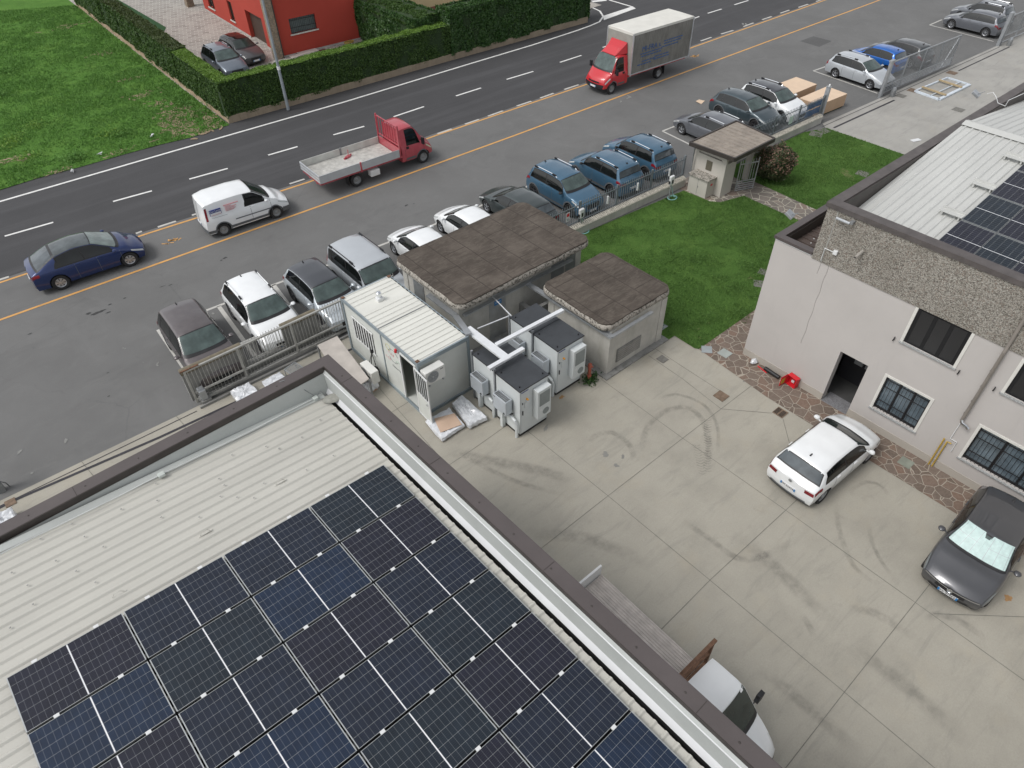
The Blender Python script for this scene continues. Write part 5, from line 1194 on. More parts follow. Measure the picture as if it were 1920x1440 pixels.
# ------------------------------------------------------------------ right building: facade plane at local x=0 facing -x; local y = -s
RB = (4.76, -2.61); RR = -.2
rb = thing('office_building', 'two storey building with pale pink wall, pebbledash band and white corrugated roof at the right', 'building', (RB[0], RB[1], 0), RR)
Y = lambda s: -s
WB_, WT = 0, 5.10
openings = [(3.33, 4.31, .0, 2.27), (4.92, 6.45, 3.71, 4.99), (4.96, 6.38, .88, 2.26), (7.90, 10.2, .88, 2.26), (7.9, 9.6, 3.69, 4.92)]
def facade(b, s0, s1, z0, z1, ops, th=.3):
    xs = sorted(set([s0, s1]+[o[0] for o in ops]+[o[1] for o in ops])); zs = sorted(set([z0, z1]+[o[2] for o in ops]+[o[3] for o in ops]))
    for i in range(len(xs)-1):
        for j in range(len(zs)-1):
            cx_, cz = (xs[i]+xs[i+1])/2, (zs[j]+zs[j+1])/2
            if any(o[0] < cx_ < o[1] and o[2] < cz < o[3] for o in ops): continue
            b.add([(0, Y(xs[i]), zs[j]), (0, Y(xs[i+1]), zs[j]), (0, Y(xs[i+1]), zs[j+1]), (0, Y(xs[i]), zs[j+1])], [(0, 1, 2, 3)])
    for o in ops:
        a, c, d, e = o
        b.add([(0, Y(a), d), (th, Y(a), d), (th, Y(a), e), (0, Y(a), e)], [(0, 1, 2, 3)]); b.add([(0, Y(c), d), (th, Y(c), d), (th, Y(c), e), (0, Y(c), e)], [(3, 2, 1, 0)])
        b.add([(0, Y(a), e), (th, Y(a), e), (th, Y(c), e), (0, Y(c), e)], [(0, 1, 2, 3)]); b.add([(0, Y(a), d), (th, Y(a), d), (th, Y(c), d), (0, Y(c), d)], [(3, 2, 1, 0)])
b = MB(); facade(b, 0, 30, 0, WT, openings); b.add([(0, 0, 0), (12, 0, 0), (12, 0, WT), (0, 0, WT)], [(0, 1, 2, 3)]); b.build('wall', M_PINK, rb)
b = MB()
for s0, s1 in ((0, 3.33), (4.31, 30)): b.box(-.018, -.002, Y(s1), Y(s0), 0, .3)
b.build('plinth', M_PLINTH, rb)
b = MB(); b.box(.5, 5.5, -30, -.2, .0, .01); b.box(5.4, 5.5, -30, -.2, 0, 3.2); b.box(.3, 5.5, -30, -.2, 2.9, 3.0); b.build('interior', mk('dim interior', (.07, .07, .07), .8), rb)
b = MB(); b.box(-.03, .6, -4.3, -3.34, .005, .02); b.build('threshold', mk('granite threshold', (.2, .2, .21), .6, var=.3, scale=20), rb)
b = MB(); b.box(1.6, 1.62, -4.9, -3.0, .0, 2.9); b.mat(1).box(1.4, 1.55, -3.75, -3.45, 1.0, 1.25); b.box(1.4, 1.55, -4.1, -3.85, 1.0, 1.2); b.build('hall_fittings', [mk('dark hall', (.03, .03, .035), .6), mk('pale notice', (.35, .37, .38))], rb)
G_BLUE = glassm('blue grey window pane', (.14, .18, .21), .08)
def win(s0, s1, z0, z1, grid, border=True, top=True, kind=0):
    w_ = thing('window', None, None); w_.parent = rb
    for k in ('label', 'category'):
        if k in w_: del w_[k]
    b = MB(); b.box(.13, .15, Y(s1), Y(s0), z0, z1); b.build('pane', G_BLUE if kind == 0 else G_SIDE, w_)
    b = MB(); n = 3
    for k in range(n+1): yy = Y(s0+(s1-s0)*k/n); b.box(.08, .128, yy-.035, yy+.035, z0, z1)
    b.box(.08, .128, Y(s1)+.036, Y(s0)-.036, z0, z0+.06); b.box(.08, .128, Y(s1)+.036, Y(s0)-.036, z1-.06, z1); b.build('frame', M_BLACK, w_)
    if border:
        b = MB(); f = .085
        sm = mk('white painted surround', (.66, .65, .61), .6, var=.04); b.box(-.022, .06, Y(s0)-0, Y(s0)+f, z0-.02, z1+(f if top else 0)); b.build('surround', sm, w_); b = MB(); b.box(-.022, .06, Y(s1)-f, Y(s1), z0-.02, z1+(f if top else 0))
        if top: b.box(-.022, .06, Y(s1)+.001, Y(s0)-.001, z1, z1+f)
        b.build('surround', mk('white painted surround', (.66, .65, .61), .6, var=.04), w_)
    b = MB(); b.box(-.06, .1, Y(s1)-.1, Y(s0)+.1, z0-.06, z0-.02); b.build('sill', mk('granite sill', (.34, .35, .35), .6, var=.3, scale=25), w_)
    if grid:
        b = MB(); k = int((s1-s0)/.115)
        for i in range(k+1): yy = Y(s0+.03+(s1-s0-.06)*i/k); b.tube([(.03, yy, z0), (.03, yy, z1)], .008, 5)
        for zz in (z0+.12, z0+.38, z1-.42, z1-.12): b.box(.022, .038, Y(s1), Y(s0), zz-.012, zz+.012)
        b.build('security_grille', M_BLACK, w_)
    else:
        b = MB(); b.box(.03, .05, Y(s1)+.02, Y(s0)-.02, z0+.02, z1-.02); b.build('mesh_screen', mk('black shutter mesh', (.022, .022, .023), .35, var=.2, scale=30), w_)
        b = MB(); b.box(.018, .03, Y(s1)+.01, Y(s1)+.1, z0, z1); b.box(.018, .03, Y(s0)-.1, Y(s0)-.01, z0, z1); b.box(.018, .03, Y(s1)+.1, Y(s0)-.1, z1-.07, z1); b.box(.018, .03, Y(s1)+.1, Y(s0)-.1, z0, z0+.05)
        for f in (.345, .655): yy = Y(s0+(s1-s0)*f); b.box(.018, .03, yy-.055, yy+.055, z0+.05, z1-.07)
        b.build('screen_frame', M_BLACKM, w_)
    return w_
win(4.92, 6.45, 3.71, 4.99, False, top=False, kind=1); win(4.96, 6.38, .88, 2.26, True); win(7.9, 10.2, .88, 2.26, True); win(7.9, 9.6, 3.69, 4.92, False, top=False, kind=1)
# interior blinds seen through the ground floor window
b = MB()
for k in range(5): b.box(.3, .32, Y(5.05+.26*k+.2), Y(5.05+.26*k), 1.35, 2.25)
b.build('blind', mk('grey blind slats', (.3, .34, .38), .6, var=.1), rb)
b = MB(); pts = [(-.004, Y(1.98+.05*math.sin(k*1.3)*.3-.0*k), 5.0-.17*k) for k in range(20)]
for k in range(19): b.bar(pts[k], pts[k+1], .012, .006)
b.bar((-.004, Y(1.72), 5.0), (-.004, Y(1.70), 4.55), .012, .006); b.build('wall_crack', mk('crack line', (.3, .285, .27), .9), rb)
# annex (lower part, north corner): parapet + brown roof
b = MB(); b.box(-.05, .2, -1.36, .05, WT, WT+.1); b.box(.2, 12, -.2, .05, WT, WT+.1); b.box(.16, .2, -1.36, -.2, WT-.25, WT-.0); b.build('parapet_capping', M_CAP, rb)
b = MB(); b.box(-.012, .0, -1.36, .0, WT-.05, WT-.002); b.build('white_trim', M_WHITEP, rb)
b = MB(); b.box(.2, 12, -1.36, -.2, WT-.42, WT-.4)
for k in range(14): xx = .42+.3*k; b.box(xx, xx+.05, -1.36, -.2, WT-.4, WT-.36)
b.build('annex_roof', mk('brown annex sheet', (.11, .085, .075), .55, .1, var=.2, scale=3), rb)
b = MB(); b.box(.2, 12, -.24, -.2, WT-.4, WT-.02); b.build('annex_gutter', M_CAPD, rb)
b = MB()
for xx, yy in ((.55, -.95), (.86, -.8), (1.15, -.7), (1.46, -.62)): b.lathe([(.001, .03), (.02, .02), (.025, 0)], 8, 'z', (xx, yy, WT-.36))
b.build('roof_screws', M_WHITEP, rb)
# upper block: pebbledash band and north wall
UZ0, UZ1, US = 5.0, 6.88, 1.37
b = MB(); b.box(-.03, .12, -30, Y(US), UZ0, UZ1); b.box(.12, 22, Y(US)-.12, Y(US), UZ0, UZ1); b.build('pebbledash_band', M_PEB, rb)
b = MB(); b.box(-.034, -.03, Y(1.73), Y(1.70), UZ0, UZ1); b.build('panel_joint', mk('grey joint strip', (.3, .3, .28), .7), rb)
b = MB(); b.box(-.07, .3, -30, Y(US)+.05, UZ1+.06, UZ1+.1); b.box(-.075, -.05, -30, Y(US)+.05, UZ1-.05, UZ1+.097); b.box(.3, 22, Y(US)-.25, Y(US)+.06, UZ1+.06, UZ1+.1); b.box(-.05, 22, Y(US)+.06, Y(US)+.085, UZ1-.05, UZ1+.098); b.build('parapet_capping', mk('weathered dark capping', (.1, .088, .085), .55, .1, var=.22, scale=3, bscale=25, fine=.12), rb)
b = MB(); b.box(.3, 8.0, Y(US)-.3, Y(US)-.25, 6.0, UZ1+.06); b.box(8.0, 22, Y(US)-.3, Y(US)-.25, 6.0, UZ1+.06); b.build('parapet_lining', M_CAPD, rb)  # dark brown here also carries the shade on the inner face
SR = .13; zr2 = lambda x: 6.4+SR*(x-1.46) if x < 8 else 6.4+SR*6.54-SR*(x-8)
# sheet ribs run along x; local y from US+.24 towards -30
b = ribs(.32, 8.0, -30, Y(US)-.32, zr2, pitch=.25, h=.035, top=.035, foot=.09)
o = b.build('roof_sheet', M_SHEET2, rb)
b = ribs(8.0, 20, -30, Y(US)-.32, zr2, pitch=.25, h=.035, top=.035, foot=.09); b.build('roof_sheet', M_SHEET2, rb)
b = MB(); b.add([(7.72, -30, zr2(7.72)+.05), (7.72, Y(US)-.3, zr2(7.72)+.05), (8.0, Y(US)-.3, zr2(8)+.09), (8.0, -30, zr2(8)+.09), (8.3, -30, zr2(8.3)+.05), (8.3, Y(US)-.3, zr2(8.3)+.05)], [(0, 1, 2, 3), (3, 2, 5, 4)])
b.add([(7.72, Y(US)-.3, zr2(7.72)-.02), (7.72, Y(US)-.3, zr2(7.72)+.05), (8.0, Y(US)-.3, zr2(8)+.09), (8.3, Y(US)-.3, zr2(8.3)+.05), (8.3, Y(US)-.3, zr2(8.3)-.02)], [(0, 1, 2, 3, 4)]); b.build('ridge_cap', M_SHEET2, rb)
def onr(p, z_guess=7.0):
    """photo point -> local (x, y) on the right roof slope"""
    z = z_guess
    for _ in range(30):
        X, Y_, _z = P(p[0], p[1], z); lx = X-RB[0]; z = z+.5*(zr2(lx)-z)
    return lx, Y_-RB[1], z
# roof step plates
for i, (px, py) in enumerate(((1782, 407), (1841, 355), (1899, 303))):
    lx, ly, z = onr((px, py)); t = thing('roof_step', ['metal step plate on the white roof, nearest the facade', 'metal step plate on the white roof, middle of three', 'metal step plate on the white roof, nearest the ridge'][i], 'step', (RB[0]+lx, RB[1]+ly, z+.05), RR, 'step plates on the white roof')
    b = MB(); b.box(-.12, .1, -.33, .33, .08, .1); b.box(.1, .12, -.33, .33, .08, .17)
    for yy in (-.25, .25): b.box(-.1, .1, yy-.02, yy+.02, -.03, .08)
    b.build('plate', M_SHEET2, t)
# right array: 2.09 x 1.03 portrait rows following the slope
RPR = [panel_proto(CELLS[1], 1.69, 1.0), panel_proto(CELLS[3], 1.69, 1.0)]; usedr = [False, False]
p0 = onr((1798, 417)); cs = []
A0 = onr((1840/1, 417+0)) if False else onr((1798.4, 418.5))   # corner between first and second panel, upper row edge
rr_ = Matrix.Rotation(R(RR), 4, 'Z')
nr_ = 0
for r in range(5):
    for c in range(-1, 4):
        lx = A0[0]+1.71*(c+.5); ly = A0[1]-1.02*(r+.5)
        if lx+.8 > 7.6 or lx < .8: continue
        k = 0 if (r+c) % 3 else 1; o = RPR[k] if not usedr[k] else copy_tree(RPR[k]); usedr[k] = True
        q = rr_ @ Vector((lx, ly, 0)); tilt(o, (RB[0]+q.x, RB[1]+q.y, zr2(lx)+.1), RR, -math.atan(SR)); o['group'] = 'solar panels on the right roof'
        o['label'] = 'right roof solar panel, %s from the facade, %s row from the step plates' % (ORD[c+1], ORD[r])
for k in range(2):
    if not usedr[k]:
        for ch in list(RPR[k].children): bpy.data.objects.remove(ch)
        bpy.data.objects.remove(RPR[k])
# wall fittings
dp = thing('downpipe', 'taupe rainwater downpipe on the pink wall ending in a steel elbow', 'downpipe', (RB[0], RB[1], 0), RR); s_ = 7.38
b = MB(); b.tube([(-.08, Y(s_-.03), 6.9), (-.08, Y(s_), 5.0), (-.12, Y(s_), 4.92), (-.1, Y(s_), 4.8), (-.1, Y(s_+.01), 2.25)], .05, 10)
for zz in (4.2, 3.6, 3.0, 2.5): b.lathe([(.056, zz-.02), (.056, zz+.02)], 10, 'z', (-.1, Y(s_), 0))
b.build('pipe', M_TAUPE, dp, smooth=True); b = MB(); b.tube([(-.1, Y(s_+.0), 2.25), (-.12, Y(s_+.05), 2.16), (-.14, Y(s_+.2), 2.14), (-.14, Y(s_+.27), 2.08)], .055, 10); b.build('elbow', M_CHROME, dp, smooth=True)
t = thing('conduit_run', 'thin white conduit on the pink wall below the downpipe', 'conduit', (RB[0], RB[1], 0), RR); b = MB(); b.tube([(-.03, Y(7.39), 2.05), (-.03, Y(7.38), 1.34), (-.03, Y(7.58), 1.34), (-.03, Y(7.58), .91)], .014, 6); b.build('pipe', M_WHITEP, t)
t = thing('gas_pipe', 'pair of yellow gas pipes at the foot of the pink wall', 'pipe', (RB[0], RB[1], 0), RR); b = MB(); b.tube([(-.06, Y(7.25), 0), (-.06, Y(7.25), 1.25)], .022, 8); b.tube([(-.06, Y(7.36), 0), (-.06, Y(7.36), 1.2), (-.05, Y(7.48), 1.2)], .022, 8); b.build('pipe', M_YELPIPE, t, smooth=True)
b = MB(); 
for s_, z_ in ((4.67, 3.67), (6.66, 3.64), (7.65, 3.68)):
    b = MB(); b.box(-.06, 0, Y(s_)-.012, Y(s_)+.012, z_-.06, z_+.06); b.box(-.08, -.06, Y(s_)-.012, Y(s_)+.02, z_-.07, z_-.02); b.build('shutter_hook', M_BLACK, rb)
t = thing('spout', 'short grey drain spout sticking out of the pebbledash band', 'pipe', (RB[0], RB[1], 0), RR); b = MB(); b.tube([(.0, Y(2.8), 5.92), (-.4, Y(2.8), 5.85)], .05, 12, caps=False); b.tube([(.0, Y(2.8), 5.92), (-.3, Y(2.8), 5.86)], .04, 12); b.build('pipe', mk('grey spout', (.33, .31, .28)), t, smooth=True)
t = thing('sensor_box', 'small white box with white conduit on the pebbledash', 'sensor', (RB[0], RB[1], 0), RR); b = MB(); b.box(-.12, -.03, Y(2.13), Y(2.0), 5.48, 5.62); b.build('box', M_WHITEP, t, bevel=.01); b = MB(); b.tube([(-.06, Y(2.0), 5.52), (-.06, Y(1.70), 5.53), (-.06, Y(1.70), 5.08)], .013, 6); b.build('conduit', M_WHITEP, t)
def floodlight(label, loc, rz):
    t = thing('floodlight', label, 'floodlight', loc, rz); b = MB(); b.box(-.16, .16, -.05, .05, 0, .3); b.build('housing', M_GALV, t, bevel=.015); b = MB(); b.box(-.13, .13, .05, .055, .03, .27); b.build('lens', G_SIDE, t); b = MB(); b.tube([(0, -.05, .1), (0, -.25, 0)], .015, 6); b.build('bracket', M_GALVD, t); return t
t = thing('floodlight', 'grey tubular lamp bracket under the capping of the pebbledash corner', 'floodlight', (RB[0]-.2, RB[1]+Y(2.0), 6.68), RR)
b = MB(); b.tube([(0, -.22, 0), (0, .22, 0)], .045, 10); b.build('housing', M_GALV, t, smooth=True); b = MB(); b.box(.0, .2, -.3, -.2, -.02, .06); b.build('bracket', M_GALVD, t)
x_, y_, z_ = P(1486, 403, 5.2); t = floodlight('grey floodlight on the annex parapet above the lawn', (x_, y_-.05, 5.12), 12); t.rotation_euler = (R(-60), 0, R(10))
x_, y_, z_ = P(1836, 180, 7.0); t = floodlight('floodlight on the far parapet above the driveway', (x_, y_, 6.98), 12); t.rotation_euler = (R(-60), 0, R(10))
t = thing('cable', 'loose white cable over the far roof parapet', 'cable', (0, 0, 0)); b = MB(); b.tube([P(1851, 176, 7.0), P(1862, 173, 7.1), P(1868, 182, 7.0), P(1871, 193, 7.05), P(1885, 199, 7.2), P(1891, 188, 7.3), P(1920, 175, 7.3)], .012, 6); b.build('cord', M_WHITEP, t)
# ------------------------------------------------------------------ concrete transformer kiosks
def rounded(x0, x1, y0, y1, r_, n=6):
    out = []
    for cx_, cy_, a0 in ((x1-r_, y1-r_, 0), (x0+r_, y1-r_, 90), (x0+r_, y0+r_, 180), (x1-r_, y0+r_, 270)):
        for k in range(n+1): a = R(a0+90*k/n); out.append((cx_+r_*math.cos(a), cy_+r_*math.sin(a)))
    return out
def slab(b, x0, x1, y0, y1, r_, z0, z1):
    P0 = rounded(x0+.07, x1-.07, y0+.07, y1-.07, r_-.05); P1 = rounded(x0, x1, y0, y1, r_); n = len(P0)
    vs = [(x, y, z0) for x, y in P0]+[(x, y, z0+.08) for x, y in P1]+[(x, y, z1-.09) for x, y in P1]+[(x, y, z1) for x, y in P0]
    b.add(vs, [tuple(range(n))[::-1]]+[(k*n+i, k*n+(i+1) % n, (k+1)*n+(i+1) % n, (k+1)*n+i) for k in range(3) for i in range(n)]+[tuple(range(3*n, 4*n))])
def kiosk(label, ex0, ex1, y0, y1, H_, wx0, wx1, wy0, wy1, name='transformer_kiosk', low=0):
    t = thing(name, label, 'utility building', (0, 0, 0), 0)
    b = MB(); b.box(wx0, wx1, wy0, wy1, 0, H_-.28)
    for cx_ in (wx0, wx1):
        for cy_ in (wy0, wy1): b.box(cx_-.03 if cx_ == wx0 else cx_-.28, cx_+.28 if cx_ == wx0 else cx_+.03, cy_-.03 if cy_ == wy0 else cy_-.28, cy_+.28 if cy_ == wy0 else cy_+.03, 0, H_-.3)
    b.build('wall', M_CONC, t)
    b = MB(); slab(b, ex0, ex1, y0, y1, .42, H_-.3, H_); b.build('roof_slab', M_SLAB, t, smooth=True, ang=50)
    b = MB(); q = rounded(ex0+.03, ex1-.03, y0+.03, y1-.03, .38); random.seed(3)
    q2 = []
    for i, p in enumerate(q):
        p2 = q[(i+1) % len(q)]; L_ = math.hypot(p2[0]-p[0], p2[1]-p[1]); k = max(1, int(L_/.35))
        for j in range(k):
            f = j/k; x, y = p[0]+(p2[0]-p[0])*f, p[1]+(p2[1]-p[1])*f; cx_, cy_ = (ex0+ex1)/2, (y0+y1)/2; w_ = random.uniform(-.0, .035); d = math.hypot(x-cx_, y-cy_); q2.append((x+(cx_-x)/d*w_, y+(cy_-y)/d*w_))
    b.prism(q2, H_-.03, H_+.025); b.build('roof_membrane', M_MEMB, t)
    b = MB(); b.box(wx0-.25, wx1+.25, wy0-.25, wy1+.25, 0, .06); b.build('foundation', M_CONC_D, t)
    return t
K1 = kiosk('large flat roofed concrete transformer kiosk between the parked cars and the battery cabinets', -3.68, 3.05, 3.98, 8.2, 2.72, -3.4, 2.8, 4.4, 7.95)
K2 = kiosk('small flat roofed concrete transformer kiosk beside the lawn', -.33, 3.3, -.02, 3.45, 2.38, -.0, 3.0, .04, 3.2)
b = MB(); b.box(.45, 1.75, .0, .035, .35, .95); b.mat(1)
for k in range(5): b.box(.5, 1.7, -.012, .0, .42+.1*k, .47+.1*k)
b.build('louvre_vent', [M_CONC_D, mk('louvre slat concrete', (.3, .29, .27), .8)], K2)
b = MB(); b.box(-2.0, -1.2, 4.385, 4.4, .05, 2.1); o = b.build('steel_door', M_GALV, K1); b = MB(); b.box(-1.75, -1.4, 4.375, 4.385, 1.6, 1.82); b.mat(1).box(-1.7, -1.45, 4.37, 4.375, 1.7, 1.725); b.build('blue_sign', [M_BLUE, M_PLATE], o)
for q in ((1.2, 1.9, 4.385, 4.4), (2.0, 2.7, 4.385, 4.4), (-3.42, -3.4, 6.6, 7.3)): b = MB(); b.box(*q, .05, 2.1); b.build('steel_door', M_GALVD, K1)
# galvanised cable trays
def tray(label, pts, w_, h_=.1, top=True, m=None):
    t = thing('cable_tray', label, 'cable tray', (0, 0, 0)); b = MB()
    for i in range(len(pts)-1): b.bar(pts[i], pts[i+1], w_, h_)
    b.build('tray', m or M_GALV, t)
    return t
M_TRAYW = mk('bright galvanised cover', (.8, .82, .84), .35, .25, var=.05, scale=3)
z = 2.42
tray('wide bright cable tray between the site cabin and the front left cabinets', [(-3.95, 3.18, z), (-3.95, .98, z)], .3, .07, m=M_TRAYW)
tray('bright cable tray above the front pair of cabinets', [(-4.72, 1.07, z+.0), (-3.2, 1.07, z+.0)], .15, .1, m=M_TRAYW)
tray('long bright cable tray crossing above the rear cabinets to the small kiosk', [(-3.78, 1.82, z), (-.75, 1.72, z)], .15, .1, m=M_TRAYW)
tray('thin rod brace from the cabin corner to the rear cabinet', [(-3.6, 3.05, 2.3), (-2.3, 2.86, 2.3)], .03, .03, m=M_TRAYW)
tray('thin rod brace from the large kiosk wall to the rear cabinet', [(-1.9, 4.38, 2.2), (-2.25, 2.8, 2.3)], .03, .03, m=M_TRAYW)
tray('grey cable tray along the long side of the small kiosk', [(-.2, 4.3, 1.98), (-.13, .3, 1.98), (-.13, -.17, 1.98)], .2, .08)
tray('grey cable tray bent round the front of the small kiosk', [(-.13, -.13, 1.985), (2.0, -.13, 1.985)], .14, .08)
tray('grey cable tray along the front of the large kiosk', [(-3.3, 4.25, 2.02), (2.2, 4.25, 2.02)], .16, .06)
tray('grey cable tray beside the site cabin at the large kiosk corner', [(-3.62, 6.0, 2.15), (-3.62, 4.3, 2.15), (-4.2, 2.75, 2.55)], .22, .06)
# concrete trench lids between the kiosks
t = thing('trench_wall', 'low concrete trench wall between the two kiosks', 'wall'); b = MB(); b.box(-.5, -.3, 3.4, 4.4, 0, 1.1); b.box(-.3, 2.9, 3.45, 3.6, 0, 1.3); b.build('wall', M_CONC_D, t)
# ------------------------------------------------------------------ battery cabinets
def cabinet():
    t = thing('battery_cabinet', 'x', 'electrical cabinet', (0, 0, 0), 0); W_, D_, H_ = 1.24, 1.2, 2.13     # local: x 0..W (left to right), y 0..D, front face at y=0
    b = MB(); b.box(0, W_, 0, D_, .1, H_-.04); b.build('body', M_CABW, t, bevel=.008)
    b = MB(); b.box(.01, W_-.01, .01, D_-.01, 0, .1); b.build('base_plinth', M_BLACK, t)
    b = MB(); b.box(-.025, W_+.025, -.03, D_+.02, H_-.035, H_); b.mat(1).box(-.02, W_+.02, -.025, D_+.015, H_, H_+.006)
    b.mat(0)
    for q in ((.12, .14), (W_-.12, .14), (.12, D_-.14)): b.lathe([(.001, .05), (.02, .05), (.025, 0)], 10, 'z', (q[0], q[1], H_+.006))
    b.build('roof', [M_BLACK, M_CABD], t)
    b = MB(); b.box(.035, .043, -.006, 0, .12, H_-.06); b.box(W_-.043, W_-.035, -.006, 0, .12, H_-.06); b.build('door_seam', M_CABG, t)
    ac = MB(); ac.box(.56, 1.16, -.26, -.004, .62, 1.9); o = ac.build('cooling_unit', M_CABW, t, bevel=.015)
    b = MB(); b.box(.64, 1.09, -.266, -.26, 1.2, 1.78); b.lathe([(.001, -.266), (.14, -.266), (.14, -.255)], 24, 'y', (.93, 0, .86)); b.build('intake_mesh', M_CABG, o)
    b = MB(); b.box(.66, .74, -.266, -.26, .98, 1.06); b.build('label_plate', M_PLATE, o)
    b = MB(); b.lathe([(.001, -.08), (.03, -.075), (.038, 0)], 12, 'y', (.3, 0, 1.62)); b.build('warning_lamp', M_BRASSW, t, smooth=True)
    b = MB(); b.box(.2, .4, -.03, -.004, 1.25, 1.5); b.build('control_box', M_CABW, t, bevel=.006)
    b = MB(); b.box(.1, .13, -.03, -.004, .98, 1.16); b.box(.1, .125, -.02, -.004, 1.46, 1.54); b.build('door_handle', M_BLACK, t)
    lettering('BATTERY', .07, M_CABG, t, frame4((.06, -.006, H_-.16), (1, 0, 0), (0, 0, 1))) if False else None
    b = MB()
    for k in range(8): b.box(.07+.038*k, .098+.038*k, -.008, -.003, H_-.15, H_-.11)
    b.build('maker_lettering', M_NAVY, t)
    # inverter on the left side (x<0)
    iv = MB(); iv.box(-.34, -.06, .32, .98, .95, 1.58); o = iv.build('inverter', M_INV, t, bevel=.02)
    b = MB()
    for k in range(9): b.box(-.32, -.12, .36+.066*k, .39+.066*k, 1.58, 1.615)
    b.box(-.06, .0, .5, .9, 1.05, 1.5); b.build('heat_sink', M_GALVD, o)
    b = MB(); b.lathe([(.001, -.348), (.04, -.348), (.04, -.34)], 14, 'x', (0, .42, 1.03)); b.box(-.342, -.34, .85, .95, 1.48, 1.505); b.build('isolator_knob', M_BLACK, o)
    b = MB(); b.tube([(-.2, .6, .98), (-.2, .58, .82), (-.14, .52, .78), (-.08, .45, .8), (-.05, .3, .92)], .025, 8); b.tube([(-.24, .7, .98), (-.22, .68, .8), (-.1, .6, .76)], .018, 8); b.build('cable', M_BLACK, o, smooth=True)
    b = MB(); b.tube([(-.1, .06, .0), (-.1, .06, .62), (-.1, .12, .74), (-.1, .25, .78), (-.1, .4, .78)], .055, 10); b.box(-.17, -.03, .72, .84, 0, .95); b.build('conduit_cover', M_CABW, t, smooth=True, ang=50)
    b = MB()
    for yy in (D_+.04,): b.box(-.03, .05, yy, yy+.06, 0, H_+.1)
    b.build('support_frame', M_GALV, t)
    return t
cbs = [(-4.47, -.19, 'battery cabinet nearest to the camera, front left of the four'), (-4.45, 1.05, 'battery cabinet directly behind the front left one, under the wide cable tray'), (-2.19, .46, 'battery cabinet at the front right, beside the red hydrant'), (-2.19, 1.72, 'battery cabinet at the rear right, under the long cable tray')]
c0 = cabinet()
for i, (x, y, lb_) in enumerate(cbs):
    o = c0 if i == 0 else copy_tree(c0); o.location = (x, y, .012); o['label'] = lb_; o['group'] = 'battery cabinets between the kiosks'
# hydrant and weeds
x, y, z = P(1104, 712); t = thing('hydrant', 'faded red post hydrant beside the small kiosk corner', 'hydrant', (x, y, 0), 20)
b = MB(); b.lathe([(.075, 0), (.075, .2), (.085, .2), (.085, .24), (.062, .25), (.062, .62), (.08, .64), (.08, .74), (.05, .8), (.001, .82)], 16); b.build('post', M_HYD, t, smooth=True)
b = MB(); b.tube([(0, 0, .68), (.13, 0, .68)], .032, 10); b.tube([(0, 0, .68), (0, -.12, .68)], .03, 10); b.build('outlet', M_HYD, t)
n = 260; pos = rng.normal(0, 1, (n, 3))*np.array([.17, .13, 0])+np.array([x+.02, y-.05, 0]); pos[:, 2] = rng.uniform(.02, .2, n)
o = cards(pos, np.tile((0, 0, 1.), (n, 1)), .05, L_LAUREL, 'weed_tuft'); tag(o, 'green weeds growing round the foot of the red hydrant', 'plant')
# manholes
def cover(label, px, py, w_, m, rz=0, name='manhole_cover', slots=False):
    x, y, z = P(px, py); t = thing(name, label, 'manhole cover', (x, y, .016 if name != 'drain_grate' else .014), rz); b = MB(); b.box(-w_/2, w_/2, -w_/2, w_/2, 0, .012); o = b.build('lid', m, t)
    b = MB()
    if slots:
        for k in range(6):
            for j in range(2): b.box(-w_/2+.04+(w_-.08)*k/6, -w_/2+.04+(w_-.08)*k/6+.035, -w_/2+.04+j*w_/2, -w_/2+.04+j*w_/2+w_*.36, .012, .014)
        b.build('slots', M_BLACKM, t)
    return t
M_LID = mk('rusty brown steel lid', (.19, .135, .095), .7, .2, var=.3, scale=8); M_LIDG = mk('grey concrete lid', (.17, .165, .15), .8, var=.25, scale=9)
cover('brown grey inspection cover in the concrete near the small kiosk', 1242, 674, .34, M_LIDG, 0); cover('rusty square inspection cover in the middle of the yard', 1352, 743, .42, M_LID, 0); cover('slotted black drain grate near the white hatchback', 1463, 774, .4, M_LID, 0, 'drain_grate', True)
cover('pale grey square lid at the lawn corner of the flagstones', 1325, 656, .4, mk('blue grey lid', (.3, .33, .34), .7, var=.1), -50); cover('pale grey square lid inside the flagstones by the pink wall corner', 1359, 663, .42, mk('pale green grey lid', (.33, .36, .34), .7, var=.1), 0)
cover('green grey lid in the flagstones right of the white hatchback', 1698, 868, .4, mk('green grey lid', (.22, .24, .2), .8, var=.2), 0)
cover('rusty square cover on the driveway beside the sliding gate', 1712, 170, .6, M_LID, 0); cover('brown square cover on the driveway near the gate motor', 1785, 137, .6, M_LID, 0)
cover('flat grey cover half on the driveway edge by the gate', 1689, 180, .55, M_LIDG, 0); cover('grey cover on the driveway near the roof parapet', 1797, 206, .6, M_LIDG, 0); cover('overgrown grey cover in the lawn by the bush fence', 1530, 252, .7, M_LIDG, 20); cover('second grey cover in the lawn beside the fence end', 1545, 246, .6, M_LIDG, -10); cover('grey cover in the lawn near the building parapet', 1617, 326, .6, M_LIDG, 10)
cover('stone slab in the lawn by the pink wall, upper one', 1432, 511, .45, M_LIDG, 15); cover('stone slab in the lawn by the pink wall, lower one', 1424, 533, .5, M_LIDG, 35); cover('grey cover lying in the grass right of the small kiosk', 1236, 612, .5, mk('blue grey lid', (.3, .33, .34), .7), 0)
cover('red edged rusty cover at the left end of the drain channel', 20, 943, .3, M_LID, 0)
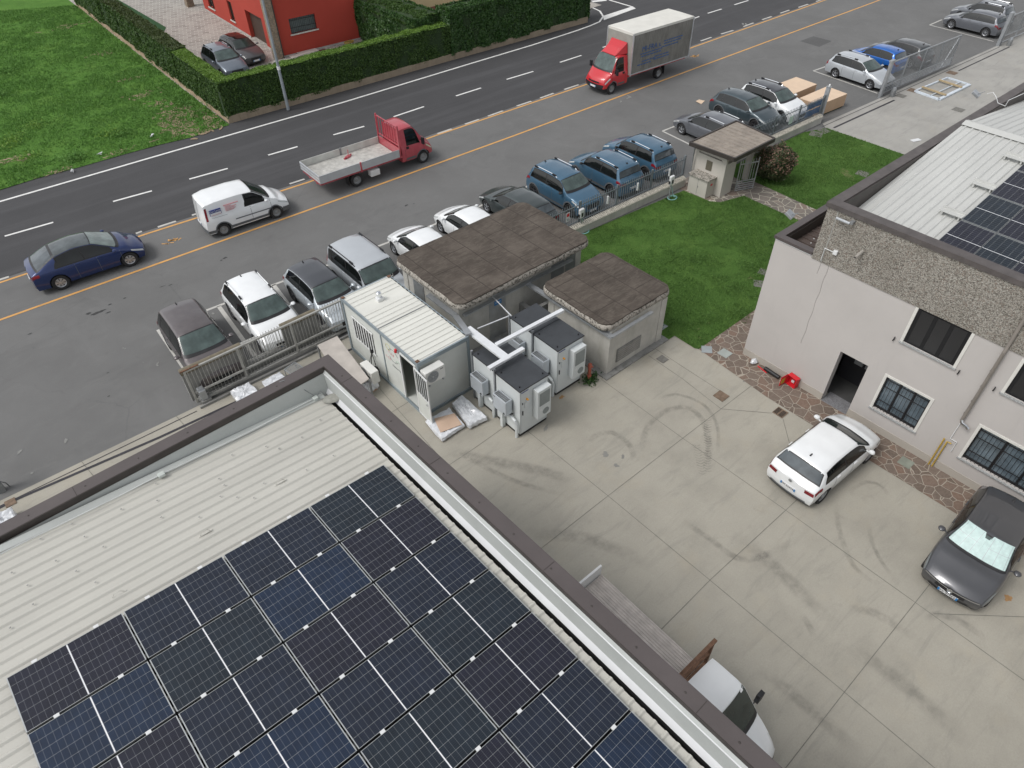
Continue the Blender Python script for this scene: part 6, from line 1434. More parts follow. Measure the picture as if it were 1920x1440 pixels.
# small items at the pink wall: fire box, black cylinder, bag
x, y, z = P(1481, 724); t = thing('fire_hose_box', 'open red fire hose box standing on the flagstones', 'fire box', (x+.08, y+.0, .014), -8)
b = MB(); w_, d_, h_ = .36, .2, .42; b.box(-.1, .1, -.2, .2, 0, .02); b.box(-.1, .1, -.2, .2, h_-.02, h_); b.box(-.1, .1, -.2, -.18, .02, h_-.02); b.box(-.1, .1, .18, .2, .02, h_-.02); b.box(.08, .1, -.18, .18, .02, h_-.02); b.build('box', M_FIRE, t)
b = MB(); b.box(-.42, -.1, .2, .215, 0, h_); o = b.build('door', M_FIRE, t); b = MB(); b.box(-.36, -.2, .192, .2, .08, h_-.12); b.build('instruction_plate', mk('yellow plate', (.5, .4, .05), .5), o); b = MB(); b.box(.0, .05, -.06, .05, .12, .2); b.build('label_plate', M_PLATE, t)
p1, p2 = P(1434, 690, .12), P(1461, 708, .12); t = thing('black_canister', 'long black cylinder lying against the pink wall', 'canister', (0, 0, 0)); b = MB(); b.tube([p1, tuple((Vector(p1)+Vector(p2))/2), p2], .075, 14); b.build('tube_body', M_BLACK, t, smooth=True, ang=50)
t = thing('plastic_bag', 'crumpled white plastic bag by the pink wall corner', 'bag', P(1413, 680, 0.02), 0); b = MB(); random.seed(9)
vs = [(math.cos(a)*r_*random.uniform(.8, 1.2), math.sin(a)*r_*random.uniform(.7, 1.1)*.8, z) for z, r_ in ((0, .13), (.06, .17), (.13, .13), (.18, .05)) for a in [2*math.pi*k/9 for k in range(9)]]; b.add(vs, [(i*9+k, i*9+(k+1) % 9, (i+1)*9+(k+1) % 9, (i+1)*9+k) for i in range(3) for k in range(9)]+[tuple(27+k for k in range(9))]); b.build('bag_body', M_WRAP, t, smooth=True)
p1, p2 = P(1421, 686, .04), P(1437, 699, .04); t = thing('red_bar', 'short red bar beside the black cylinder', 'bar', (0, 0, 0)); b = MB(); b.tube([p1, p2], .022, 8); b.build('bar_body', M_FIRE, t)
# ------------------------------------------------------------------ site cabin (container office)
cn = thing('site_cabin', 'white container office with ribbed roof and open barred door', 'container', (0, 0, 0)); X0, X1, Y0, Y1, CZ = -6.38, -4.22, 2.72, 7.62, 2.5
M_CAB = mk('cabin wall grey white', (.58, .6, .57), .55, 0, var=.06, scale=1.5); M_CABF = mk('cabin steel frame', (.28, .33, .36), .5, .3, var=.1)
M_CABR = corrug('cabin roof cream', (.68, .68, .63))
DX0, DX1 = 3.0, 3.85    # door opening along y on the -x wall
b = MB(); b.box(X0+.06, X1-.06, Y1-.08, Y1-.05, .12, CZ-.1); b.box(X1-.08, X1-.05, Y0+.05, Y1-.08, .12, CZ-.1); b.box(X0+.06, X1-.08, Y0+.05, Y0+.08, .12, CZ-.1)
b.box(X0+.05, X0+.08, DX1, Y1-.08, .12, CZ-.1); b.box(X0+.05, X0+.08, Y0+.08, DX0, .12, CZ-.1); b.box(X0+.05, X0+.08, DX0, DX1, 2.2, CZ-.1); b.box(X0+.08, X1-.08, Y0+.08, Y1-.08, .1, .12); b.build('wall', M_CAB, cn)
b = MB()
for xx in (X0, X1-.09):
    for yy in (Y0, Y1-.09): b.box(xx, xx+.09, yy, yy+.09, 0, CZ)
b.box(X0, X0+.05, Y0+.09, Y1-.09, CZ-.14, CZ); b.box(X1-.05, X1, Y0+.09, Y1-.09, CZ-.14, CZ); b.box(X0+.09, X1-.09, Y0, Y0+.06, CZ-.16, CZ); b.box(X0+.09, X1-.09, Y1-.06, Y1, CZ-.14, CZ)
for a_ in ((X0, X0+.06, Y0+.09, Y1-.09), (X1-.06, X1, Y0+.09, Y1-.09), (X0+.09, X1-.09, Y0, Y0+.06), (X0+.09, X1-.09, Y1-.06, Y1)): b.box(*a_, 0, .12)
b.box(X0+.02, X0+.05, 5.0, 5.04, .12, CZ-.14)
b.build('steel_frame', M_CABF, cn)
b = MB(); prof = []; y = Y0+.03
gaps = []
while y < Y1-.03:
    wide = 6.15 < y < 6.6; st = .24
    prof += [(y, 0), (y+.10, 0), (y+.12, .0 if wide else .03), (y+.15, .0 if wide else .03), (y+.17, 0)]; y += .245
prof = [p for p in prof if p[0] < Y1-.03]+[(Y1-.03, 0)]; n = len(prof); b.add([(xx, yy, CZ-.03+hh) for xx in (X0+.06, X1-.06) for yy, hh in prof], [(i+1, i, n+i, n+i+1) for i in range(n-1)])
b.build('roof', M_CABR, cn)
b = MB(); b.box(X0+.06, X1-.06, 5.12, 5.15, CZ-.02, CZ+.012); b.build('roof_joint', M_GALVD, cn)
b = MB()
for yy in np.arange(Y0+.15, Y1-.2, .245): b.box(X1-.07, X1-.052, yy, yy+.13, CZ-.02, CZ+.018)
b.build('roof_edge_gaps', M_BLACK, cn)
b = MB()
for xx, yy in ((X0+.02, Y0+.04), (X0+.0, Y1-.16), (X1-.14, Y1-.14)): b.box(xx, xx+.13, yy, yy+.12, CZ+.001, CZ+.02)
b.build('rusty_corner', M_RUST, cn)
b = MB(); b.box(X0+.9, X0+1.15, 6.42, 6.65, CZ-.03, CZ+.1); o = b.build('vent_cowl', M_WHITEP, cn, bevel=.01); b = MB(); b.lathe([(.07, CZ+.1), (.07, CZ+.2), (.1, CZ+.22), (.1, CZ+.3), (.06, CZ+.34), (.001, CZ+.35)], 16, 'z', (X0+1.02, 6.53, 0)); b.build('chimney_cap', M_CHROME, o, smooth=True)
wn = MB(); wn.box(X0+.038, X0+.052, 5.65, 6.95, 1.0, 1.95); o = wn.build('window', G_SIDE, cn); b = MB()
for yy in np.linspace(5.65, 6.92, 8): b.box(X0+.0, X0+.025, yy, yy+.055, 1.0, 1.95)
b.box(X0, X0+.03, 5.6, 7.0, .95, 1.0); b.box(X0, X0+.03, 5.6, 7.0, 1.95, 2.0); b.build('white_bars', M_WHITEP, o)
b = MB(); b.box(X0+.02, X0+.06, DX0-.06, DX0, .1, 2.26); b.box(X0+.02, X0+.06, DX1, DX1+.07, .1, 2.26); b.box(X0+.02, X0+.06, DX0, DX1, 2.2, 2.26); b.build('door_frame', M_WHITEP, cn)
# open door leaf, hinged near the front corner, swung out past the cabin end
dr = MB(); hx, hy = X0, DX0-.03; dv = Vector((-.08, -1)).normalized(); nv_ = Vector((-dv.y, dv.x))
def dbox(b, s0, s1, z0, z1, t0=-.02, t1=.02):
    q = [Vector((hx, hy))+dv*s+nv_*t for s, t in ((s0, t0), (s1, t0), (s1, t1), (s0, t1))]; b.prism([tuple(p) for p in q], z0, z1)
for s0, s1, z0, z1 in ((0, .05, .1, 2.2), (.80, .85, .1, 2.2), (.05, .8, .1, .15), (.05, .8, 2.15, 2.2), (.05, .8, 1.12, 1.18)): dbox(dr, s0, s1, z0, z1)
o = dr.build('door', M_WHITEP, cn); b = MB(); dbox(b, .05, .8, .15, 1.12, -.012, .012); b.build('lower_panel', M_CAB, o); b = MB(); dbox(b, .05, .8, 1.18, 2.15, -.004, .004); b.build('pane', G_WIN, o)
b = MB()
for k in range(5): dbox(b, .12+.14*k, .145+.14*k, 1.18, 2.15, -.03, -.01)
b.build('bars', M_WHITEP, o); b = MB(); dbox(b, .68, .78, 1.0, 1.03, -.06, -.02); b.build('handle', M_CHROME, o)
# logo and lettering on the wall: a soft emblem of arcs and short words
yc = 4.35
def lt(txt, s, m, y, z): lettering(txt, s, m, cn, frame4((X0+.045, y, z), (0, -1, 0), (0, 0, 1)), thick=.002)
lt('T A B', .15, M_PINKP, 4.66, 1.72); lt('T C B', .13, M_PINKP, 4.88, 1.42); lt('Engineering', .11, M_GALVD, 4.5, 1.22)
b = MB()
for r_, a0, a1, oy, oz, mi in ((.3, 20, 160, 0, 1.75, 0), (.3, 200, 330, 0, 1.75, 0), (.14, 0, 360, .28, 2.0, 1), (.16, 0, 220, -.28, 1.5, 2)):
    pts = [(X0+.044, yc+oy+math.cos(R(a0+(a1-a0)*k/18))*r_, oz+math.sin(R(a0+(a1-a0)*k/18))*r_*.95) for k in range(19)]; b.mat(mi).tube(pts, .008, 4)
b.build('emblem', [M_GALVD, mk('pale yellow print', (.55, .52, .2), .6), mk('pale green print', (.35, .5, .4), .6)], cn)
t = thing('siren', 'small red alarm lamp above the cabin door', 'alarm', (X0-.02, 3.98, 2.26)); b = MB(); b.lathe([(.001, .1), (.05, .08), (.06, 0), (.06, -.04), (.001, -.05)], 12); b.build('lamp_body', M_FIRE, t, smooth=True); b = MB(); b.box(-.0, .07, -.12, -.05, -.04, .05); b.build('bracket', M_GALV, t)
def acunit(label, loc, rz, s=1):
    """front face towards local -y"""
    t = thing('air_conditioner', label, 'air conditioner', loc, rz); b = MB(); b.box(-.39, .39, -.15, .15, 0, .55); b.build('housing', mk('cream appliance casing', (.68, .68, .65), .5, var=.05), t, bevel=.015)
    b = MB()
    for r_ in (.08, .12, .16, .2): b.lathe([(r_, -.158), (r_+.012, -.162), (r_+.024, -.158)], 24, 'y', (-.1, 0, .28))
    for k in range(8): a = R(45*k); b.bar((-.1+.04*math.cos(a), -.16, .28+.04*math.sin(a)), (-.1+.22*math.cos(a), -.16, .28+.22*math.sin(a)), .01)
    b.lathe([(.001, -.17), (.04, -.168), (.045, -.155)], 14, 'y', (-.1, 0, .28)); b.build('fan_grille', M_GALV, t)
    b = MB(); b.lathe([(.001, -.153), (.22, -.153)], 24, 'y', (-.1, 0, .28)); b.build('fan_recess', M_GALVD, t)
    b = MB(); b.box(.2, .32, -.153, -.15, .42, .46); b.build('label_plate', M_GALVD, t)
    b = MB(); b.box(-.3, -.26, -.2, .22, -.04, 0); b.box(.26, .3, -.2, .22, -.04, 0); b.build('bracket', M_GALV, t); return t
acunit('wall mounted air conditioner on the end wall of the site cabin', (-5.95, 2.5, 1.72), 0)
acunit('air conditioner standing low at the long side of the site cabin', (-6.85, 5.35, .35), -90)
# tripod, black bag, black case on wrapped pallet
def wrapped(label, pts, h, seed, board=None, lift=.1):
    t = thing('wrapped_pallet', label, 'pallet', (0, 0, 0)); b = MB(); random.seed(seed); n = len(pts)
    c = (sum(p[0] for p in pts)/n, sum(p[1] for p in pts)/n); fine = []
    for i in range(n):
        for k in range(9): f = k/9; q = pts[(i+1) % n]; fine.append((pts[i][0]*(1-f)+q[0]*f, pts[i][1]*(1-f)+q[1]*f))
    m = len(fine); rows = [(0, .97), (h*.3, 1.0), (h*.6, .98), (h*.88, .97), (h, .9), (h*1.0, .72), (h*1.04, .5), (h*1.0, .3), (h*1.06, .12)]
    vs = [(c[0]+(p[0]-c[0])*s_*random.uniform(.95, 1.04), c[1]+(p[1]-c[1])*s_*random.uniform(.95, 1.04), lift+z*random.uniform(.86, 1.14)) for z, s_ in rows for p in fine]
    b.add(vs, [(i*m+k, i*m+(k+1) % m, (i+1)*m+(k+1) % m, (i+1)*m+k) for i in range(len(rows)-1) for k in range(m)]+[tuple((len(rows)-1)*m+k for k in range(m))]); o = b.build('shrink_wrap', M_WRAP, t, smooth=True, ang=28); fix_normals(o)
    b = MB(); xs = [p[0] for p in pts]; ys = [p[1] for p in pts]
    for f in (-.55, 0, .55):
        a_ = [(c[0]+(p[0]-c[0])*.9, c[1]+(p[1]-c[1])*.9) for p in pts]; b.prism(a_, .0+.0, lift-.02) if f == 0 else None
    b.build('pallet_boards', M_CORE if False else M_KRAFT, t); return t
W1 = [P2(*p, .2) for p in ((797, 788), (842, 764), (872, 795), (828, 824))]
w1 = wrapped('white shrink wrapped pallet with a brown board on top, in front of the cabin door', W1, .16, 1, lift=.06)
t = thing('chipboard_sheet', 'square brown board lying on the white wrapped pallet', 'board', (0, 0, 0)); q = [P(*p, .25) for p in ((814, 785), (852, 775), (866, 796), (826, 811))]; b = MB(); b.prism([(p[0], p[1]) for p in q][::-1], .245, .258); b.build('board', mk('peach chipboard', (.55, .4, .3), .8, var=.06), t)
wrapped('white shrink wrapped bundle with crumpled film, right of the brown board', [P2(*p, .2) for p in ((847, 757), (866, 741), (914, 783), (879, 800))], .2, 2, lift=.06)
wrapped('white shrink wrapped pallet carrying a small black case, beside the cabin', [P2(*p, .25) for p in ((652, 706), (668, 684), (710, 722), (688, 735), (650, 715))], .3, 3, lift=.12)
wrapped('crumpled clear wrapped package near the old gate, left of the flat white one', [P2(*p, .2) for p in ((431, 735), (468, 718), (490, 740), (450, 762))], .25, 4, lift=.03)
wrapped('flat white wrapped package behind the roof parapet near the old gate', [P2(*p, .1) for p in ((490, 716), (525, 697), (536, 708), (500, 730))], .1, 5, lift=.03)
wrapped('large white wrapped package at the left picture edge', [P2(*p, .3) for p in ((-40, 985), (22, 950), (38, 982), (-20, 1010))], .35, 6, lift=.03)
t = thing('tool_case', 'small black case with a white label on the wrapped pallet', 'case', P(685, 711, .5), -35); b = MB(); b.box(-.17, .17, -.12, .12, 0, .13); b.build('case', M_BLACK, t, bevel=.02); b = MB(); b.box(-.05, .05, -.04, .04, .131, .134); b.build('label_plate', M_PLATE, t)
x, y, z = P(705, 706); t = thing('backpack', 'black bag slumped against the cabin wall', 'bag', (x+.05, y+.1, .01), 20); b = MB(); random.seed(2)
vs = [(math.cos(a)*r_*random.uniform(.85, 1.15), math.sin(a)*r_*.75, z) for z, r_ in ((0, .2), (.12, .24), (.25, .2), (.34, .1)) for a in [2*math.pi*k/10 for k in range(10)]]; b.add(vs, [(i*10+k, i*10+(k+1) % 10, (i+1)*10+(k+1) % 10, (i+1)*10+k) for i in range(3) for k in range(10)]+[tuple(30+k for k in range(10))]); b.build('bag_body', M_BLACK, t, smooth=True)
x, y, z = P(706, 700); t = thing('tripod', 'black folded tripod leaning by the cabin wall', 'tripod', (x, y, 0)); b = MB(); b.tube([(-.6, -.15, 0), (0, .05, 1.0)], .014, 6); b.tube([(.02, -.1, .05), (0, .05, 1.0)], .014, 6); b.tube([(-.1, .2, .05), (0, .05, 1.0)], .014, 6); b.box(-.04, .04, .01, .09, .98, 1.12); b.build('legs', M_BLACK, t)
# beige panel bridging to the parapet, wire mesh crate
t = thing('beige_panel', 'dusty beige metal panel between the old gate and the building corner', 'panel', (0, 0, 0)); q = [P2(*p, .9) for p in ((595, 647), (632, 630), (692, 710), (655, 735))]; b = MB(); b.prism(q[::-1], .86, .9); b.build('panel', M_BEIGEP, t); b = MB()
for p in q: b.box(p[0]-.03+(0 if p != q[3] else 0), p[0]+.03, p[1]-.03, p[1]+.03, 0, .86)
b.build('leg', M_GALVD, t)
t = thing('mesh_crate', 'grey wire mesh tray by the old gate', 'crate', (0, 0, 0)); q = [P2(*p, .3) for p in ((533, 693), (553, 679), (572, 692), (552, 706))]; b = MB()
for k in range(9):
    f = k/8; a_ = Vector(q[0]).lerp(Vector(q[1]), f); c_ = Vector(q[3]).lerp(Vector(q[2]), f); b.bar((a_.x, a_.y, .3), (c_.x, c_.y, .3), .014); a_ = Vector(q[0]).lerp(Vector(q[3]), f); c_ = Vector(q[1]).lerp(Vector(q[2]), f); b.bar((a_.x, a_.y, .3), (c_.x, c_.y, .3), .014)
for i in range(4): b.bar((*q[i], .3), (*q[(i+1) % 4], .3), .03); b.bar((*q[i], 0), (*q[i], .3), .03)
b.build('mesh', M_GALV, t)
# ------------------------------------------------------------------ old boundary: concrete walls, picket infill, sliding gate
bw = thing('boundary_wall', 'old streaked concrete boundary wall with mossy rounded top behind the sliding gate', 'wall', (0, 0, 0))
def oldwall(x0, x1):
    b = MB(); b.box(x0, x1, 8.95, 9.13, 0, 1.28); b.build('wall', M_CONC_D, bw)
    b = MB(); b.tube([(x0, 9.04, 1.3), (x1, 9.04, 1.3)], .13, 12); b.build('mossy_coping', wallconc('mossy coping', (.2, .175, .13), .8), bw, smooth=True, ang=60)
oldwall(-12.2, -9.95); oldwall(-8.35, -6.9)
b = MB(); b.box(-9.95, -8.35, 8.95, 9.13, 0, .42); b.box(-6.9, -3.3, 8.95, 9.13, 0, .42); b.build('wall', M_CONC_D, bw)
pf = thing('picket_fence', 'light steel picket infill between the old concrete wall sections', 'fence', (0, 0, 0))
b = MB()
for x0, x1 in ((-9.95, -8.35), (-6.9, -3.3)):
    k = int((x1-x0)/.11)
    for i in range(k+1): xx = x0+(x1-x0)*i/k; b.box(xx-.009, xx+.009, 9.03, 9.048, .42, 1.42)
    b.box(x0, x1, 9.02, 9.06, .5, .53); b.box(x0, x1, 9.02, 9.06, 1.3, 1.33)
b.box(-9.95, -9.35, 8.99, 9.09, 1.32, 1.38); b.build('picket_panel', M_OLDST, pf)
gt = thing('sliding_gate', 'old off white steel sliding gate standing open along the concrete wall', 'gate', (0, 0, 0)); gy = 8.62; gx0, gx1 = -12.15, -5.95; b = MB()
b.box(gx0, gx1, gy-.035, gy+.035, 1.56, 1.62); b.box(gx0+.1, gx1, gy-.035, gy+.035, .52, .58); b.box(gx0+.1, gx1, gy-.04, gy+.04, .12, .2)
k = int((gx1-gx0)/.125)
for i in range(k+1): xx = gx0+(gx1-gx0)*i/k; b.box(xx-.007, xx+.007, gy-.007, gy+.007, .2, 1.56)
for xx in (gx0+.03, -10.2, -8.1, gx1): b.box(xx-.035, xx+.035, gy-.03, gy+.03, .12, 1.58)
b.bar((-8.05, gy, .3), (-6.0, gy, 1.55), .04) if False else None
b.build('gate_frame', M_OLDST, gt); b = MB(); b.box(gx0-.1, gx0+.55, gy-.03, gy+.03, 1.62, 1.66); b.build('rusty_top', M_RUST, gt)
b = MB(); b.box(gx0, -5.0, gy-.28, gy-.2, 0, .1); b.box(gx0+.0, -5.0, gy+.14, gy+.2, 0, .14); b.build('ground_rail', M_CONC_D, gt)
x, y, z = P(386, 752); t = thing('gate_motor', 'grey gate motor housing on a small plinth', 'gate motor', (x, y, 0), -2); b = MB(); b.box(-.12, .12, -.16, .16, .18, .62); b.build('housing', M_GALV, t, bevel=.03); b = MB(); b.box(-.16, .2, -.2, .2, 0, .18); b.build('plinth', M_CONC_D, t)
x, y, z = P(14, 915); t = thing('gate_post', 'grey green gate post at the left picture edge', 'post', (x-.15, y-.02, 0), 0); b = MB(); b.box(-.1, .1, -.1, .1, 0, 1.5); b.box(-.13, .13, -.13, .13, 1.5, 1.54); b.build('post', M_GALVD, t); b = MB(); b.tube([(.1, 0, .4), (.2, .05, .2), (.22, .05, 0)], .02, 6); b.build('latch_rod', M_GALVD, t)
# ------------------------------------------------------------------ lawn fence: low wall, cream coping bricks, steel pickets
def yf(x): return 7.78-.036*(x-6)
def lawnfence(label, x0, x1, x_end=None, posts=4, top=1.42):
    t = thing('picket_fence', label, 'fence', (0, 0, 0)); n = 8; b = MB(); xs = np.linspace(x0, x1, n)
    q = [(x, yf(x)-.13) for x in xs]+[(x, yf(x)+.13) for x in xs[::-1]]; b.prism(q, 0, .42); b.build('wall', M_CONC, t)
    b = MB(); k = int((x1-x0)/.115)
    for i in range(k): xx = x0+(x1-x0)*(i+.5)/k; b.add([(xx-.045, yf(xx)-.17, .42), (xx+.045, yf(xx)-.17, .42), (xx+.045, yf(xx)+.1, .42), (xx-.045, yf(xx)+.1, .42), (xx-.03, yf(xx)-.06, .53), (xx+.03, yf(xx)-.06, .53), (xx+.03, yf(xx)+.08, .55), (xx-.03, yf(xx)+.08, .55)], [(4, 5, 6, 7), (0, 1, 5, 4), (1, 2, 6, 5), (2, 3, 7, 6), (3, 0, 4, 7)])
    b.prism([(x, yf(x)-.14) for x in xs]+[(x, yf(x)+.12) for x in xs[::-1]], .42, .47); b.build('coping', M_BRICKCAP, t)
    b = MB(); k = int((x1-x0)/.145)
    for i in range(k+1): xx = x0+(x1-x0)*i/k; yy = yf(xx)+.12; b.box(xx-.012, xx+.012, yy-.012, yy+.012, .5, top+.18)
    for zz in (.6, top): b.bar((x0, yf(x0)+.12, zz), (x1, yf(x1)+.12, zz), .03, .04)
    b.build('picket_panel', M_FENCE, t)
    for i in range(posts):
        xx = x0+(x1-x0)*(i+.0)/(posts-1); b = MB(); b.box(xx-.04, xx+.04, yf(xx)+.08, yf(xx)+.16, .3, top+.2); b.build('post', M_FENCE, t)
    return t
lawnfence('galvanised picket fence on a low wall along the lawn, left of the gatehouse', 3.9, 13.6, posts=5)
lf2 = lawnfence('galvanised picket fence on a low wall right of the gatehouse, ending at the driveway', 16.6, 25.85, posts=5)
t = thing('gate_pillar', 'tall grey steel gate pillar at the end of the lawn fence', 'pillar', (26.0, yf(26), 0)); b = MB(); b.box(-.07, .07, -.02, .22, 0, 2.05); b.box(-.09, .09, -.04, .24, 2.05, 2.08); b.build('post', M_GALV, t); b = MB(); b.lathe([(.05, 2.08), (.06, 2.16), (.03, 2.22), (.001, 2.23)], 10, 'z', (0, .08, 0)); b.build('beacon', M_WHITEP, t)
t = thing('blue_tarp', 'blue sheet hanging on the fence by the cardboard boxes', 'tarpaulin', (0, 0, 0)); b = MB(); xs = np.linspace(24.35, 25.75, 9)
for z0, z1 in ((.62, .98), (1.06, 1.45)):
    b.add([(x, yf(x)+.165+.015*math.sin(x*9), z) for z in (z0, z1) for x in xs]+[(x, yf(x)+.17+.015*math.sin(x*9), z) for z in (z0, z1) for x in xs], [(i, i+1, 10+i, 9+i) for i in range(8)]+[(18+i, 27+i, 28+i, 19+i) for i in range(8)])
b.build('sheet', M_BLUET, t)
t = thing('blue_tarp', 'small blue sheet on the fence beside the gatehouse roof', 'tarpaulin', (0, 0, 0)); b = MB(); b.box(18.6, 19.3, yf(19)+.165, yf(19)+.18, .7, 1.3); b.build('sheet', M_BLUET, t)
t = thing('fence_notice', 'green white notice on the fence in front of the white car', 'sign', (0, 0, 0)); b = MB(); b.box(22.6, 22.95, yf(22.8)+.08, yf(22.8)+.1, .75, 1.2); b.build('sign_board', mk('pale green notice', (.5, .62, .56), .6), t)
t = thing('warning_sign', 'small red and white warning sign on the fence beside the big flat roof', 'sign', (0, 0, 0)); xx = 5.55; b = MB(); b.mat(0).box(xx-.11, xx+.11, yf(xx)+.085, yf(xx)+.1, .85, 1.3); b.mat(1).box(xx-.08, xx+.08, yf(xx)+.08, yf(xx)+.085, 1.1, 1.26); b.mat(2).box(xx-.08, xx+.08, yf(xx)+.08, yf(xx)+.085, .9, .93); b.box(xx-.08, xx+.04, yf(xx)+.08, yf(xx)+.085, .97, 1.0); b.build('sign_board', [M_PLATE, M_FIRE, M_GALVD], t)
def charger(label, px, py):
    x, y, z = P(px, py); t = thing('charging_post', label, 'charging post', (x, y, 0), 0); b = MB(); b.box(-.03, .03, -.03, .03, 0, .95); b.build('post', M_GALV, t); b = MB(); b.box(-.14, .14, -.16, .14, 0, .02); b.build('base_slab', mk('pale slab', (.5, .48, .42)), t)
    b = MB(); b.box(-.15, .15, -.07, .07, .82, 1.3); o = b.build('charger_box', M_WHITEP, t, bevel=.05); b = MB(); b.box(-.06, .06, -.075, -.07, .9, 1.1); b.box(-.17, -.15, -.05, .05, .9, 1.05); b.build('socket', M_BLACK, o)
    b = MB()
    for k in range(2):
        rr = .22+.05*k; b.tube([(.2+rr*math.cos(a), -.05+rr*.8*math.sin(a), .03+.02*k) for a in np.linspace(0, 6.28, 18)], .018, 6)
    b.tube([(0, 0, .85), (.15, .03, .6), (.25, 0, .25), (.3, -.1, .04)], .015, 6); b.build('hose', M_HOSE, t); return t
charger('white charging box on a post with coiled hose, near the big flat roof corner', 1088, 437); charger('white charging box on a post with coiled hose, left of the gatehouse', 1254, 374)
for i, xx in enumerate((8.15, 10.2, 12.5)):
    t = thing('post_sleeve', ['slim white charging cable holder on the fence, left one', 'slim white charging cable holder on the fence, middle one', 'slim white charging cable holder on the fence, right one'][i], 'cable holder', (xx-.1, yf(xx)+.0, 0), 0, 'white cable holders on the fence'); b = MB(); b.box(-.04, .04, 0, .08, .9, 1.3); b.build('box', M_WHITEP, t, bevel=.01)
# ------------------------------------------------------------------ gatehouse kiosk
gh = thing('gatehouse', 'small off white pedestrian gatehouse with flat brown framed roof', 'kiosk', (0, 0, 0)); GX0, GX1, GY0, GY1 = 13.95, 16.75, 5.3, 7.5
b = MB(); b.box(GX0, GX0+.9, GY0+.12, GY1-.1, 0, 1.75); b.box(GX0, GX0+.15, GY0+.12, GY0+.4, 1.75, 2.35); b.box(GX0, GX0+.15, GY1-.4, GY1-.1, 1.75, 2.35); b.box(GX0+.75, GX0+.9, GY0+.12, GY0+.3, 1.75, 2.35); b.box(GX0+.05, GX0+.1, GY0+.4, GY1-.4, 1.9, 2.35)
b.build('wall', M_WHITEW, gh)
for q in ((GY0+.3, GY0+.55), (GY1-.35, GY1-.1)): b = MB(); b.box(GX1-.35, GX1-.1, *q, 0, 2.35); b.build('pier', M_WHITEW, gh)
b = MB(); b.box(GX0-.02, GX0-.005, 6.2, 6.55, 1.15, 1.65); b.build('niche_panel', mk('olive glass niche', (.13, .12, .09), .3), gh)
b = MB(); b.box(GX0-.02, GX0, GY0+.2, GY1-.15, 1.76, 1.86); b.build('ledge', M_WHITEW, gh)
rz0 = 2.42; b = MB(); b.prism([(13.62, 4.85), (16.8, 4.85), (17.15, 7.3), (13.45, 7.3)], rz0, rz0+.03)
for k in range(9): xx = 13.75+.36*k; b.box(xx-.012, xx+.012, 4.95, 7.25, rz0+.03, rz0+.055)
b.build('roof', mk('dusty brown sheet roof', (.27, .235, .2), .7, var=.2, scale=3), gh)
b = MB(); cs = [(13.56, 4.8), (16.85, 4.8), (17.2, 7.36), (13.4, 7.36)]
for i in range(4): a_, c_ = cs[i], cs[(i+1) % 4]; b.bar((*a_, rz0-.03), (*c_, rz0-.03), .09, .2)
b.build('roof_fascia', M_CAPD, gh)
b = MB(); b.tube([(13.7, 7.2, 2.35), (13.8, 7.3, 1.6), (13.8, 7.3, 0)], .04, 8); b.build('downpipe', M_GALVD, gh)
t = thing('globe_lamp', 'round white lamp under the gatehouse roof', 'lamp', (14.0, 6.4, 2.2)); b = MB(); b.lathe([(.001, .08), (.07, .06), (.09, 0), (.07, -.06), (.001, -.08)], 14); b.build('globe', M_WHITEP, t, smooth=True)
mc = thing('meter_cabinet', 'low off white meter cabinet with stained stone lid at the gatehouse', 'cabinet', (0, 0, 0)); b = MB(); b.prism([(13.62, 5.95), (14.1, 5.93), (14.1, 6.95), (13.62, 6.97)][::1], 0, .88)
b = MB(); b.box(13.3, 13.94, 5.85, 6.98, 0, .95); b.build('box', M_WHITEW, mc); b = MB(); b.box(13.22, 13.96, 5.78, 7.05, .95, 1.0); b.build('stone_lid', M_SLAB, mc)
b = MB(); b.box(13.29, 13.3, 6.41, 6.42, .05, .93); b.box(13.28, 13.3, 6.36, 6.39, .45, .5); b.build('door_seam', M_GALVD, mc); b = MB(); b.box(13.6, 13.75, 5.84, 5.85, .6, .7); b.build('red_label', M_FIRE, mc)
pg = thing('pedestrian_gate', 'grey barred pedestrian gate standing open at the gatehouse', 'gate', (14.95, 5.25, 0), -22); b = MB(); L_ = 1.1
b.box(0, .04, -.02, .02, .08, 1.75); b.box(L_-.04, L_, -.02, .02, .08, 1.75)
for zz in (.08, .2, .32, .44, .56, 1.5): b.box(.04, L_-.04, -.015, .015, zz, zz+.05)
for k in range(6): xx = .15+.15*k; b.box(xx-.01, xx+.01, -.01, .01, .56, 1.72)
b.build('gate_frame', M_GALV, pg)
t = thing('intercom_panel', 'grey intercom and mailbox panel in the gatehouse passage', 'panel', (0, 0, 0)); b = MB(); b.box(16.0, 16.35, 7.3, 7.36, .9, 1.7); b.build('panel', M_GALVD, t)
# photinia bush
bs = thing('photinia_bush', 'round photinia bush with pinkish shoots beside the gatehouse', 'bush', (17.4, 4.75, 0)); n = 9500
d = rng.normal(0, 1, (n, 3)); d /= np.linalg.norm(d, axis=1)[:, None]; r_ = rng.uniform(.55, 1, n)**.5*(.93+.5*(vnoise(d[:, 0]*2.2+5, d[:, 1]*2.2+d[:, 2]*1.7, 1.3, 4)-.5)); pos = d*r_[:, None]*np.array([1.0, 1.1, 1.0])+np.array([0, 0, 1.02]); k = pos[:, 2] > .06; pos = pos[k]; d = d[k]
cards(pos, d, .055, L_PHOT, 'foliage', bs); k = (pos[:, 2] > .8) & (rng.uniform(0, 1, len(pos)) < .3); cards(pos[k]*1.03, d[k], .05, L_PINK, 'new_shoots', bs)
b = MB()
for k in range(7): a = 2*math.pi*k/7; b.tube([(0, 0, 0), (math.cos(a)*.25, math.sin(a)*.25, .6), (math.cos(a)*.5, math.sin(a)*.5, 1.2)], .03, 6, .012)
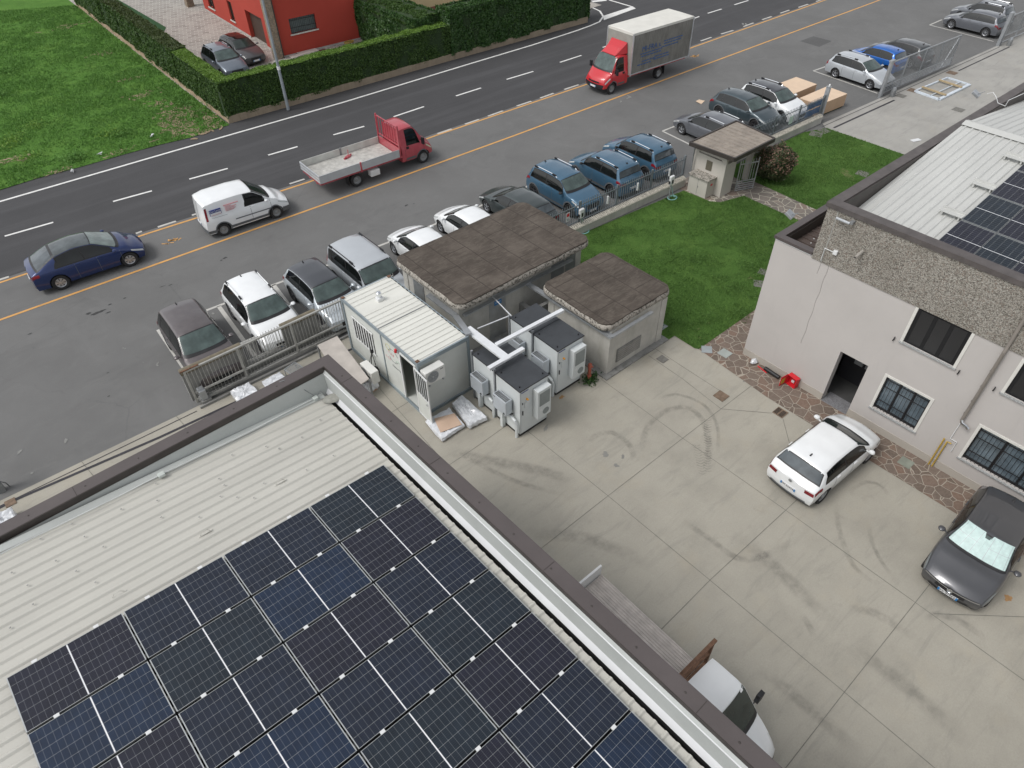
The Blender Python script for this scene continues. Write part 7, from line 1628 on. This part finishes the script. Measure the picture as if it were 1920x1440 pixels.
b.build('stems', M_CORE, bs)
# ------------------------------------------------------------------ right sliding gate of the driveway, boxes, window frame
sg = thing('sliding_gate', 'long grey mesh sliding gate standing at the driveway entrance', 'gate', (0, 0, 0)); ga, gb = (32.45, 6.75), (41.0, 6.2)
gd = Vector((gb[0]-ga[0], gb[1]-ga[1])); GL = gd.length; gd.normalize()
def gp(s, z, o=0): return (ga[0]+gd.x*s-gd.y*o, ga[1]+gd.y*s+gd.x*o, z)
b = MB()
for zz in (.12, .55, 2.0): b.bar(gp(0, zz), gp(GL, zz), .05, .07)
for s in np.linspace(0, GL, 5): b.bar(gp(s, .1), gp(s, 2.0), .06, .06, up=(1, 0, 0))
for zz in (.24, .34, .44): b.bar(gp(0, zz), gp(GL, zz), .03, .03)
b.bar(gp(GL-.1, 2.0), gp(GL-1.3, .15), .05, .05); b.build('gate_frame', M_GALV, sg)
b = MB(); k = int(GL/.075)
for i in range(k): s = GL*i/k; b.bar(gp(s, .56), gp(s, 1.98), .012, .012, up=(1, 0, 0))
for zz in np.arange(.62, 1.98, .1): b.bar(gp(0, zz), gp(GL, zz), .01, .01)
b.build('mesh', M_GALVD, sg)
t = thing('gate_pillar', 'pair of tall grey posts holding the near end of the mesh sliding gate', 'pillar', (32.35, 6.6, 0)); b = MB(); b.box(-.08, .08, -.05, .1, 0, 2.25); b.box(-.35, -.2, -.1, .05, 0, 2.2); b.box(-.36, .09, -.1, .1, 2.2, 2.28); b.build('post', M_GALV, t)
t = thing('gate_motor', 'small grey gate motor beside the tall gate posts', 'gate motor', (32.9, 6.15, 0), 0); b = MB(); b.box(-.16, .16, -.12, .12, 0, .42); b.build('housing', M_GALVD, t, bevel=.04); b = MB(); b.lathe([(.13, .42), (.11, .55), (.001, .6)], 12); b.build('cover', M_GALV, t, smooth=True)
sg2 = thing('sliding_gate', 'second mesh gate at the far right end of the driveway', 'gate', (0, 0, 0)); ga, gb = (47.75, 5.75), (58, 5.1); gd = Vector((gb[0]-ga[0], gb[1]-ga[1])); GL = gd.length; gd.normalize(); b = MB()
for zz in (.12, .55, 1.95): b.bar(gp(0, zz), gp(GL, zz), .05, .07)
for s in np.linspace(0, GL, 5): b.bar(gp(s, .1), gp(s, 2.0), .06, .06, up=(1, 0, 0))
b.build('gate_frame', M_GALV, sg2); b = MB(); k = int(GL/.09)
for i in range(k): s = GL*i/k; b.bar(gp(s, .56), gp(s, 1.98), .014, .014, up=(1, 0, 0))
b.build('mesh', M_GALVD, sg2)
t = thing('gate_pillar', 'grey gate posts at the far right end of the driveway', 'pillar', (47.6, 5.7, 0)); b = MB(); b.box(-.08, .08, -.1, .1, 0, 2.2); b.box(.2, .35, -.1, .1, 0, 2.2); b.box(-.09, .36, -.11, .11, 2.2, 2.26); b.build('post', M_GALV, t)
t = thing('gate_motor', 'grey gate motor at the far right gate posts', 'gate motor', (48.3, 5.2, 0), 0); b = MB(); b.box(-.16, .16, -.12, .12, 0, .42); b.build('housing', M_GALVD, t, bevel=.04); b = MB(); b.lathe([(.13, .42), (.11, .55), (.001, .6)], 12); b.build('cover', M_GALV, t, smooth=True)
def bigbox(label, poly, h, lift=.08):
    t = thing('cardboard_crate', label, 'box', (0, 0, 0)); b = MB(); b.mat(0).prism(poly, lift, h); b.mat(1).prism([(p[0], p[1]) for p in poly], h+.002, h+.012); b.build('box', [M_CARD, M_CARD2], t); b = MB(); c = (sum(p[0] for p in poly)/4, sum(p[1] for p in poly)/4); b.prism([(c[0]+(p[0]-c[0])*.95, c[1]+(p[1]-c[1])*.95) for p in poly], 0, lift-.004); b.build('pallet', M_CORE, t); return t
bigbox('big flat brown cardboard crate beside the white car, farther from the driveway', [(26.55, 9.6), (29.2, 9.5), (29.35, 11.1), (26.75, 11.25)], .78)
bigbox('long brown cardboard crate in the bay behind the blue sheet, nearer the driveway', [(26.3, 7.55), (29.1, 7.35), (29.3, 8.85), (26.35, 8.95)], .8)
wf = thing('window_frame', 'white window frame with timber battens lying on the driveway', 'frame', (0, 0, 0)); q = [P2(*p, .08) for p in ((1716, 170), (1761, 186), (1818, 158), (1777, 145))]
b = MB()
for i in range(4): b.bar((*q[i], .06), (*q[(i+1) % 4], .06), .2 if i in (0, 1) else .1, .09)
m1 = Vector(q[0]).lerp(Vector(q[3]), .12).lerp(Vector(q[1]).lerp(Vector(q[2]), .12), .6); b.bar((*Vector(q[0]).lerp(Vector(q[1]), .62), .08), (*Vector(q[3]).lerp(Vector(q[2]), .62), .08), .05, .05); b.build('frame', mk('pale blue white frame', (.6, .66, .72), .5), wf)
b = MB(); 
for f in (.2, .72): b.bar((*Vector(q[0]).lerp(Vector(q[3]), f), .15), (*Vector(q[1]).lerp(Vector(q[2]), f), .15), .14, .08)
b.build('batten', mk('dull batten', (.42, .33, .2), .8), wf)
t = thing('paper_sheet', 'white board lying on the driveway near the roof parapet', 'board', P(1717, 263, .02), -20); b = MB(); b.box(-.3, .3, -.14, .14, 0, .02); b.build('board', M_PLATE, t)
# ------------------------------------------------------------------ red house (local x along the street side, local y going back)
RH = P2(533, 108); HR = -2.3
rh = thing('red_house', 'red rendered house with garage, barred window and stone clad pillar', 'house', (RH[0], RH[1], 0), HR)
def fac2(b, s0, s1, z0, z1, ops, fn, th=.25):
    xs = sorted(set([s0, s1]+[o[0] for o in ops]+[o[1] for o in ops])); zs = sorted(set([z0, z1]+[o[2] for o in ops]+[o[3] for o in ops]))
    for i in range(len(xs)-1):
        for j in range(len(zs)-1):
            cx_, cz = (xs[i]+xs[i+1])/2, (zs[j]+zs[j+1])/2
            if any(o[0] < cx_ < o[1] and o[2] < cz < o[3] for o in ops): continue
            b.add([fn(xs[i], 0, zs[j]), fn(xs[i+1], 0, zs[j]), fn(xs[i+1], 0, zs[j+1]), fn(xs[i], 0, zs[j+1])], [(0, 1, 2, 3)])
    for a, c, d, e in ops:
        b.add([fn(a, 0, d), fn(a, th, d), fn(a, th, e), fn(a, 0, e)], [(0, 1, 2, 3)]); b.add([fn(c, 0, d), fn(c, th, d), fn(c, th, e), fn(c, 0, e)], [(3, 2, 1, 0)]); b.add([fn(a, 0, e), fn(a, th, e), fn(c, th, e), fn(c, 0, e)], [(0, 1, 2, 3)]); b.add([fn(a, 0, d), fn(a, th, d), fn(c, th, d), fn(c, 0, d)], [(3, 2, 1, 0)])
fs = lambda s, t_, z: (s, t_, z); fl = lambda s, t_, z: (t_, s, z)
b = MB(); fac2(b, 0, 9.1, 0, 6, [(.95, 3.02, 1.42, 2.45), (6.4, 7.25, .2, 2.4)], fs); fac2(b, 0, 16, 0, 6, [(2.9, 6.0, 0, 2.05), (8.8, 9.7, .55, 2.0), (13.2, 14.6, .55, 2.0)], fl, .5)
b.add([(9.1, 0, 0), (9.1, 10, 0), (9.1, 10, 6), (9.1, 0, 6)], [(0, 1, 2, 3)]); b.add([(0, 0, 6), (9.1, 0, 6), (9.1, 16, 6), (0, 16, 6)], [(0, 1, 2, 3)]); b.build('wall', M_RED, rh)
b = MB(); b.box(-.5, 9.6, -.5, 16.5, 6.002, 6.12); b.add([(-.5, -.5, 6.12), (9.6, -.5, 6.12), (9.6, 16.5, 6.12), (-.5, 16.5, 6.12), (4.5, 3, 7.8), (4.5, 13, 7.8)], [(0, 1, 4), (1, 2, 5, 4), (2, 3, 5), (3, 0, 4, 5)]); b.build('roof', mk('terracotta roof tiles', (.25, .1, .06), .8, var=.2, scale=6), rh)
b = MB(); b.box(0, 9.1, -.03, -.002, 0, .12); b.box(-.03, -.002, 0, 2.9, 0, .12); b.box(-.03, -.002, 6.0, 16, 0, .12); b.build('plinth', mk('pale grey plinth', (.42, .41, .39)), rh)
b = MB(); b.box(-.75, -.13, -.2, .2, 0, 6); b.build('stone_pillar', M_STONE, rh); b = MB(); b.box(-.13, -.05, -.21, .0, 0, 6); b.build('pillar_edge', M_CAPD, rh)
g_ = MB(); g_.box(.3, .34, 2.92, 5.98, 0, 2.04); g_.build('garage_door', M_BROWND, rh)
w_ = MB(); w_.box(.16, .2, 1, 3, 1.45, 2.42) if False else w_.box(.97, 3.0, .16, .2, 1.44, 2.43); o = w_.build('window', mk('grey green shutter', (.12, .15, .15), .5), rh)
b = MB()
for k in range(15): b.box(1.0+.14*k, 1.015+.14*k, .02, .04, 1.42, 2.45)
b.box(.95, 3.02, .02, .04, 1.8, 1.83); b.box(.95, 3.02, .02, .04, 2.3, 2.33); b.build('security_grille', M_BLACK, o); b = MB(); b.box(.85, 3.12, -.08, .1, 1.34, 1.42); b.build('sill', mk('pale stone sill', (.55, .54, .5)), o)
w_ = MB(); w_.box(6.42, 7.23, .12, .16, .2, 2.4); o = w_.build('door', mk('grey green shutter', (.12, .15, .15), .5), rh); b = MB()
for k in range(7): b.box(6.47+.115*k, 6.485+.115*k, .02, .04, .2, 2.4)
b.box(6.36, 6.42, -.01, .1, .2, 2.46); b.box(7.23, 7.29, -.01, .1, .2, 2.46); b.box(6.36, 7.29, -.01, .1, 2.4, 2.46); b.build('security_grille', M_BLACK, o)
for s0, s1, z0, z1 in ((8.8, 9.7, .55, 2.0), (13.2, 14.6, .55, 2.0)):
    w_ = MB(); w_.box(.22, .26, s0, s1, z0, z1); o = w_.build('window', G_WIN, rh); b = MB(); b.box(.1, .21, s0, s0+.08, z0, z1); b.box(.1, .21, s1-.08, s1, z0, z1); b.box(.1, .21, (s0+s1)/2-.04, (s0+s1)/2+.04, z0, z1); b.build('frame', M_BROWND, o); b = MB(); b.box(-.08, .1, s0-.08, s1+.08, z0-.08, z0); b.build('sill', mk('pale stone sill', (.55, .54, .5)), o)
t = thing('stone_column', 'brown grey pillar at the top of the court', 'pillar', (0, 0, 0)); x, y = P2(357, 12); b = MB(); b.box(x-.3, x+.3, y-.3, y+.3, 0, 2.4); b.box(x-.36, x+.36, y-.36, y+.36, 2.4, 2.5); b.build('post', M_STONE, t)
t = thing('marble_slabs', 'two pale stone slabs lying before the red house wall', 'slab', P(566, 103, .02), HR); b = MB(); b.box(-.9, .9, -.3, .3, 0, .06); b.box(-.2, 1.3, -.25, .4, .07, .12, 3); b.build('slab', mk('pale marble', (.55, .52, .48), .5), t)
t = thing('doormat', 'dark red mat on the paving before the red house', 'mat', P(603, 95, .03), HR); b = MB(); b.box(-.35, .35, -.22, .22, 0, .02); b.build('mat', mk('maroon mat', (.09, .03, .03), .9), t)
t = thing('garden_hose', 'yellow hose coiled before the red house wall', 'hose', P(655, 80, .03), 0); b = MB(); b.tube([(.4*math.cos(a)*(1+.1*math.sin(a*3)), .22*math.sin(a), .02+a*.004) for a in np.linspace(0, 18, 50)], .02, 5); b.build('hose', M_YELPIPE, t)
x, y = P2(740, 66); t = thing('wheelie_bin', 'dark green wheeled bin in the corner by the tall hedge', 'bin', (x, y-.1, .02), HR); b = MB(); b.add([(-.25, -.28, .05), (.25, -.28, .05), (.25, .28, .05), (-.25, .28, .05), (-.3, -.36, .95), (.3, -.36, .95), (.3, .36, .95), (-.3, .36, .95)], [(3, 2, 1, 0), (0, 1, 5, 4), (1, 2, 6, 5), (2, 3, 7, 6), (3, 0, 4, 7)]); b.build('bin_body', M_BINGREEN, t); b = MB(); b.box(-.32, .32, -.4, .38, .95, 1.02); b.build('lid', M_BINGREEN, t, bevel=.02); b = MB(); b.box(.0, .2, -.345, -.335, .35, .65); b.build('label_plate', M_PLATE, t)
for s_ in (-.22, .22): b = MB(); b.lathe([(.001, -.03), (.1, -.03), (.1, .03), (.001, .03)], 12, 'x', (s_, .3, .1)); b.build('wheel', M_RUBBER, t)
x, y = P2(722, 62); t = thing('bucket', 'black bucket beside the green bin', 'bucket', (x, y+.1, .02), 0); b = MB(); b.lathe([(.001, 0), (.14, 0), (.19, .4), (.2, .42), (.18, .42), (.13, .03), (.001, .03)], 16); b.build('bucket_body', M_BLACK, t, smooth=True, ang=50)
x, y = P2(714, 60); t = thing('bucket', 'white tub on a terracotta pot by the red wall', 'bucket', (x, y+.2, .02), 0); b = MB(); b.lathe([(.001, 0), (.12, 0), (.14, .25), (.001, .25)], 14); b.build('pot', M_KRAFT, t); b = MB(); b.lathe([(.001, .25), (.13, .25), (.13, .5), (.001, .5)], 14); b.build('tub', M_PLATE, t)
# neighbour house behind the laurel hedge
x, y = P2(826, 34); nh = thing('neighbour_house', 'beige house with brown plinth behind the laurel hedge', 'house', (x, y, 0), -3); b = MB(); b.box(-8, 9, 0, 9, 1.0, 5.5); b.build('wall', M_BEIGE, nh); b = MB(); b.box(-8, 9, -.04, 0, 0, 1.0); b.build('plinth', M_BROWNW, nh); b = MB(); b.box(3.6, 4.5, -.03, .0, .3, 2.4); b.build('door', M_BROWND, nh)
b = MB(); b.box(-8.5, 9.5, -.5, 9.5, 5.5, 5.6); b.add([(-8.5, -.5, 5.6), (9.5, -.5, 5.6), (9.5, 9.5, 5.6), (-8.5, 9.5, 5.6), (-4, 4.5, 7.4), (5, 4.5, 7.4)], [(0, 1, 5, 4), (1, 2, 5), (2, 3, 4, 5), (3, 0, 4)]); b.build('roof', mk('terracotta roof tiles', (.25, .1, .06)), nh)
ground('neighbour_terrace', [P2(790, 60), P2(1010, 5), P2(1010, -60), P2(760, -60)], .03, mk('pink terrace tiles', (.42, .25, .2), .7, var=.12, scale=4))
x, y = P2(891, 12); t = thing('garden_column', 'small white baluster column by the neighbour house', 'column', (x, y, .03)); b = MB(); b.lathe([(.14, 0), (.14, .08), (.07, .14), (.1, .4), (.06, .62), (.12, .7), (.12, .78), (.001, .8)], 14); b.build('column', mk('pale cast stone', (.5, .48, .42)), t, smooth=True, ang=50)
# ------------------------------------------------------------------ street lamp
x, y = P2(541, 207); sl_ = thing('street_lamp', 'grey galvanised street lamp pole at the hedge', 'street lamp', (x, y, 0), -92); b = MB(); b.tube([(0, 0, 0), (0, 0, 4), (0, 0, 8.6)], .1, 14, .055); b.build('pole', mk('weathered galvanised pole', (.32, .36, .39), .5, .3, var=.15, scale=2), sl_, smooth=True)
b = MB(); b.tube([(0, 0, 8.6), (.3, 0, 8.85), (1.2, 0, 9.0)], .035, 10); b.build('arm', M_GALV, sl_, smooth=True); b = MB(); b.box(1.15, 1.75, -.14, .14, 8.94, 9.06); b.build('lamp_head', M_GALVD, sl_, bevel=.03); b = MB(); b.cyl((0, 0), .16, 0, .05); b.build('foot', M_ROAD, sl_)
b = MB(); b.cyl((0, 0), .104, 2.5, 2.7, 14); b.build('label_plate', M_PLATE, sl_)
# ------------------------------------------------------------------ tidy up
for o in bpy.data.objects:
    if o.parent is None and 'category' in o and o['category'] == 'x': o['category'] = 'car'
sc_ = bpy.context.scene; sc_.render.engine = 'CYCLES'
